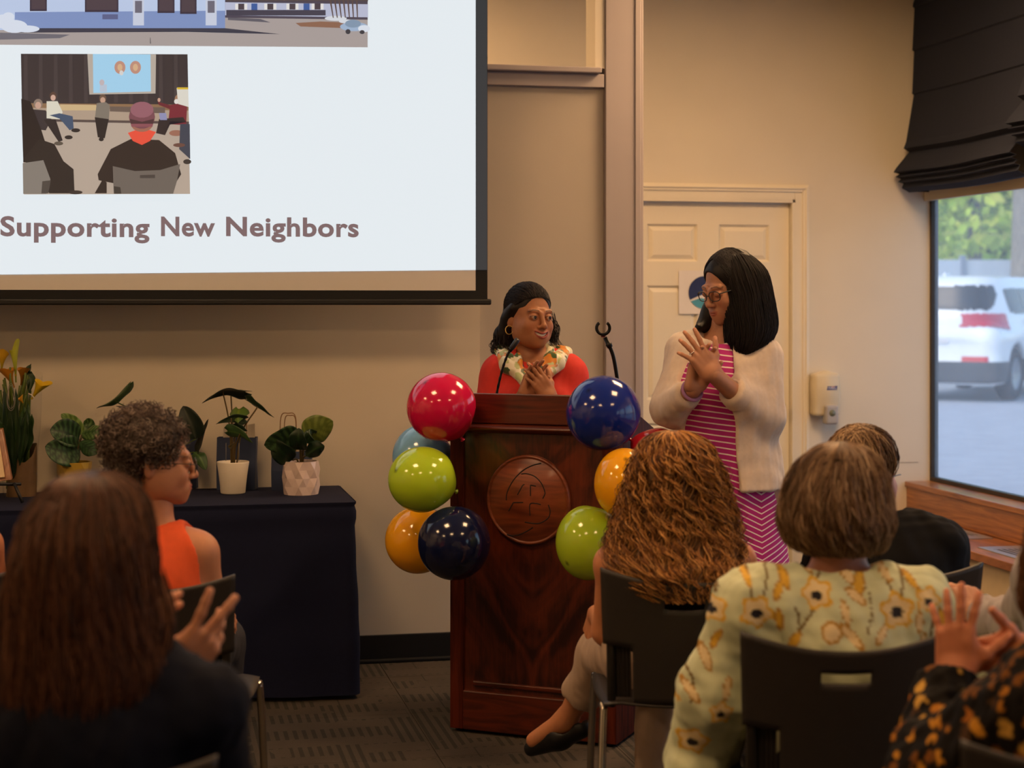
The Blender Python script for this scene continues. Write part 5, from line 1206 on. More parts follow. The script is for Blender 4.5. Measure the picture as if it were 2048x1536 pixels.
def head(g, c, R, skin, nb, sc=1.0, h=0.0025, mouth='closed', eyes='open', lip=(0.45,0.16,0.13), brow=(0.02,0.012,0.01), parent=None, gaze=(0,-1,0), old=0.0):
    P_ = []
    P_ += [(p_ell((0,0.018,0.035),(0.073,0.092,0.082)),0),(p_ell((0,-0.026,-0.032),(0.061,0.060,0.078)),0.03),(p_ell((0,-0.042,-0.074),(0.046,0.043,0.034)),0.03),(p_ell((0,-0.074,-0.096),(0.019,0.015,0.014)),0.022)]
    for s in (-1,1): P_ += [(p_ell((s*0.038,-0.061,-0.032),(0.0225,0.0215,0.0235)),0.02),(p_ell((s*0.054,-0.010,-0.055),(0.016,0.035,0.035)),0.03)]
    P_ += [(p_cone((-0.040,-0.076,0.021),(-0.014,-0.082,0.019),0.008,0.009),0.018),(p_cone((0.040,-0.076,0.021),(0.014,-0.082,0.019),0.008,0.009),0.018)]
    v = vol_of(P_, h, 0.05)
    for s in (-1,1): v.s_(p_ell((s*0.031,-0.097,0.000),(0.018,0.015,0.011)),0.012)
    v.u(p_ell((0,-0.077,-0.066),(0.029,0.019,0.023)),0.015)
    v.u(p_cone((0,-0.087,0.008),(0,-0.104,-0.029),0.0072,0.0088),0.012); v.u(p_ell((0,-0.105,-0.033),(0.0112,0.0095,0.0088)),0.008)
    for s in (-1,1):
        v.u(p_ell((s*0.0122,-0.095,-0.0365),(0.0068,0.0088,0.0066)),0.006); v.s_(p_ell((s*0.006,-0.103,-0.0428),(0.0026,0.0030,0.0018)),0.0012)
        v.u(p_ell((s*0.031,-0.0785,0.0),(0.0158,0.0138,0.0128)),0.005)
        if eyes == 'open': v.s_(p_ell((s*0.0315,-0.0955,-0.0012),(0.0132,0.0100,0.0040)),0.001)
        v.u(p_ell((s*0.0735,0.018,-0.014),(0.0070,0.0150,0.027),rotm(s*-18)),0.004); v.s_(p_ell((s*0.082,0.006,-0.004),(0.005,0.008,0.016)),0.003)
    smile = mouth == 'smile'; wd = 0.032 if smile else 0.025; lr = 0.85 if smile else 0.75; up = 0.013 if smile else 0.001
    xs = np.linspace(-1,1,9); lipU = []; lipL = []
    for t in xs:
        yy = -0.0965+0.016*t*t; lipU.append((t*wd,yy,(-0.0600 if not smile else -0.0585)+up*t*t-0.0015*abs(t)+(-0.001 if abs(t)<0.1 else 0))); lipL.append((t*wd*0.97,yy+0.001,(-0.0690 if not smile else -0.0745)+(up+ (0.0075 if not smile else 0.0135))*t*t*0.99))
    for i in range(8):
        w0,w1 = 1-abs(xs[i])*0.5, 1-abs(xs[i+1])*0.5
        v.u(p_cone(lipU[i],lipU[i+1],0.0038*w0*lr,0.0038*w1*lr),0.004); v.u(p_cone(lipL[i],lipL[i+1],0.0045*w0*lr,0.0045*w1*lr),0.004)
    if smile:
        for t in np.linspace(-0.82,0.82,13):
            zu = np.interp(t,xs,[q[2] for q in lipU]); zl = np.interp(t,xs,[q[2] for q in lipL]); hh_ = max((zu-zl)/2-0.0022,0.0008); v.s_(p_ell((t*wd,-0.0985+0.016*t*t,(zu+zl)/2+0.0004),(0.0052,0.0145,hh_)),0.001)
    else: v.s_(p_ell((0,-0.1005,-0.0648),(0.021,0.0065,0.0012)),0.0012)
    bl = R.T @ (np.array(nb)-np.array(c))/sc
    v.u(p_cone((0,0.030,-0.055),bl,0.043,0.052),0.018)
    V,Q = v.mesh(); V = relax(V,Q,1,0.4)
    col = np.tile(np.array(skin,float),(len(V),1)); x,y,z = V.T
    def near(poly, rad):
        poly = smooth_path(poly,30); return np.min(np.linalg.norm(V[:,None,:]-poly[None],axis=2),axis=1) < rad if len(V) < 60000 else np.zeros(len(V),bool)
    fm = (y < -0.06)
    idx = np.where(fm)[0]; Vf = V[idx]
    def nearf(poly, rad): poly = smooth_path(poly,30); return np.min(np.linalg.norm(Vf[:,None,:]-poly[None],axis=2),axis=1)/rad
    d1 = np.minimum(nearf(lipU[1:-1],0.0052),nearf(lipL[1:-1],0.0060)); w = np.clip((1.15-d1)/0.3,0,1)[:,None]; col[idx] = col[idx]*(1-w)+np.array(lip)*w
    for s in (-1,1):
        b_ = [(s*0.012,-0.090,0.0215),(s*0.024,-0.089,0.0245),(s*0.037,-0.083,0.0250),(s*0.050,-0.070,0.0180)]; d2 = nearf(b_,0.0075); zz_ = np.abs(Vf[:,2]-np.interp(np.abs(Vf[:,0]),[0.012,0.024,0.037,0.05],[0.0215,0.0245,0.0250,0.0180]))
        w = (np.clip((1.2-d2)/0.3,0,1)*np.clip((0.0028-zz_)/0.0014,0,1)*(np.abs(Vf[:,0]) > 0.013)*0.7)[:,None]; col[idx] = col[idx]*(1-w)+np.array(brow)*w
        # lash line
        e = np.sqrt(((Vf[:,0]-s*0.0315)/0.0142)**2+((Vf[:,2]+0.0004)/0.0054)**2); w = (np.clip(1-np.abs(e-1.0)/0.22,0,1)*(Vf[:,2] > -0.0015)*(Vf[:,1] < -0.08)*0.85)[:,None] if eyes == 'open' else (np.clip(1-np.abs(Vf[:,2]+0.0055-0.0)/0.0016,0,1)*(np.abs(Vf[:,0]-s*0.031) < 0.013)*(Vf[:,1] < -0.08)*0.8)[:,None]
        col[idx] = col[idx]*(1-w)+np.array(brow)*w
        bk = np.exp(-(((Vf[:,0]-s*0.038)/0.018)**2+((Vf[:,2]+0.032)/0.016)**2))[:,None]*0.25; col[idx] = col[idx]*(1-bk)+(np.array(skin)*[1.15,0.8,0.75])*bk
    Wd = np.array(c)+(V*sc) @ R.T
    g.add(Wd,Q,None,col)
    if parent is not None:
        if eyes == 'open':
            for s in (-1,1):
                n1,n2 = 16,12; VV = []; cc_ = []; gz = unit(gaze)
                for j in range(n2+1):
                    for i in range(n1):
                        th = math.pi*j/n2; a = 2*math.pi*i/n1; VV.append((math.sin(th)*math.cos(a),math.sin(th)*math.sin(a),math.cos(th)))
                VV = np.array(VV); M_ = np.array(Vector((0,0,1)).rotation_difference(Vector(gz)).to_matrix()); th = np.arccos(np.clip(VV[:,2],-1,1))
                cc_ = np.where((th < 0.27)[:,None],np.array([0.004,0.003,0.003]),np.where((th < 0.60)[:,None],np.array([0.035,0.016,0.008]),np.array([0.42,0.36,0.32])))
                VV = (VV @ M_.T)*0.0126+np.array([s*0.031,-0.0795,-0.0005]); gg = Geo(); gg.add(np.array(c)+(VV*sc) @ R.T,[(j*n1+i,(j+1)*n1+i,(j+1)*n1+(i+1)%n1,j*n1+(i+1)%n1) for j in range(n2) for i in range(n1)],None,cc_); gg.out('eye', m_eye, parent)
        if smile:
            n_ = 13; VV = []
            for i in range(n_):
                t = -1+2*i/(n_-1)
                for dz in (0.003,-0.0075): VV.append((t*0.028,-0.0925+0.014*t*t,-0.0615+dz+(0.0105 if dz > 0 else 0.0125)*t*t))
            gg = Geo(); gg.add(np.array(c)+(np.array(VV)*sc) @ R.T,[(2*i,2*i+1,2*i+3,2*i+2) for i in range(n_-1)],None,C('#e2d6c4')); gg.out('teeth', mat('tooth', (1,1,1,1), 0.55, noise=0.0, attr='Col', spec=0.2), parent)
def body(root, prims, h, g=None, skin=(0.4,0.25,0.18), folds=0.0):
    g = g or Geo(); v = vol_of(prims, h); V,Q = v.mesh(); V = relax(V,Q,2); g.add(V,Q,None,skin); return g
def strands_loft(rows, n, T=22, seed=0, wave=0.0, lam=0.05, rad=0.0016, phi=(0,360), start=(0.0,0.25), end=(0.85,1.0), rho=(0.94,1.05), clump=0, drift=0.0, taper=0.5):
    """rows (z,cx,cy,rx,ry) top to bottom -> strand paths running down the outside of the volume"""
    rs = np.random.RandomState(seed); f = smooth_path(rows, 80); u = np.linspace(0,1,80)
    ph = np.radians(phi[0]+(phi[1]-phi[0])*rs.rand(n)); gi = np.arange(n)//max(clump,1); ng = gi.max()+1; cr = rs.rand(ng,4)[gi]
    if clump: ph = np.radians(phi[0]+(phi[1]-phi[0])*cr[:,0])+rs.normal(size=n)*0.022
    t0 = start[0]+(start[1]-start[0])*rs.rand(n); t1 = end[0]+(end[1]-end[0])*rs.rand(n); ro = rho[0]+(rho[1]-rho[0])*rs.rand(n)
    t = t0[:,None]+(t1-t0)[:,None]*np.linspace(0,1,T)[None]
    z,cx,cy,rx,ry = (np.interp(t,u,f[:,i]) for i in range(5)); rx = np.maximum(rx,0.004); ry = np.maximum(ry,0.004)
    dr_ = rs.normal(size=(n,1)); dr_ = (np.sqrt(-2*np.log(cr[:,3:4]+1e-6))*np.cos(6.28*cr[:,1:2])+0.25*dr_) if clump else dr_; p_ = ph[:,None]+drift*(t-t0[:,None])*dr_
    lenn = np.cumsum(np.concatenate([np.zeros((n,1)),np.sqrt(np.diff(z,axis=1)**2+np.diff(rx,axis=1)**2)],1),1)
    la_ = cr[:,1:2] if clump else rs.rand(n,1); ps_ = (cr[:,2:3]+0.08*rs.rand(n,1)) if clump else rs.rand(n,1)
    if clump: lenn = np.abs(z-z[:,:1]*0-f[0,0])
    pha = 2*np.pi*lenn/(lam*(0.7+0.6*la_))+6.28*ps_; amp = wave*(0.5+rs.rand(n,1))*np.clip((t-t0[:,None])/0.25,0,1)
    X = cx+np.cos(p_)*(rx*ro[:,None]+amp*np.cos(pha))-np.sin(p_)*amp*np.sin(pha); Y = cy+np.sin(p_)*(ry*ro[:,None]+amp*np.cos(pha))+np.cos(p_)*amp*np.sin(pha); Z = z+0.25*amp*np.sin(pha)
    R_ = rad*(0.6+0.8*rs.rand(n,1))*np.linspace(1,taper,T)[None]
    return np.stack([X,Y,Z],-1), R_
def hair_obj(name, parent, base, paths, cols, seed=0, h=0.006, base_mul=0.55, sides=3, fold=0.0):
    """base: list of prims (or None); paths: list of (P,R); cols: list of hex shades to draw from"""
    g = Geo(); rs = np.random.RandomState(seed); cl = np.array([C(c)[:3] for c in cols])
    if base:
        v = vol_of(base[0], h, 0.02, base[1] if len(base) > 1 else ()); V,Q = v.mesh(); V = relax(V,Q,2)
        if fold: V = V+vnormals(V,Q)*(fold*vnoise(V*np.array([1,1,0.12]),seed,90,2))[:,None]
        g.add(V,Q,None,cl.mean(0)*base_mul)
    for (P_,R_) in paths:
        V,Q = tubes(P_,R_,sides); S,T,_ = P_.shape; c = cl[rs.randint(0,len(cl),S)]*(0.65+0.7*rs.rand(S,1)); g.add(V,Q,None,np.repeat(c,T*sides,axis=0))
    return g.out(name, m_hair, parent)
def person(f, label, cat='person'): return empty('person', f.loc, f.rot, label, cat)
# ================================================================== the two women at the front
def A3(*v): return np.array(v, float)
def shoe_prims(heel, toe, r=0.036): return [(p_cone(heel,toe,r,r*0.8),0.02)]
m_knit_red = mat('red_knit', C('#c92a1c'), 0.8, noise=0.05, nscale=60, bump=0.3, bscale=900)
# ---- speaker behind the lectern
f = Frame(1064, 6.42); S1 = person(f, 'smiling person in red sweater and floral scarf clapping behind the lectern')
sk = C('#a06a48')[:3]
J = dict(pel=f(1064,955,0.03), wai=f(1064,880,0.02), che=f(1065,795,0.02), nb=f(1068,718,0.045), shL=f(1000,748,0.02), shR=f(1136,748,0.02), bust=True)
elL, wrL, elR, wrR = f(966,862,-0.02), f(1050,792,-0.17), f(1166,862,-0.02), f(1100,797,-0.19)
T8 = rotm(8); hc = f(1060,634,0.01); HR = rotm(29,0,2)
pr = torso(J,-0.004,T8,0.95)+arm(J['shL'],elL,wrL)+arm(J['shR'],elR,wrR)+leg(A3(-.09,.03,.82),A3(-.09,.0,.44),A3(-.09,.05,.07))+leg(A3(.09,.03,.82),A3(.09,.0,.44),A3(.09,.05,.07))+[(p_cone(hc+A3(0,.02,-.06),J['nb']-A3(0,0,.03),0.050,0.056),0.03)]
g = body(S1, pr, 0.008, skin=sk)
head(g, hc, HR, sk, J['nb'], 1.03, 0.0022, 'smile', 'open', tuple(C('#8c4034')[:3]), parent=S1, gaze=(0.28,-0.95,0.02))
hand(g, wrR, (-0.52,-0.10,0.85), (0.35,-0.93,0.15), -1, sk, elR, ((14,18,12),(12,16,10),(14,18,12),(18,22,14)), (5,1,-3,-8), (0.45,0.8,-0.3), sc=0.90)
hand(g, wrL, (0.34,-0.02,0.94), (-0.45,0.88,0.1), 1, sk, elL, ((12,14,8),)*4, (6,1,-3,-8), (-0.3,0.9,-0.25), sc=0.88)
g.out('body', m_skin, S1)
sw = torso(J,0.016,T8,1.02)+arm(J['shL'],elL,wrL,0.018)[:1]+arm(J['shR'],elR,wrR,0.018)[:1]
cloth('sweater', sw, m_knit_red, S1, 0.006, cuts=[(p_ell(J['nb']+A3(0.0,-.035,0.012),(0.070,0.085,0.050)),0.006),(p_ell(J['nb']+A3(0,0,0.05),(0.065,0.07,0.07)),0.006),(p_disc(elL+unit(elL-J['shL'])*0.0,elL-J['shL'],0.1,0.12),0.003),(p_disc(elR,elR-J['shR'],0.1,0.12),0.003)], folds=0.0025, freq=60, seed=3, squash=(1,1,0.5))
cloth('trousers', torso(J,0.02,T8)[:1]+leg(A3(-.09,.03,.82),A3(-.09,.0,.44),A3(-.09,.05,.09),0.02)+leg(A3(.09,.03,.82),A3(.09,.0,.44),A3(.09,.05,.09),0.02), mat('dark_trousers', C('#20202a'), 0.8), S1, 0.01, seed=4)
for s in (-1,1): cloth('shoe', shoe_prims(A3(s*.09,.07,.036),A3(s*.09,-.09,.032)), m_black, S1, 0.006, planes=[((0,0,-1),-0.002)], folds=0)
# printed silk scarf folded over like a collar
def scarf_col(V):
    pal = [C(x)[:3] for x in ('#d9d2b0','#d9861e','#e8e2cc','#3d5a2a','#c9962e','#28306a','#b9c48a','#e0a070')]
    a = vnoise(V,11,55,2); b_ = vnoise(V,12,80,2); out = np.tile(np.array(pal[2]),(len(V),1)); x = V[:,0]
    out[a > 0.18] = pal[1]; out[(a > 0.1) & (a < 0.18)] = pal[3]; out[b_ > 0.42] = pal[6]; out[b_ < -0.42] = pal[3]; out[(a < -0.42)] = pal[0]
    lft = x < 0.0; out[lft & (x > -0.035) & (b_ > -0.1)] = pal[5]; out[lft & (x > -0.030) & (x < -0.012) & (a > 0.1)] = pal[1]
    out[(~lft) & (V[:,2] < 1.27) & (x > 0.04) & (a > -0.2)] = pal[7]
    return out
m_silk = mat('printed_silk', (1,1,1,1), 0.4, attr='Col', noise=0.03, sheen=0.2)
sc1 = [(p_cone(f(1000,704,0.03),f(1020,730,-.075),0.026,0.034),0.0),(p_cone(f(1020,730,-.075),f(1048,762,-.115),0.034,0.020),0.012),(p_cone(f(1050,762,-.105),f(1062,772,-.12),0.018,0.012),0.01),
       (p_cone(f(1130,706,0.03),f(1110,724,-.075),0.026,0.036),0.0),(p_cone(f(1110,724,-.075),f(1090,754,-.118),0.036,0.022),0.012),(p_cone(f(1088,752,-.11),f(1064,772,-.12),0.020,0.012),0.01),
       (p_cone(f(1000,704,0.03),f(1066,694,0.085),0.022,0.026),0.015),(p_cone(f(1066,694,0.085),f(1130,706,0.03),0.026,0.022),0.015),
       (p_cone(f(1036,712,-.06),f(1046,750,-.10),0.012,0.014),0.004),(p_cone(f(1102,700,-.05),f(1086,738,-.10),0.014,0.016),0.004),(p_cone(f(1014,716,-.05),f(1036,752,-.10),0.012,0.014),0.004)]
cloth('scarf', sc1, m_silk, S1, 0.0035, folds=0.004, freq=60, seed=7, col=scarf_col, it=1, squash=(1,1,0.7))
# hair: smoothed back, half up, wavy lengths on the shoulder
def Hh(x,y,z): return hc+1.03*(HR @ A3(x,y,z))
def HP(prim_c, r): return p_ell(hc+1.03*(HR @ np.array(prim_c)), np.array(r)*1.03, HR)
capc = [(HP((0,0.023,0.040),(0.0785,0.0965,0.0865)),0.0),(HP((0,0.07,0.0),(0.066,0.05,0.07)),0.03)]
cutc = [(HP((0,-0.086,-0.024),(0.070,0.072,0.098)),0.006),(HP((0,-0.05,-0.115),(0.09,0.09,0.07)),0.006)]
lock = [(p_cone(Hh(-0.074,0.0,0.03),Hh(-0.070,0.05,-0.01),0.014,0.020),0.02),(p_cone(Hh(-0.062,0.045,-0.01),f(1007,672,0.05),0.030,0.034),0.02),(p_cone(f(1007,672,0.05),f(1001,700,0.045),0.034,0.024),0.02),(p_cone(Hh(0.02,0.075,-0.02),f(1050,690,0.09),0.045,0.05),0.03),(p_cone(Hh(0.066,0.04,0.0),f(1106,676,0.08),0.016,0.020),0.02)]
pts = []; rs = np.random.RandomState(4)
for i in range(1000):                     # swept back over the crown from the hairline
    a = rs.uniform(-1.9,1.9); k_ = min(1,abs(a)/1.75); r0 = A3(math.sin(a)*0.078,-math.cos(a)*0.075+0.012,0.072-0.072*k_**2.2+rs.uniform(-.004,.004)); e = A3(math.sin(a)*0.040,0.118,-0.015+rs.uniform(-.035,.02)); st0 = 0.0 if rs.rand() < 0.6 else rs.uniform(0,0.5)
    path = []
    for t in np.linspace(st0,1,14):
        q = r0*(1-t)+e*t+A3(0,0,0.05*math.sin(t*math.pi)*(1-k_))-A3(0,0.024,0.042); q = q/np.sqrt((q[0]/0.081)**2+(q[1]/0.098)**2+(q[2]/0.0875)**2)*rs.uniform(0.99,1.03); path.append(Hh(*(q+A3(0,0.024,0.042))))
    pts.append(path)
p1 = (np.array(pts), 0.0010)
rowsL = [(Hh(-.06,.04,.02)[2],f(1018,640,.05)[0],0.05,0.018,0.02),(f(0,665)[2],f(1008,0,.05)[0],0.045,0.030,0.030),(f(0,690)[2],f(1002,0,.05)[0],0.03,0.034,0.034),(f(0,708)[2],f(1006,0,.04)[0],0.02,0.034,0.03),(f(0,716)[2],f(1016,0,.04)[0],0.0,0.025,0.02)]
p2 = strands_loft(rowsL, 160, 26, 5, 0.007, 0.07, 0.0013, rho=(0.6,1.1))
rowsR = [(Hh(.06,.04,.02)[2],f(1104,640,.04)[0],0.06,0.008,0.012),(f(0,660)[2],f(1112,0,.04)[0],0.06,0.012,0.014),(f(0,682)[2],f(1110,0,.04)[0],0.05,0.014,0.016),(f(0,696)[2],f(1116,0,.04)[0],0.04,0.018,0.016)]
p3 = strands_loft(rowsR, 46, 22, 6, 0.006, 0.06, 0.0010, rho=(0.4,1.2))
hair_obj('hair', S1, (capc+lock, cutc), [p1,p2,p3], ['#120c0b','#1d1413','#0c0809','#2a1c1a'], 3, 0.004, fold=0.002)
ear = hc+1.03*(HR @ A3(-0.080,0.010,-0.050)); aa = np.linspace(0,2*math.pi,22); tube('hoop_earring', [ear+A3(0.014*math.cos(a),0.004*math.sin(a),0.016*math.sin(a)) for a in aa], 0.0018, m_brass, S1, 8, 50)
tube('necklace', [f(1052,728,-.04),f(1056,742,-.085),f(1064,748,-.10),f(1074,740,-.09),f(1080,728,-.05)], 0.0009, m_brass, S1, 6, 24)

# ---- woman applauding at the right
f = Frame(1452, 5.76); S2 = person(f, 'standing person in glasses, magenta striped dress and cream cardigan, clapping')
sk = C('#b37f62')[:3]
J = dict(pel=f(1462,985,0.02), wai=f(1450,880,0.0), che=f(1446,775,0.0), nb=f(1450,675,0.03), shL=f(1378,706,0.06), shR=f(1518,712,-0.02), bust=True)
elL, wrL, elR, wrR = f(1338,818,-0.02), f(1388,778,-0.19), f(1530,838,-0.06), f(1427,750,-0.24)
TB = rotm(-30); hc = f(1459,574,0.0); HR = rotm(-57,17,0)
legs2 = leg(A3(-.07,.02,.86),A3(-.07,.0,.46),A3(-.06,.05,.08))+leg(A3(.11,.0,.86),A3(.11,-.02,.46),A3(.11,.03,.08))
pr = torso(J,-0.008,TB,0.88)+arm(J['shL'],elL,wrL)+arm(J['shR'],elR,wrR)+legs2+[(p_cone(hc+A3(0,.02,-.06),J['nb']-A3(0,0,.03),0.050,0.056),0.03)]
g = body(S2, pr, 0.008, skin=sk)
head(g, hc, HR, sk, J['nb'], 1.0, 0.0022, 'closed', 'down', tuple(C('#9c5a48')[:3]), parent=S2)
hand(g, wrR, (-0.60,-0.06,0.80), (0.30,-0.95,0.1), -1, sk, elR, ((4,6,4),(6,8,6),(8,10,8),(10,14,8)), (16,4,-3,-20), (0.66,0.72,-0.1), 10, sc=0.98)
hand(g, wrL, (0.16,-0.20,0.96), (-0.35,0.92,0.15), 1, sk, elL, ((14,16,10),)*4, (6,1,-3,-8), (-0.4,0.85,-0.2), sc=0.98)
g.out('body', m_skin, S2)
# striped jersey dress
m_dress = bpy.data.materials.new('striped_jersey'); m_dress.use_nodes = True; n, l, b = nodes_of(m_dress)
def mm(op,a,b_=None,c_=None): return mth(op,a,b_,c_,nn=n,ll=l)
tc = n.new('ShaderNodeTexCoord'); sx_ = n.new('ShaderNodeSeparateXYZ'); l.new(tc.outputs['Object'], sx_.inputs[0])
seam = float(f(1522,1000,-0.1)[0]); zA = mm('MULTIPLY_ADD', sx_.outputs[0], 0.13, sx_.outputs[2]); zB = mm('MULTIPLY_ADD', mm('ABSOLUTE', mm('SUBTRACT', sx_.outputs[0], seam)), -0.5, sx_.outputs[2])
bl = n.new('ShaderNodeMapRange'); bl.interpolation_type = 'SMOOTHSTEP'; bl.inputs[1].default_value = float(f(0,1010)[2]); bl.inputs[2].default_value = float(f(0,880)[2]); l.new(sx_.outputs[2], bl.inputs[0])
off_ = mm('ADD', mm('MULTIPLY', zA, bl.outputs[0]), mm('MULTIPLY', mm('ADD', zB, 0.062), mm('SUBTRACT', 1.0, bl.outputs[0])))
wv = n.new('ShaderNodeTexNoise'); wv.inputs['Scale'].default_value = 7; l.new(tc.outputs['Object'], wv.inputs['Vector'])
fr_ = mm('FRACT', mm('MULTIPLY', mm('MULTIPLY_ADD', wv.outputs['Fac'], 0.01, off_), 1/0.0192)); st_ = mm('LESS_THAN', fr_, 0.22)
mx = n.new('ShaderNodeMix'); mx.data_type = 'RGBA'; mx.inputs['A'].default_value = C('#b0207c'); mx.inputs['B'].default_value = C('#e9d9d6'); l.new(st_, mx.inputs['Factor']); l.new(mx.outputs['Result'], b.inputs['Base Color']); b.inputs['Roughness'].default_value = 0.8
def prow(py,c,hw,dy,ry): return (f(0,py,dy)[2], f(c,0,dy)[0], dy, hw/FPX*(5.76+dy), ry)
dress_rows = [prow(676,1450,42,0.02,0.07),prow(700,1448,70,0.02,0.09),prow(740,1446,84,0.0,0.115),prow(790,1446,88,-0.01,0.125),prow(850,1449,88,-0.01,0.125),prow(910,1455,95,0.0,0.135),prow(980,1462,100,0.01,0.14),prow(1060,1466,104,0.01,0.145),prow(1150,1470,110,0.0,0.15),prow(1330,1476,125,0.0,0.165)]
cloth('dress', [(p_loft(dress_rows),0.0)]+[(q,k) for q,k in torso(J,0.004,TB)[2:3]+torso(J,0.004,TB)[6:]], m_dress, S2, 0.006, cuts=[(p_ell(J['nb']+A3(-0.03,-.04,0.02),(0.062,0.075,0.060)),0.005)], folds=0.0035, freq=45, seed=2, squash=(1,1,0.2))
# open cardigan
m_card = mat('cream_knit', C('#d9c6b4'), 0.85, noise=0.04, nscale=80, bump=0.35, bscale=1100, sheen=0.25)
card_rows = [prow(672,1450,44,0.03,0.075),prow(690,1448,74,0.03,0.10),prow(740,1448,92,0.01,0.132),prow(790,1448,96,0.0,0.142),prow(850,1451,97,0.0,0.145),prow(910,1460,103,0.01,0.152),prow(976,1468,104,0.01,0.158),prow(990,1468,104,0.01,0.158)]
cp = [(p_loft(card_rows),0.0)]; slv = [(p_cone(J['shL'],elL,0.072,0.060),0.04),(p_cone(elL,wrL,0.060,0.037),0.03),(p_cone(J['shR'],elR,0.074,0.062),0.04),(p_cone(elR,wrR,0.062,0.038),0.03)]; cp += [(p_cone(J['shL'],J['shR'],0.066,0.068),0.05)]+torso(J,0.022,TB)[2:3]+torso(J,0.022,TB)[6:]
xo0, xo1 = f(1352,0,-.12)[0], f(1463,0,-.12)[0]
def wedge(X,Y,Z):
    """opening of the cardigan down the front, widening over the chest"""
    zc = float(f(0,690)[2]); xr = xo1+0.012-np.clip((1.02-Z),0,1)*-0.10-np.clip(Z-1.18,0,1)*0.05; xl = xo0-np.clip(1.15-Z,0,1)*0.08+np.clip(Z-1.2,0,1)*0.25
    return np.maximum(np.maximum(X-xr, xl-X), Y-(-0.055+0.0*Z))
cuts = [((wedge,A3(-0.5,-0.5,0.7),A3(0.4,0.0,1.5)),0.006),(p_ell(J['nb']+A3(-0.02,-.03,0.045),(0.075,0.085,0.075)),0.005)]; lcuts = [
        (p_disc(elR+(wrR-elR)*0.66,wrR-elR,0.075,0.25),0.003),(p_disc(elL+(wrL-elL)*0.80,wrL-elL,0.07,0.2),0.003)]
hz_ = float(f(0,976,0)[2])
cloth('cardigan', cp, m_card, S2, 0.006, cuts=cuts, late=slv, late_cuts=lcuts, planes=[((0.02,0,-1),-hz_)], folds=0.0055, freq=58, seed=8, squash=(1,1,0.4))
# ribbed cuffs
for (a_,b_,c_) in ((elR,wrR,0.66),(elL,wrL,0.80)):
    dv = unit(b_-a_); p0 = a_+(b_-a_)*c_; rr = 0.061+(0.0375-0.061)*c_+0.001; aang = np.linspace(0,2*math.pi,73); ax1 = unit(np.cross(dv,(0.3,0.9,0.2))); ax2 = np.cross(dv,ax1); V = []
    for w,dr in ((-0.045,0.0015),(-0.02,0.002),(0.0,0.001),(0.002,-0.012)):
        for i,a in enumerate(aang[:-1]): q = rr+dr+(0.0012 if i%2 else 0)-(w*0.12); V.append(p0+dv*w+(ax1*math.cos(a)+ax2*math.sin(a))*q)
    n_ = 72; obj('cuff', fast_mesh('cuff', V, [(i*n_+j,i*n_+(j+1)%n_,(i+1)*n_+(j+1)%n_,(i+1)*n_+j) for i in range(3) for j in range(n_)]), m_card, S2)
for s,x in ((-1,-.06),(1,.11)): cloth('shoe', shoe_prims(A3(x,.06,.036),A3(x-.03,-.10,.032)), m_black, S2, 0.006, planes=[((0,0,-1),-0.002)], folds=0)
# straight dark hair falling over the near side of the face
def HP2(c_, r): return p_ell(hc+HR @ np.array(c_), np.array(r), HR)
capc = [(HP2((0,0.022,0.040),(0.083,0.101,0.089)),0.0)]
cutc = [(HP2((-0.012,-0.092,-0.020),(0.078,0.074,0.098)),0.004)]
hrows = [prow(503,1466,12,0.0,0.02),prow(512,1468,36,0.0,0.06),prow(540,1480,52,0.0,0.092),prow(580,1491,53,-0.005,0.105),prow(620,1497,54,-0.01,0.112),prow(655,1500,54,-0.015,0.115),prow(685,1494,46,-0.02,0.110),prow(704,1484,30,-0.025,0.095),prow(716,1476,12,-0.03,0.06)]
fars = [(p_cone(f(1425,600,0.09),f(1410,650,0.05),0.025,0.030),0.015),(p_cone(f(1410,650,0.05),f(1398,655,0.0),0.020,0.014),0.012)]
pA = strands_loft(hrows, 900, 24, 9, 0.0015, 0.12, 0.0011, phi=(-175,175), start=(0.0,0.3), end=(0.86,1.02), rho=(0.98,1.03))
rs = np.random.RandomState(2); pts = []
for i in range(300):                      # from the parting to the temple and down
    a = rs.uniform(0.15,1.9); r0 = A3(0.01,-0.05+0.08*rs.rand(),0.128); t_ = np.linspace(0,1,12); path = []
    e = A3(-0.072+0.0*a,-0.03+0.09*rs.rand(),0.0)
    for t in t_:
        q = r0*(1-t)+e*t-A3(0,0.022,0.040); q = q/np.sqrt((q[0]/0.083)**2+(q[1]/0.101)**2+(q[2]/0.089)**2)*rs.uniform(1.0,1.02); path.append(hc+HR @ (q+A3(0,0.022,0.040)))
    pts.append(path)
for i in range(len(pts)): pts.append([hc+HR @ ((HR.T @ (q-hc))*[-1,1,1]) for q in pts[i]])
pB = (np.array(pts), 0.0011)
hair_obj('hair', S2, (capc+[(p_loft([(r_[0],r_[1],r_[2],r_[3]*0.97,r_[4]*0.97) for r_ in hrows]),0.01)]+fars, cutc), [pA,pB], ['#0d0a0b','#151011','#1d1416','#120c0d'], 5, 0.0035, fold=0.002)
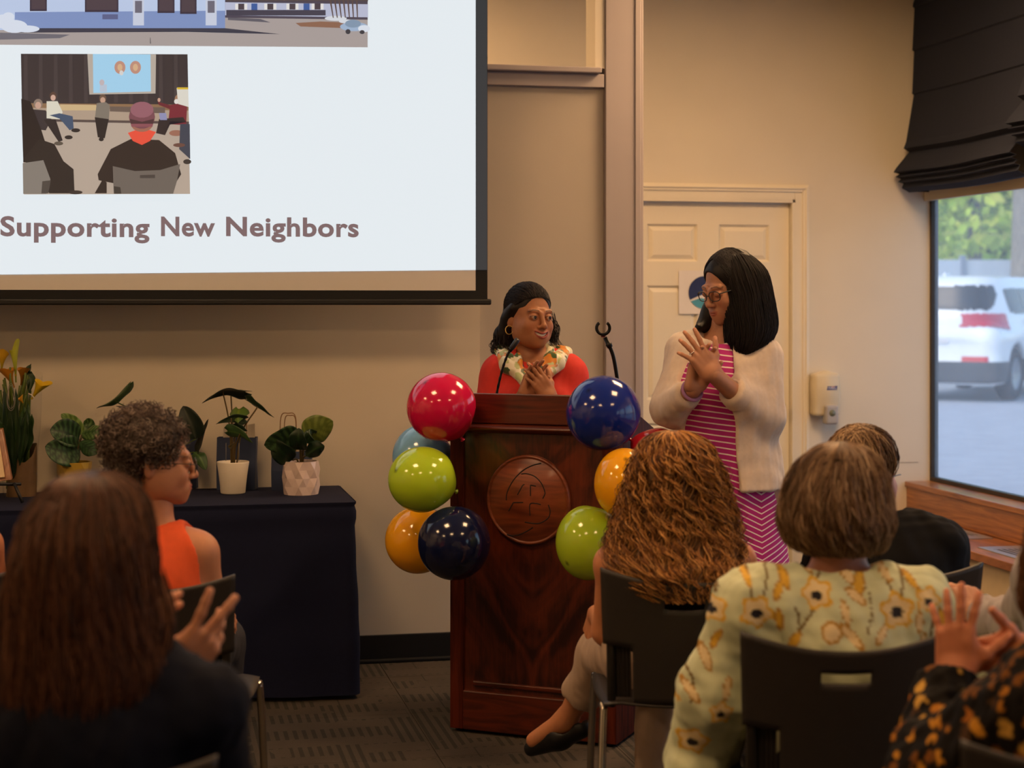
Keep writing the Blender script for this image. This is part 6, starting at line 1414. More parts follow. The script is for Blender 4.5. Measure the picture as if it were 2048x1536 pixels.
# glasses
m_frame = mat('dark_green_frame', C('#1c2220'), 0.3); m_lens = m_film
def G(x,y,z): return hc+HR @ A3(x,y,z)
gl_ = empty('glasses_anchor') if False else None
for s in (-1,1):
    aa = np.linspace(0,2*math.pi,25); ring = [G(s*0.032+0.0235*math.copysign(abs(math.cos(a))**0.7,math.cos(a)),-0.101+0.006*((s*0.032+0.0235*math.cos(a))/0.05)**2*1.0,-0.004+0.0165*math.copysign(abs(math.sin(a))**0.75,math.sin(a))) for a in aa]
    rim = tube('glasses_rim', ring, 0.0017, m_frame, S2, 6, 60)
    tube('glasses_temple', [G(s*0.056,-0.095,0.004),G(s*0.068,-0.06,0.004),G(s*0.077,0.0,0.002)], 0.0020, m_frame, S2, 6, 12)
tube('glasses_bridge', [G(-0.0085,-0.101,-0.002),G(0,-0.106,0.0),G(0.0085,-0.101,-0.002)], 0.0017, m_frame, S2, 6, 8)
bp_ = elL+(wrL-elL)*0.93; dv = unit(wrL-elL); ax1 = unit(np.cross(dv,(0.3,0.9,0.2))); ax2 = np.cross(dv,ax1)
tube('wristband', [bp_+(ax1*math.cos(a)+ax2*math.sin(a))*0.034 for a in np.linspace(0,2*math.pi,20)], 0.006, mat('lavender_band', C('#a878a8'), 0.6), S2, 8, 40)
fd = unit((-0.60,-0.06,0.80)); dz_ = unit(A3(0.30,-0.95,0.1)-np.dot(A3(0.30,-0.95,0.1),fd)*fd); xx_ = np.cross(fd,dz_); rp = wrR+0.98*(xx_*(-0.0135)+fd*0.104+dz_*0.0)
tube('ring', [rp+(xx_*math.cos(a)+dz_*math.sin(a))*0.0100 for a in np.linspace(0,2*math.pi,16)], 0.0016, mat('silver', C('#cfc8ba'), 0.2, 0.9), S2, 6, 30)
# ================================================================== the audience, seen from behind
T180 = rotm(180)
def seated(f, nb, shL, shR, che_dy=-0.08, pelx=0.0, lean=0.0):
    return dict(pel=A3(pelx,-0.02,0.565), wai=A3(pelx,-0.06,0.70), che=A3((nb[0]+pelx)/2,che_dy,nb[2]-0.165), nb=nb, shL=shL, shR=shR)
def seat_legs(inf=0.0, px=0.0, spread=0.09): return leg(A3(px-spread,0.0,.54),A3(px-spread-.02,.42,.50),A3(px-spread-.02,.40,.08),inf)+leg(A3(px+spread,0.0,.54),A3(px+spread+.02,.42,.50),A3(px+spread+.02,.40,.08),inf)
def feet(parent, px=0.0, spread=0.11, m=None):
    for s in (-1,1): cloth('shoe', shoe_prims(A3(px+s*spread,.38,.038),A3(px+s*spread,.54,.032)), m or m_black, parent, 0.006, planes=[((0,0,-1),-0.002)], folds=0)
def hr(f, rows): return [(f(0,py,dy)[2], f(c,0,dy)[0], dy, hw/FPX*(f.d+dy), ry) for (py,c,hw,dy,ry) in rows]
def neck(hc, nb, r0=0.048, r1=0.054): return [(p_cone(hc+A3(0,-0.0,-.06),nb-A3(0,0,.03),r0,r1),0.03)]
m_navy_knit = mat('navy_knit', C('#0c0f1e'), 0.85, noise=0.06, nscale=60, bump=0.2, bscale=800, spec=0.2); m_denim = mat('dark_trousers', C('#20202a'), 0.8)

# ---- long brown hair, navy top, nearest at the left
f = Frame(165, 2.86); chair(150, 2.60, 'chair of the person in navy, nearest at the left'); r = person(f, 'seated person in a navy top clapping, seen from behind, nearest at the left')
sk = C('#b98062')[:3]; hc = f(178,1122,-0.05); nb = f(175,1265,-0.06); shL, shR = f(-40,1410,-0.06), f(405,1418,-0.06)
J = seated(f, nb, shL, shR); elR, wrR = f(425,1570,0.05), f(345,1362,0.16); elL, wrL = f(-110,1560,0.10), f(250,1340,0.24)
g = body(r, torso(J,0,T180)+arm(shL,elL,wrL)+arm(shR,elR,wrR)+seat_legs()+neck(hc,nb), 0.009, skin=sk)
head(g, hc, rotm(180), sk, nb, 1.0, 0.005, eyes='down')
hand(g, wrR, (0.60,0.10,0.80), (0.55,-0.80,-0.1), 1, sk, elR, ((4,6,4),(4,8,6),(30,30,20),(40,35,20)), (12,-10,-14,-20), (-0.85,0.45,-0.2), sc=1.06)
hand(g, wrL, (0.45,0.05,0.88), (-0.8,-0.4,0.1), -1, sk, elL, ((10,12,8),)*4, sc=1.0)
g.out('body', m_skin, r)
cloth('navy_top', torso(J,0.018,T180,1.08)+arm(shL,elL,wrL,0.022)+arm(shR,elR,wrR,0.022), m_navy_knit, r, 0.008, cuts=[(p_ell(nb+A3(0,0.02,0.03),(0.075,0.075,0.05)),0.006),(p_disc(elR+(wrR-elR)*0.62,wrR-elR,0.09,0.3),0.003),(p_disc(elL+(wrL-elL)*0.62,wrL-elL,0.09,0.3),0.003)], folds=0.005, seed=21)
cloth('trousers', torso(J,0.022,T180)[:1]+seat_legs(0.02), m_denim, r, 0.011, seed=22); feet(r)
rows = hr(f, [(944,186,12,-.03,0.02),(953,184,58,-.04,0.07),(985,182,98,-.05,0.10),(1040,176,124,-.06,0.118),(1100,170,138,-.07,0.125),(1180,164,148,-.08,0.120),(1260,160,160,-.09,0.108),(1330,156,176,-.10,0.100),(1400,146,166,-.11,0.09),(1470,140,120,-.115,0.075)])
bs = p_loft([(a,b_,c,d*0.95,e*0.95) for a,b_,c,d,e in rows[:-1]])
pA = strands_loft(rows, 1300, 26, 31, 0.004, 0.16, 0.0017, start=(0.0,0.22), end=(0.80,1.02), rho=(0.95,1.03), drift=0.25)
cur = [smooth_path([f(300,1150,-.06),f(325,1235,-.08),f(318,1300,-.09),f(350,1338,-.05),f(392,1335,0.0)]+[], 26)+np.random.RandomState(k).normal(size=(1,3))*[0.012,0.012,0.01] for k in range(70)]
hair_obj('hair', r, ([(bs,0)],), [pA,(np.array(cur),0.0017)], ['#43271a','#543222','#341d13','#64402c'], 7, 0.007)

# ---- grey curls, orange sleeveless top, profile to the right
f = Frame(299, 4.59); chair(299, 4.33, 'dark stacking chair of the person in orange'); r = person(f, 'seated person in an orange sleeveless top and glasses, turned right')
sk = C('#bd8262')[:3]; hc = f(312,922,-0.03); HR = rotm(103,4,0); nb = f(306,1072,-0.05); shL, shR = f(195,1112,-0.08), f(396,1106,-0.06)
J = seated(f, nb, shL, shR); elR, wrR = f(428,1240,0.0), f(432,1215,0.24); elL, wrL = f(150,1240,0.0), f(250,1290,0.22)
g = body(r, torso(J,0,T180)+arm(shL,elL,wrL)+arm(shR,elR,wrR)+seat_legs()+neck(hc,nb,0.046,0.055), 0.008, skin=sk)
head(g, hc, HR, sk, nb, 1.0, 0.003, 'closed', 'open', tuple(C('#a85a48')[:3]), brow=(0.15,0.1,0.08), parent=r)
hand(g, wrR, (0.35,0.55,-0.55), (0.8,-0.3,0.5), 1, sk, elR, ((30,35,25),)*4); hand(g, wrL, (0.8,0.3,0.0), (0,-0.3,1), -1, sk, elL)
g.out('body', m_skin, r)
m_orange = mat('orange_cotton', C('#d9511d'), 0.8, noise=0.05, nscale=50, bump=0.2, bscale=700)
cloth('sleeveless_top', torso(J,0.014,T180,1.05), m_orange, r, 0.006, cuts=[(p_ell(nb+A3(-0.01,0.03,0.045),(0.085,0.085,0.075)),0.006),(p_cone(shR+A3(0.045,0,0.07),J['che']+A3(0.20,0.0,-0.02),0.078,0.062),0.006),(p_cone(shL-A3(0.045,0,-0.07),J['che']-A3(0.20,0.0,0.02),0.078,0.062),0.006)], folds=0.002, seed=41)
cloth('trousers', torso(J,0.022,T180)[:1]+seat_legs(0.02), m_denim, r, 0.011, seed=42); feet(r, m=mat('gold_shoe', C('#a07828'), 0.5, 0.3))
def HPx(c_, rr): return p_ell(hc+HR @ np.array(c_), np.array(rr), HR)
base = [(HPx((0,0.036,0.048),(0.088,0.106,0.090)),0),(HPx((0,0.075,-0.03),(0.066,0.052,0.06)),0.03)]; cut = [(HPx((0,-0.095,-0.02),(0.085,0.078,0.10)),0.01),(HPx((0,-0.06,-0.1),(0.10,0.085,0.08)),0.01)]
rs = np.random.RandomState(8); P_ = []
while len(P_) < 2200:
    d_ = unit(rs.normal(size=3)); c0 = A3(0,0.036,0.048)+d_*A3(0.088,0.106,0.090); lowback = rs.rand() < 0.25
    if lowback: c0 = A3(0,0.075,-0.03)+d_*A3(0.066,0.052,0.06)
    if ((c0-A3(0,-0.095,-0.02))/A3(0.08,0.074,0.095)) @ ((c0-A3(0,-0.095,-0.02))/A3(0.08,0.074,0.095)) < 1 or (c0[2] < -0.02 and c0[1] < 0.03) or c0[2] < -0.09: continue
    t = np.linspace(0,1,14)[:,None]; ph = rs.rand()*6.28; tr_ = rs.uniform(1.2,2.2); rad_ = rs.uniform(0.004,0.008); a1 = unit(np.cross(d_,rs.normal(size=3))); a2 = np.cross(d_,a1)
    path = c0+d_*(-0.006+0.024*t*rs.uniform(0.6,1.3))+rad_*(a1*np.cos(ph+tr_*6.28*t)+a2*np.sin(ph+tr_*6.28*t))+a1*0.012*t; P_.append((HR @ path.T).T+hc)
hair_obj('hair', r, (base,cut), [(np.array(P_),0.0010)], ['#52433c','#6d5c52','#8a7a70','#3f312b','#5d4b42'], 9, 0.005)
def G(x,y,z): return hc+HR @ A3(x,y,z)
m_thin = mat('thin_metal_frame', C('#3a3028'), 0.35, 0.5)
for s in (-1,1):
    tube('glasses_rim', [G(s*0.032+0.022*math.cos(a),-0.104,-0.006+0.017*math.sin(a)) for a in np.linspace(0,2*math.pi,22)], 0.0012, m_thin, r, 6, 48)
    tube('glasses_temple', [G(s*0.054,-0.102,0.0),G(s*0.070,-0.05,0.002),G(s*0.078,0.01,0.0)], 0.0012, m_thin, r, 6, 10)
tube('glasses_bridge', [G(-0.010,-0.104,-0.004),G(0,-0.108,-0.002),G(0.010,-0.104,-0.004)], 0.0012, m_thin, r, 6, 6)

# ---- bare arm cut by the left edge
f = Frame(-150, 4.65); chair(-148, 4.39, 'stacking chair cut by the left edge of the picture'); r = person(f, 'bare-armed person almost wholly cut off by the left edge')
hc = f(-150,920,-0.03); nb = f(-150,1040,-0.05); shL, shR = f(-250,1090,-0.06), f(-36,1092,-0.05); J = seated(f, nb, shL, shR); elR, wrR = f(-8,1215,0.0), f(-60,1260,0.22); elL, wrL = f(-300,1220,0.0), f(-230,1260,0.22)
g = body(r, torso(J,0,T180)+arm(shL,elL,wrL)+arm(shR,elR,wrR)+seat_legs()+neck(hc,nb), 0.010, skin=C('#c07a52')[:3]); head(g, hc, rotm(180), C('#c07a52')[:3], nb, 1.0, 0.006, eyes='down'); hand(g, wrR, (-0.6,0.6,0.2), (0.3,-0.3,0.9), 1, C('#c07a52')[:3], elR, h=0.004); hand(g, wrL, (0.6,0.6,0.2), (-0.3,-0.3,0.9), -1, C('#c07a52')[:3], elL, h=0.004); g.out('body', m_skin, r)
cloth('tank_top', torso(J,0.014,T180), m_black, r, 0.009, cuts=[(p_cone(shR+A3(0.05,0,0.06),shR+A3(0.04,0,-0.15),0.07,0.05),0.006),(p_cone(shL+A3(-0.05,0,0.06),shL+A3(-0.04,0,-0.15),0.07,0.05),0.006)], seed=51); cloth('trousers', torso(J,0.022,T180)[:1]+seat_legs(0.02), m_denim, r, 0.012, seed=52); feet(r)
rows = hr(f, [(815,-150,10,-.03,0.02),(830,-150,50,-.03,0.08),(880,-150,68,-.03,0.105),(940,-150,70,-.03,0.10),(975,-150,50,-.04,0.07)]); hair_obj('hair', r, ([(p_loft(rows),0)],), [strands_loft(rows,300,14,53,0.003,0.06,0.0016)], ['#3a2a20','#4a3628'], 11, 0.008)

# ---- long curly auburn hair, dark sleeveless top, beside the lectern
f = Frame(1362, 4.70); chair(1368, 4.44, 'dark stacking chair of the person in khaki trousers beside the lectern'); r = person(f, 'seated person in a dark sleeveless top and khaki trousers, legs crossed, by the lectern')
sk = C('#c4835c')[:3]; hc = f(1350,965,-0.03); nb = f(1350,1075,-0.05); shL, shR = f(1226,1128,-0.06), f(1474,1122,-0.06)
J = seated(f, nb, shL, shR, pelx=-0.02); elL, wrL = f(1212,1262,0.02), f(1196,1225,0.24); elR, wrR = f(1500,1270,0.02), f(1400,1290,0.24)
hipL, knL, anL = A3(-0.11,0.0,0.53), f(1208,1310,0.34), f(1132,1440,0.50)            # crossed leg, foot in the air
hipR, knR, anR = A3(0.07,0.0,0.53), A3(-0.02,0.42,0.50), A3(-0.055,0.36,0.09)
lg = leg(hipL,knL,anL,0,(0.085,0.056,0.030))+leg(hipR,knR,anR)
fdv = unit(f(1072,1466,0.56)-anL)
g = body(r, torso(J,0,T180,0.95)+arm(shL,elL,wrL,0,(0.046,0.038,0.026))+arm(shR,elR,wrR,0,(0.046,0.038,0.026))+lg+neck(hc,nb)+[(p_cone(anL,anL+fdv*0.13+A3(0,0,-0.02),0.033,0.026),0.03),(p_cone(anR,anR+A3(0,.12,-.04),0.034,0.026),0.03)], 0.008, skin=sk)
head(g, hc, rotm(172), sk, nb, 1.0, 0.005, eyes='down'); hand(g, wrL, (-0.2,0.35,-0.8), (-0.75,-0.6,0.2), 1, sk, elL, ((25,30,20),)*4); hand(g, wrR, (-0.7,0.5,-0.2), (0.2,-0.4,0.9), -1, sk, elR)
g.out('body', m_skin, r)
def dcol(V):
    o = np.tile(np.array(C('#141216')[:3]),(len(V),1)); a = vnoise(V,61,60,2); c = f(1335,1155,-.15); d_ = np.linalg.norm((V-c)*[1,0.2,1.2],axis=1); m1 = (d_ < 0.045); o[m1] = C('#d8ccb8')[:3]; o[m1 & (a > 0.25)] = C('#b3262e')[:3]; o[m1 & (a < -0.3)] = C('#3a4a2a')[:3]; return o
cloth('sleeveless_top', torso(J,0.014,T180,0.98), mat('dark_print_cotton', (0,0,0,1), 0.8, attr='Col', noise=0.04), r, 0.007, cuts=[(p_cone(shR+A3(0.05,0,0.06),J['che']+A3(0.205,0,-0.02),0.065,0.05),0.006),(p_cone(shL-A3(0.05,0,-0.06),J['che']-A3(0.205,0,0.02),0.065,0.05),0.006)], folds=0.003, seed=62, col=dcol)
m_khaki = mat('khaki_trousers', C('#b59c86'), 0.8, noise=0.05, nscale=30, bump=0.15, bscale=600)
cloth('trousers', torso(J,0.016,T180)[:1]+leg(hipL,knL,knL+(anL-knL)*0.62,0.014,(0.092,0.062,0.046))+leg(hipR,knR,knR+(anR-knR)*0.95,0.014), m_khaki, r, 0.007, cuts=[(p_disc(knL+(anL-knL)*0.62,anL-knL,0.09,0.15),0.003)], folds=0.005, seed=63)
# ballet flat on the lifted foot, another on the floor
for (a_,d_) in ((anL+A3(0.018,0.0,-0.035),fdv),(anR+A3(0,0.01,-0.055),unit((0,1,-0.05)))):
    toe = a_+d_*0.165; cloth('ballet_flat', [(p_cone(a_-d_*0.035,a_+d_*0.05,0.034,0.038),0.0),(p_cone(a_+d_*0.05,toe,0.040,0.024),0.02)], m_black, r, 0.005, cuts=[(p_ell(a_+d_*0.025+A3(0,0,0.045),(0.050,0.05,0.045)),0.006),(p_cone(a_-d_*0.03+A3(0,0,0.05),a_+d_*0.08+A3(0,0,0.042),0.036,0.028),0.006)], folds=0)
rows = hr(f, [(861,1348,12,-.02,0.02),(868,1348,42,-.03,0.06),(890,1350,68,-.04,0.095),(930,1352,88,-.05,0.118),(980,1353,104,-.06,0.128),(1040,1352,122,-.08,0.130),(1100,1350,134,-.13,0.125),(1135,1352,126,-.20,0.10),(1170,1356,100,-.245,0.065),(1200,1362,70,-.255,0.05)])
bs = p_loft([(a,b_,c,d*0.90,e*0.90) for a,b_,c,d,e in rows[:-1]])
pA = strands_loft(rows, 2000, 44, 71, 0.0120, 0.085, 0.0013, start=(0.0,0.2), end=(0.72,1.03), rho=(0.88,1.02), drift=0.16, taper=0.6, clump=14)
pB = strands_loft(rows, 150, 40, 72, 0.014, 0.07, 0.0009, start=(0.1,0.6), end=(0.7,1.0), rho=(1.0,1.12), drift=0.3, clump=3)
hair_obj('hair', r, ([(bs,0)],), [pA,pB], ['#94602e','#b27b3e','#70441e','#cc9656','#4f2e12'], 13, 0.007, base_mul=0.35)

# ---- bob haircut, pale green floral blouse, in front of the camera
f = Frame(1684, 3.84); chair(1688, 3.58, 'stacking chair with a slot in its back, behind the floral blouse'); r = person(f, 'seated person in a pale green blouse with yellow flowers, seen from behind')
sk = C('#c08468')[:3]; hc = f(1682,1008,-0.03); nb = f(1672,1160,-0.06); shL, shR = f(1500,1212,-0.08), f(1828,1212,-0.08)
J = seated(f, nb, shL, shR, che_dy=-0.09); elL, wrL = f(1432,1385,-0.04), f(1395,1560,0.14); elR, wrR = f(1892,1370,-0.02), f(1850,1480,0.22)
g = body(r, torso(J,0,T180,1.1)+arm(shL,elL,wrL)+arm(shR,elR,wrR)+seat_legs()+neck(hc,nb,0.056,0.064), 0.009, skin=sk); head(g, hc, rotm(176), sk, nb, 1.0, 0.005, eyes='down'); hand(g, wrR, (-0.6,0.6,0.2), (0.3,-0.3,0.9), -1, sk, elR, h=0.004); hand(g, wrL, (0.6,0.6,0.2), (-0.3,-0.3,0.9), 1, sk, elL, h=0.004); g.out('body', m_skin, r)
bc, ye, pa, dk, gd, br = (np.array(C(x)[:3]) for x in ('#d2d8b2','#e0b034','#ead3a0','#17121c','#b98a34','#7d6330'))
flw = [(1430,1226,32),(1515,1226,36),(1637,1190,33),(1795,1222,38),(1860,1202,28),(1372,1320,26),(1400,1515,34),(1345,1420,26),(1480,1120,16),(1450,1440,26)]
lvs = [(1575,1160,10,26,0.2),(1560,1185,9,22,-0.4),(1700,1150,12,30,0.5),(1725,1170,12,30,-0.3),(1715,1195,10,26,0.9),(1560,1240,9,24,0.1),(1690,1225,9,26,0.2),(1840,1245,9,24,0.0),(1500,1160,8,20,0.3),(1660,1262,22,22,0.0),(1700,1270,10,34,0.7),(1780,1150,9,24,0.4),(1590,1280,9,22,-0.5),(1420,1330,10,30,0.3),(1390,1400,10,30,0.6),(1440,1290,8,24,-0.4),(1350,1490,9,26,0.2),(1460,1390,9,28,-0.2),(1830,1165,8,22,0.6),(1540,1120,8,20,0.0),(1625,1135,9,24,0.4),(1760,1265,9,26,-0.6),(1890,1240,8,24,0.3),(1850,1290,9,26,0.0)]
stl = [((1508,1200),(1502,1165),(1512,1130)),((1530,1200),(1540,1160),(1545,1130)),((1590,1290),(1600,1240),(1590,1215)),((1600,1260),(1622,1230),(1632,1215)),((1730,1260),(1742,1220),(1735,1160)),((1790,1195),(1780,1160),(1775,1140)),((1805,1195),(1815,1165),(1812,1140)),((1632,1160),(1628,1140),(1632,1120)),((1645,1160),(1655,1135),(1660,1125)),((1440,1195),(1450,1160),(1455,1140)),((1870,1240),(1865,1270),(1870,1290)),((1380,1350),(1395,1380),(1390,1420))]
def ecol(V):
    o = np.tile(bc,(len(V),1)); D = f.d+V[:,1]; px = CXP+(V[:,0]+f.X0)/D*FPX; py = HYP-(V[:,2]-EYE)/D*FPX
    X = V[:,0]; Z = V[:,2]; vis = V[:,1] < 0.02
    def loc(x,y): q = f(x,y,-0.19); return q[0],q[2]
    S = FPX/(f.d-0.19)
    for a,b_,c in stl:
        pth = smooth_path([A3(*loc(*a),0),A3(*loc(*b_),0),A3(*loc(*c),0)],14)[:,:2]; d_ = np.min((X[:,None]-pth[None,:,0])**2+(Z[:,None]-pth[None,:,1])**2,axis=1); o[(d_ < 0.0032**2) & vis] = br
    for (x,y,w,hh,an) in lvs:
        cx,cz = loc(x,y); dx,dz = X-cx,Z-cz; u = dx*math.cos(an)+dz*math.sin(an); v_ = -dx*math.sin(an)+dz*math.cos(an); q = (u/(w/S))**2+(v_/(hh/S))**2; o[(q < 1) & vis] = gd; o[(q < 0.55) & vis] = pa if (x % 3) else ye
    for (x,y,rr) in flw:
        cx,cz = loc(x,y); dx,dz = X-cx,Z-cz; q = np.sqrt(dx*dx+dz*dz)/(rr/S); th = np.arctan2(dz,dx); edge = 0.88+0.14*np.cos(5*th+x); o[(q < edge) & vis] = ye; o[(q < edge*0.78) & vis] = pa; q2 = np.sqrt((dx/1.25)**2+(dz+0.004)**2)/(rr/S); o[(q2 < 0.27) & vis] = dk
    return o
m_blouse = mat('floral_print_cotton', (1,1,1,1), 0.75, attr='Col', noise=0.03, nscale=40, bump=0.15, bscale=600)
mdR, mdL = f(1895,1270,-0.05), f(1420,1280,-0.05)
bl_ = torso(J,0.018,T180,1.2)+[(p_cone(shL,elL,0.074,0.082),0.04),(p_cone(elL,wrL,0.084,0.080),0.03),(p_cone(shR,elR,0.074,0.080),0.04),(p_cone(elR,wrR,0.085,0.075),0.04),(p_ell(f(1392,1530,0.05),(0.075,0.09,0.075)),0.015),(p_cone(shL+A3(0,-0.02,0.0),shR+A3(0,-0.02,0.0),0.076,0.076),0.04),(p_ell(f(1862,1158,-0.08),(0.022,0.03,0.018)),0.02),(p_ell(f(1480,1160,-0.08),(0.022,0.03,0.018)),0.02)]
cloth('blouse', bl_, m_blouse, r, 0.0055, cuts=[(p_ell(nb+A3(0,0.02,0.060),(0.095,0.11,0.062)),0.006)], folds=0.006, freq=62, seed=81, col=ecol, squash=(1,1,0.8))
cloth('trousers', torso(J,0.03,T180,1.1)[:1]+seat_legs(0.025), m_denim, r, 0.012, seed=82); feet(r)
rows = hr(f, [(884,1684,12,-.02,0.02),(892,1684,44,-.03,0.07),(915,1682,74,-.04,0.10),(955,1676,95,-.05,0.122),(1000,1672,106,-.06,0.130),(1040,1672,110,-.065,0.128),(1070,1673,104,-.06,0.118),(1092,1676,90,-.055,0.10),(1106,1680,72,-.05,0.085)])
bs = p_loft([(a,b_,c,d*0.95,e*0.95) for a,b_,c,d,e in rows])
pA = strands_loft(rows, 1600, 26, 83, 0.006, 0.12, 0.0015, start=(0.0,0.4), end=(0.82,1.03), rho=(0.95,1.04), drift=0.3, clump=9)
pB = strands_loft(rows, 120, 20, 84, 0.006, 0.08, 0.0010, start=(0.2,0.6), end=(0.6,1.0), rho=(1.0,1.08), drift=0.5)
hair_obj('hair', r, ([(bs,0)],), [pA,pB], ['#83664c','#987a5c','#6d5038','#ab8e70','#5d4430'], 15, 0.006)

# ---- dark T-shirt, upswept hair, by the window
f = Frame(1800, 4.79); chair(1802, 4.53, 'stacking chair of the person in black by the window'); r = person(f, 'seated person in a black T-shirt by the window, seen from behind')
sk = C('#b87a5e')[:3]; hc = f(1734,950,-0.03); HR = rotm(142,2,0); nb = f(1758,1040,-0.05); shL, shR = f(1668,1092,-0.06), f(1880,1090,-0.06); J = seated(f, nb, shL, shR, pelx=-0.03); elR, wrR = f(1905,1215,0.02), f(1840,1270,0.22); elL, wrL = f(1620,1220,0.02), f(1700,1270,0.22)
g = body(r, torso(J,0,T180)+arm(shL,elL,wrL)+arm(shR,elR,wrR)+seat_legs()+neck(hc,nb), 0.009, skin=sk); head(g, hc, HR, sk, nb, 1.0, 0.0035, eyes='down', parent=None); hand(g, wrR, (-0.6,0.6,0.2), (0.3,-0.3,0.9), 1, sk, elR, h=0.004); hand(g, wrL, (0.6,0.6,0.2), (-0.3,-0.3,0.9), -1, sk, elL, h=0.004); g.out('body', m_skin, r)
cloth('t_shirt', torso(J,0.018,T180,1.12)+arm(shL,elL,wrL,0.022)[:1]+arm(shR,elR,wrR,0.022)[:1], mat('black_cotton', C('#0c0b0d'), 0.9, bump=0.2, bscale=700, spec=0.2), r, 0.008, cuts=[(p_ell(nb+A3(0,0.02,0.04),(0.075,0.075,0.06)),0.006)], folds=0.006, seed=91); cloth('trousers', torso(J,0.022,T180)[:1]+seat_legs(0.02), m_denim, r, 0.012, seed=92); feet(r)
def HPx(c_, rr): return p_ell(hc+HR @ np.array(c_), np.array(rr), HR)
base = [(HPx((0,0.025,0.040),(0.078,0.096,0.086)),0),(HPx((0,0.06,0.070),(0.05,0.05,0.05)),0.03)]; cut = [(HPx((0,-0.095,-0.02),(0.085,0.085,0.10)),0.01),(HPx((0,-0.03,-0.10),(0.10,0.09,0.085)),0.01)]
rs = np.random.RandomState(18); P_ = []
for i in range(900):
    a = rs.uniform(-2.6,2.6)+math.pi; r0 = A3(math.sin(a)*0.07,-math.cos(a)*0.08+0.02,rs.uniform(-0.05,0.03)); e = A3(rs.normal()*0.02,0.07+rs.normal()*0.02,0.135); path = []
    ex = rs.uniform(0.99,1.05); bow = rs.normal()*0.01
    for t in np.linspace(0,1,14):
        q = r0*(1-t)+e*t-A3(0,0.03,0.045); q = q/np.sqrt((q[0]/0.079)**2+(q[1]/0.098)**2+(q[2]/0.096)**2)*(ex+0.12*max(0,t-0.8)*rs.rand()); path.append(hc+HR @ (q+A3(bow*math.sin(3*t),0.03,0.045)))
    P_.append(path)
hair_obj('hair', r, (base,cut), [(np.array(P_),0.0013)], ['#7d6048','#9a7c5c','#b89a78','#5a4230'], 19, 0.005)
def G(x,y,z): return hc+HR @ A3(x,y,z)
for s in (-1,1): tube('glasses_temple', [G(s*0.054,-0.102,0.0),G(s*0.070,-0.05,0.002),G(s*0.079,0.01,0.0)], 0.0018, m_frame, r, 6, 10)

# ---- grey sleeve and navy vest at the right edge
f = Frame(2195, 3.84); chair(2192, 3.58, 'stacking chair of the navy-vested person at the right edge'); r = person(f, 'person in a grey sleeve and navy vest, mostly cut off by the right edge')
sk = C('#c08a6c')[:3]; hc = f(2180,990,-0.03); nb = f(2185,1100,-0.05); shL, shR = f(2102,1150,-0.04), f(2310,1150,-0.05); J = seated(f, nb, shL, shR); elL, wrL = f(2052,1252,0.16), f(1966,1232,0.34); elR, wrR = f(2360,1300,0.0), f(2260,1350,0.25)
g = body(r, torso(J,0,T180)+arm(shL,elL,wrL)+arm(shR,elR,wrR)+seat_legs()+neck(hc,nb), 0.010, skin=sk); head(g, hc, rotm(180), sk, nb, 1.0, 0.006, eyes='down'); hand(g, wrL, (-0.3,0.6,0.5), (0.1,-0.4,0.9), 1, sk, elL, ((35,30,20),)*4); hand(g, wrR, (-0.6,0.6,0.2), (0.3,-0.3,0.9), -1, sk, elR, h=0.004); g.out('body', m_skin, r)
cloth('grey_shirt', [(q,0.03) for q,k in arm(shL,elL,wrL,0.024)+arm(shR,elR,wrR,0.024)]+torso(J,0.010,T180), mat('grey_stripe_cotton', C('#a59c9c'), 0.85, noise=0.12, nscale=140, stretch=(1,1,0.05)), r, 0.007, cuts=[(p_disc(elL+(wrL-elL)*0.95,wrL-elL,0.08,0.15),0.003)], folds=0.007, seed=101); cloth('vest', torso(J,0.022,T180,1.05), m_navy_knit, r, 0.008, cuts=[(p_cone(shL+A3(-0.06,0,0.06),shL+A3(-0.05,0,-0.14),0.09,0.06),0.006)], seed=102); cloth('trousers', torso(J,0.022,T180)[:1]+seat_legs(0.02), m_denim, r, 0.012, seed=103); feet(r)
rows = hr(f, [(860,2180,10,-.03,0.02),(880,2180,60,-.03,0.08),(930,2180,86,-.03,0.105),(1000,2180,88,-.03,0.10),(1050,2180,60,-.04,0.07)]); hair_obj('hair', r, ([(p_loft(rows),0)],), [strands_loft(rows,300,14,104,0.003,0.06,0.0016)], ['#4a3a30','#5a483a'], 21, 0.008)

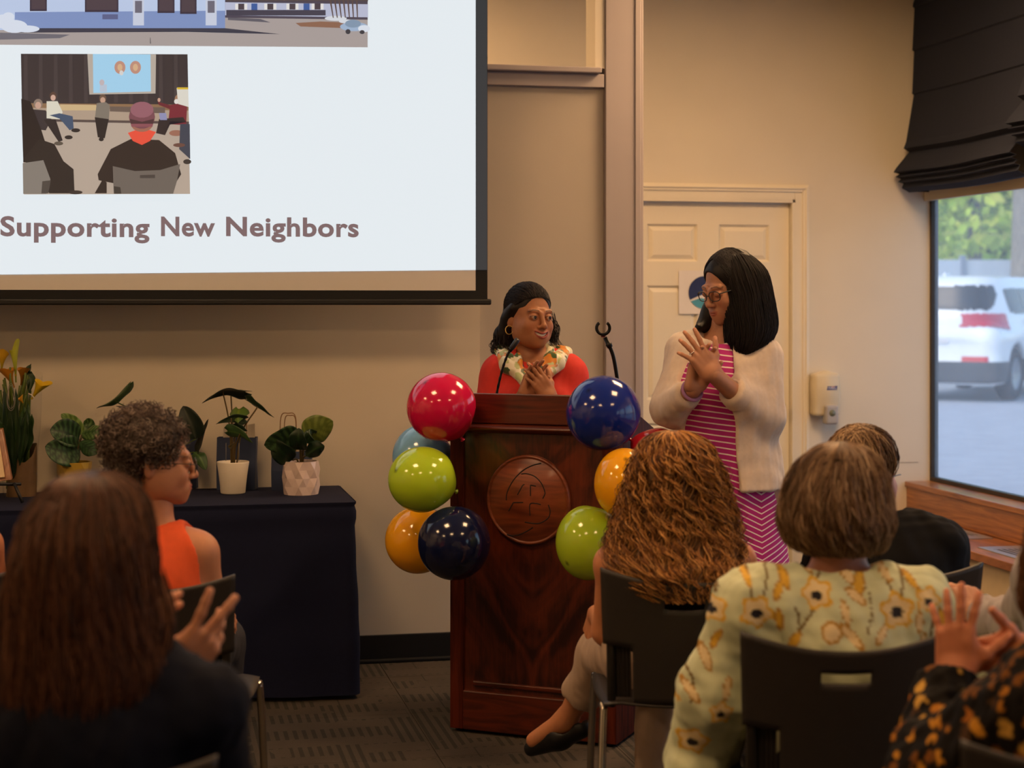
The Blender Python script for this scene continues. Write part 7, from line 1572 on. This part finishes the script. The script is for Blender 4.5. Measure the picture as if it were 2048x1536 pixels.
# ---- orange and black printed sleeve, clapping, nearest at the right
f = Frame(2200, 2.95); chair(2197, 2.69, 'stacking chair top at the lower right corner'); r = person(f, 'person in an orange and black printed blouse clapping, nearest at the right edge')
sk = C('#c07a58')[:3]; hc = f(2180,1150,-0.03); nb = f(2225,1310,-0.06); shL, shR = f(2095,1400,-0.06), f(2400,1400,-0.06); J = seated(f, nb, shL, shR); elL, wrL = f(1868,1560,0.14), f(1912,1352,0.30); elR, wrR = f(2200,1440,0.26), f(2058,1300,0.34)
g = body(r, torso(J,0,T180)+arm(shL,elL,wrL)+arm(shR,elR,wrR)+seat_legs()+neck(hc,nb), 0.010, skin=sk); head(g, hc, rotm(180), sk, nb, 1.0, 0.006, eyes='down')
hand(g, wrL, (0.02,0.12,0.98), (-0.35,-0.93,0.1), -1, sk, elL, ((4,8,6),(2,6,4),(6,8,6),(8,10,6)), (14,3,-5,-20), (0.75,0.62,-0.2)); hand(g, wrR, (-0.92,0.12,-0.12), (0.05,0.9,0.35), 1, sk, elR, ((8,10,6),)*4, (4,1,-2,-6), (-0.85,0.45,-0.1)); g.out('body', m_skin, r)
def hcol(V):
    o = np.tile(np.array(C('#120d0a')[:3]),(len(V),1)); rs = np.random.RandomState(3); pal = [np.array(C(x)[:3]) for x in ('#b8761c','#c98a28','#7a4a18','#a8641a','#4a3018','#d0a048')]
    c = V[rs.randint(0,len(V),650)]
    for k in range(650):
        d_ = (V-c[k]) @ rotm(rs.rand()*360,rs.rand()*360); q = np.linalg.norm(d_*[1,1.7,1],axis=1); rr = rs.uniform(0.008,0.022); m_ = (q < rr) & (np.linalg.norm(d_+A3(rr*0.5,0,rr*0.4),axis=1) > rr*0.55); o[m_] = pal[rs.randint(0,6)]
    return o
cloth('printed_blouse', torso(J,0.020,T180)+[(q,0.03) for q,k in arm(shL,elL,wrL,0.044)]+[(q,0.03) for q,k in arm(shR,elR,wrR,0.044)], mat('orange_print', (0,0,0,1), 0.8, attr='Col', noise=0.1, nscale=120, bump=0.4, bscale=300, spec=0.2), r, 0.006, cuts=[(p_disc(elL+(wrL-elL)*0.88,wrL-elL,0.085,0.2),0.003),(p_disc(elR+(wrR-elR)*0.86,wrR-elR,0.085,0.2),0.003)], folds=0.007, freq=75, seed=111, col=hcol); cloth('trousers', torso(J,0.022,T180)[:1]+seat_legs(0.02), m_denim, r, 0.012, seed=112); feet(r)
rows = hr(f, [(980,2180,12,-.03,0.02),(1000,2180,80,-.03,0.08),(1060,2180,115,-.03,0.11),(1140,2180,128,-.04,0.11),(1220,2180,130,-.05,0.10),(1270,2180,90,-.06,0.07)]); hair_obj('hair', r, ([(p_loft(rows),0)],), [strands_loft(rows,400,16,114,0.004,0.08,0.0018)], ['#6a4228','#7d5232'], 23, 0.008)
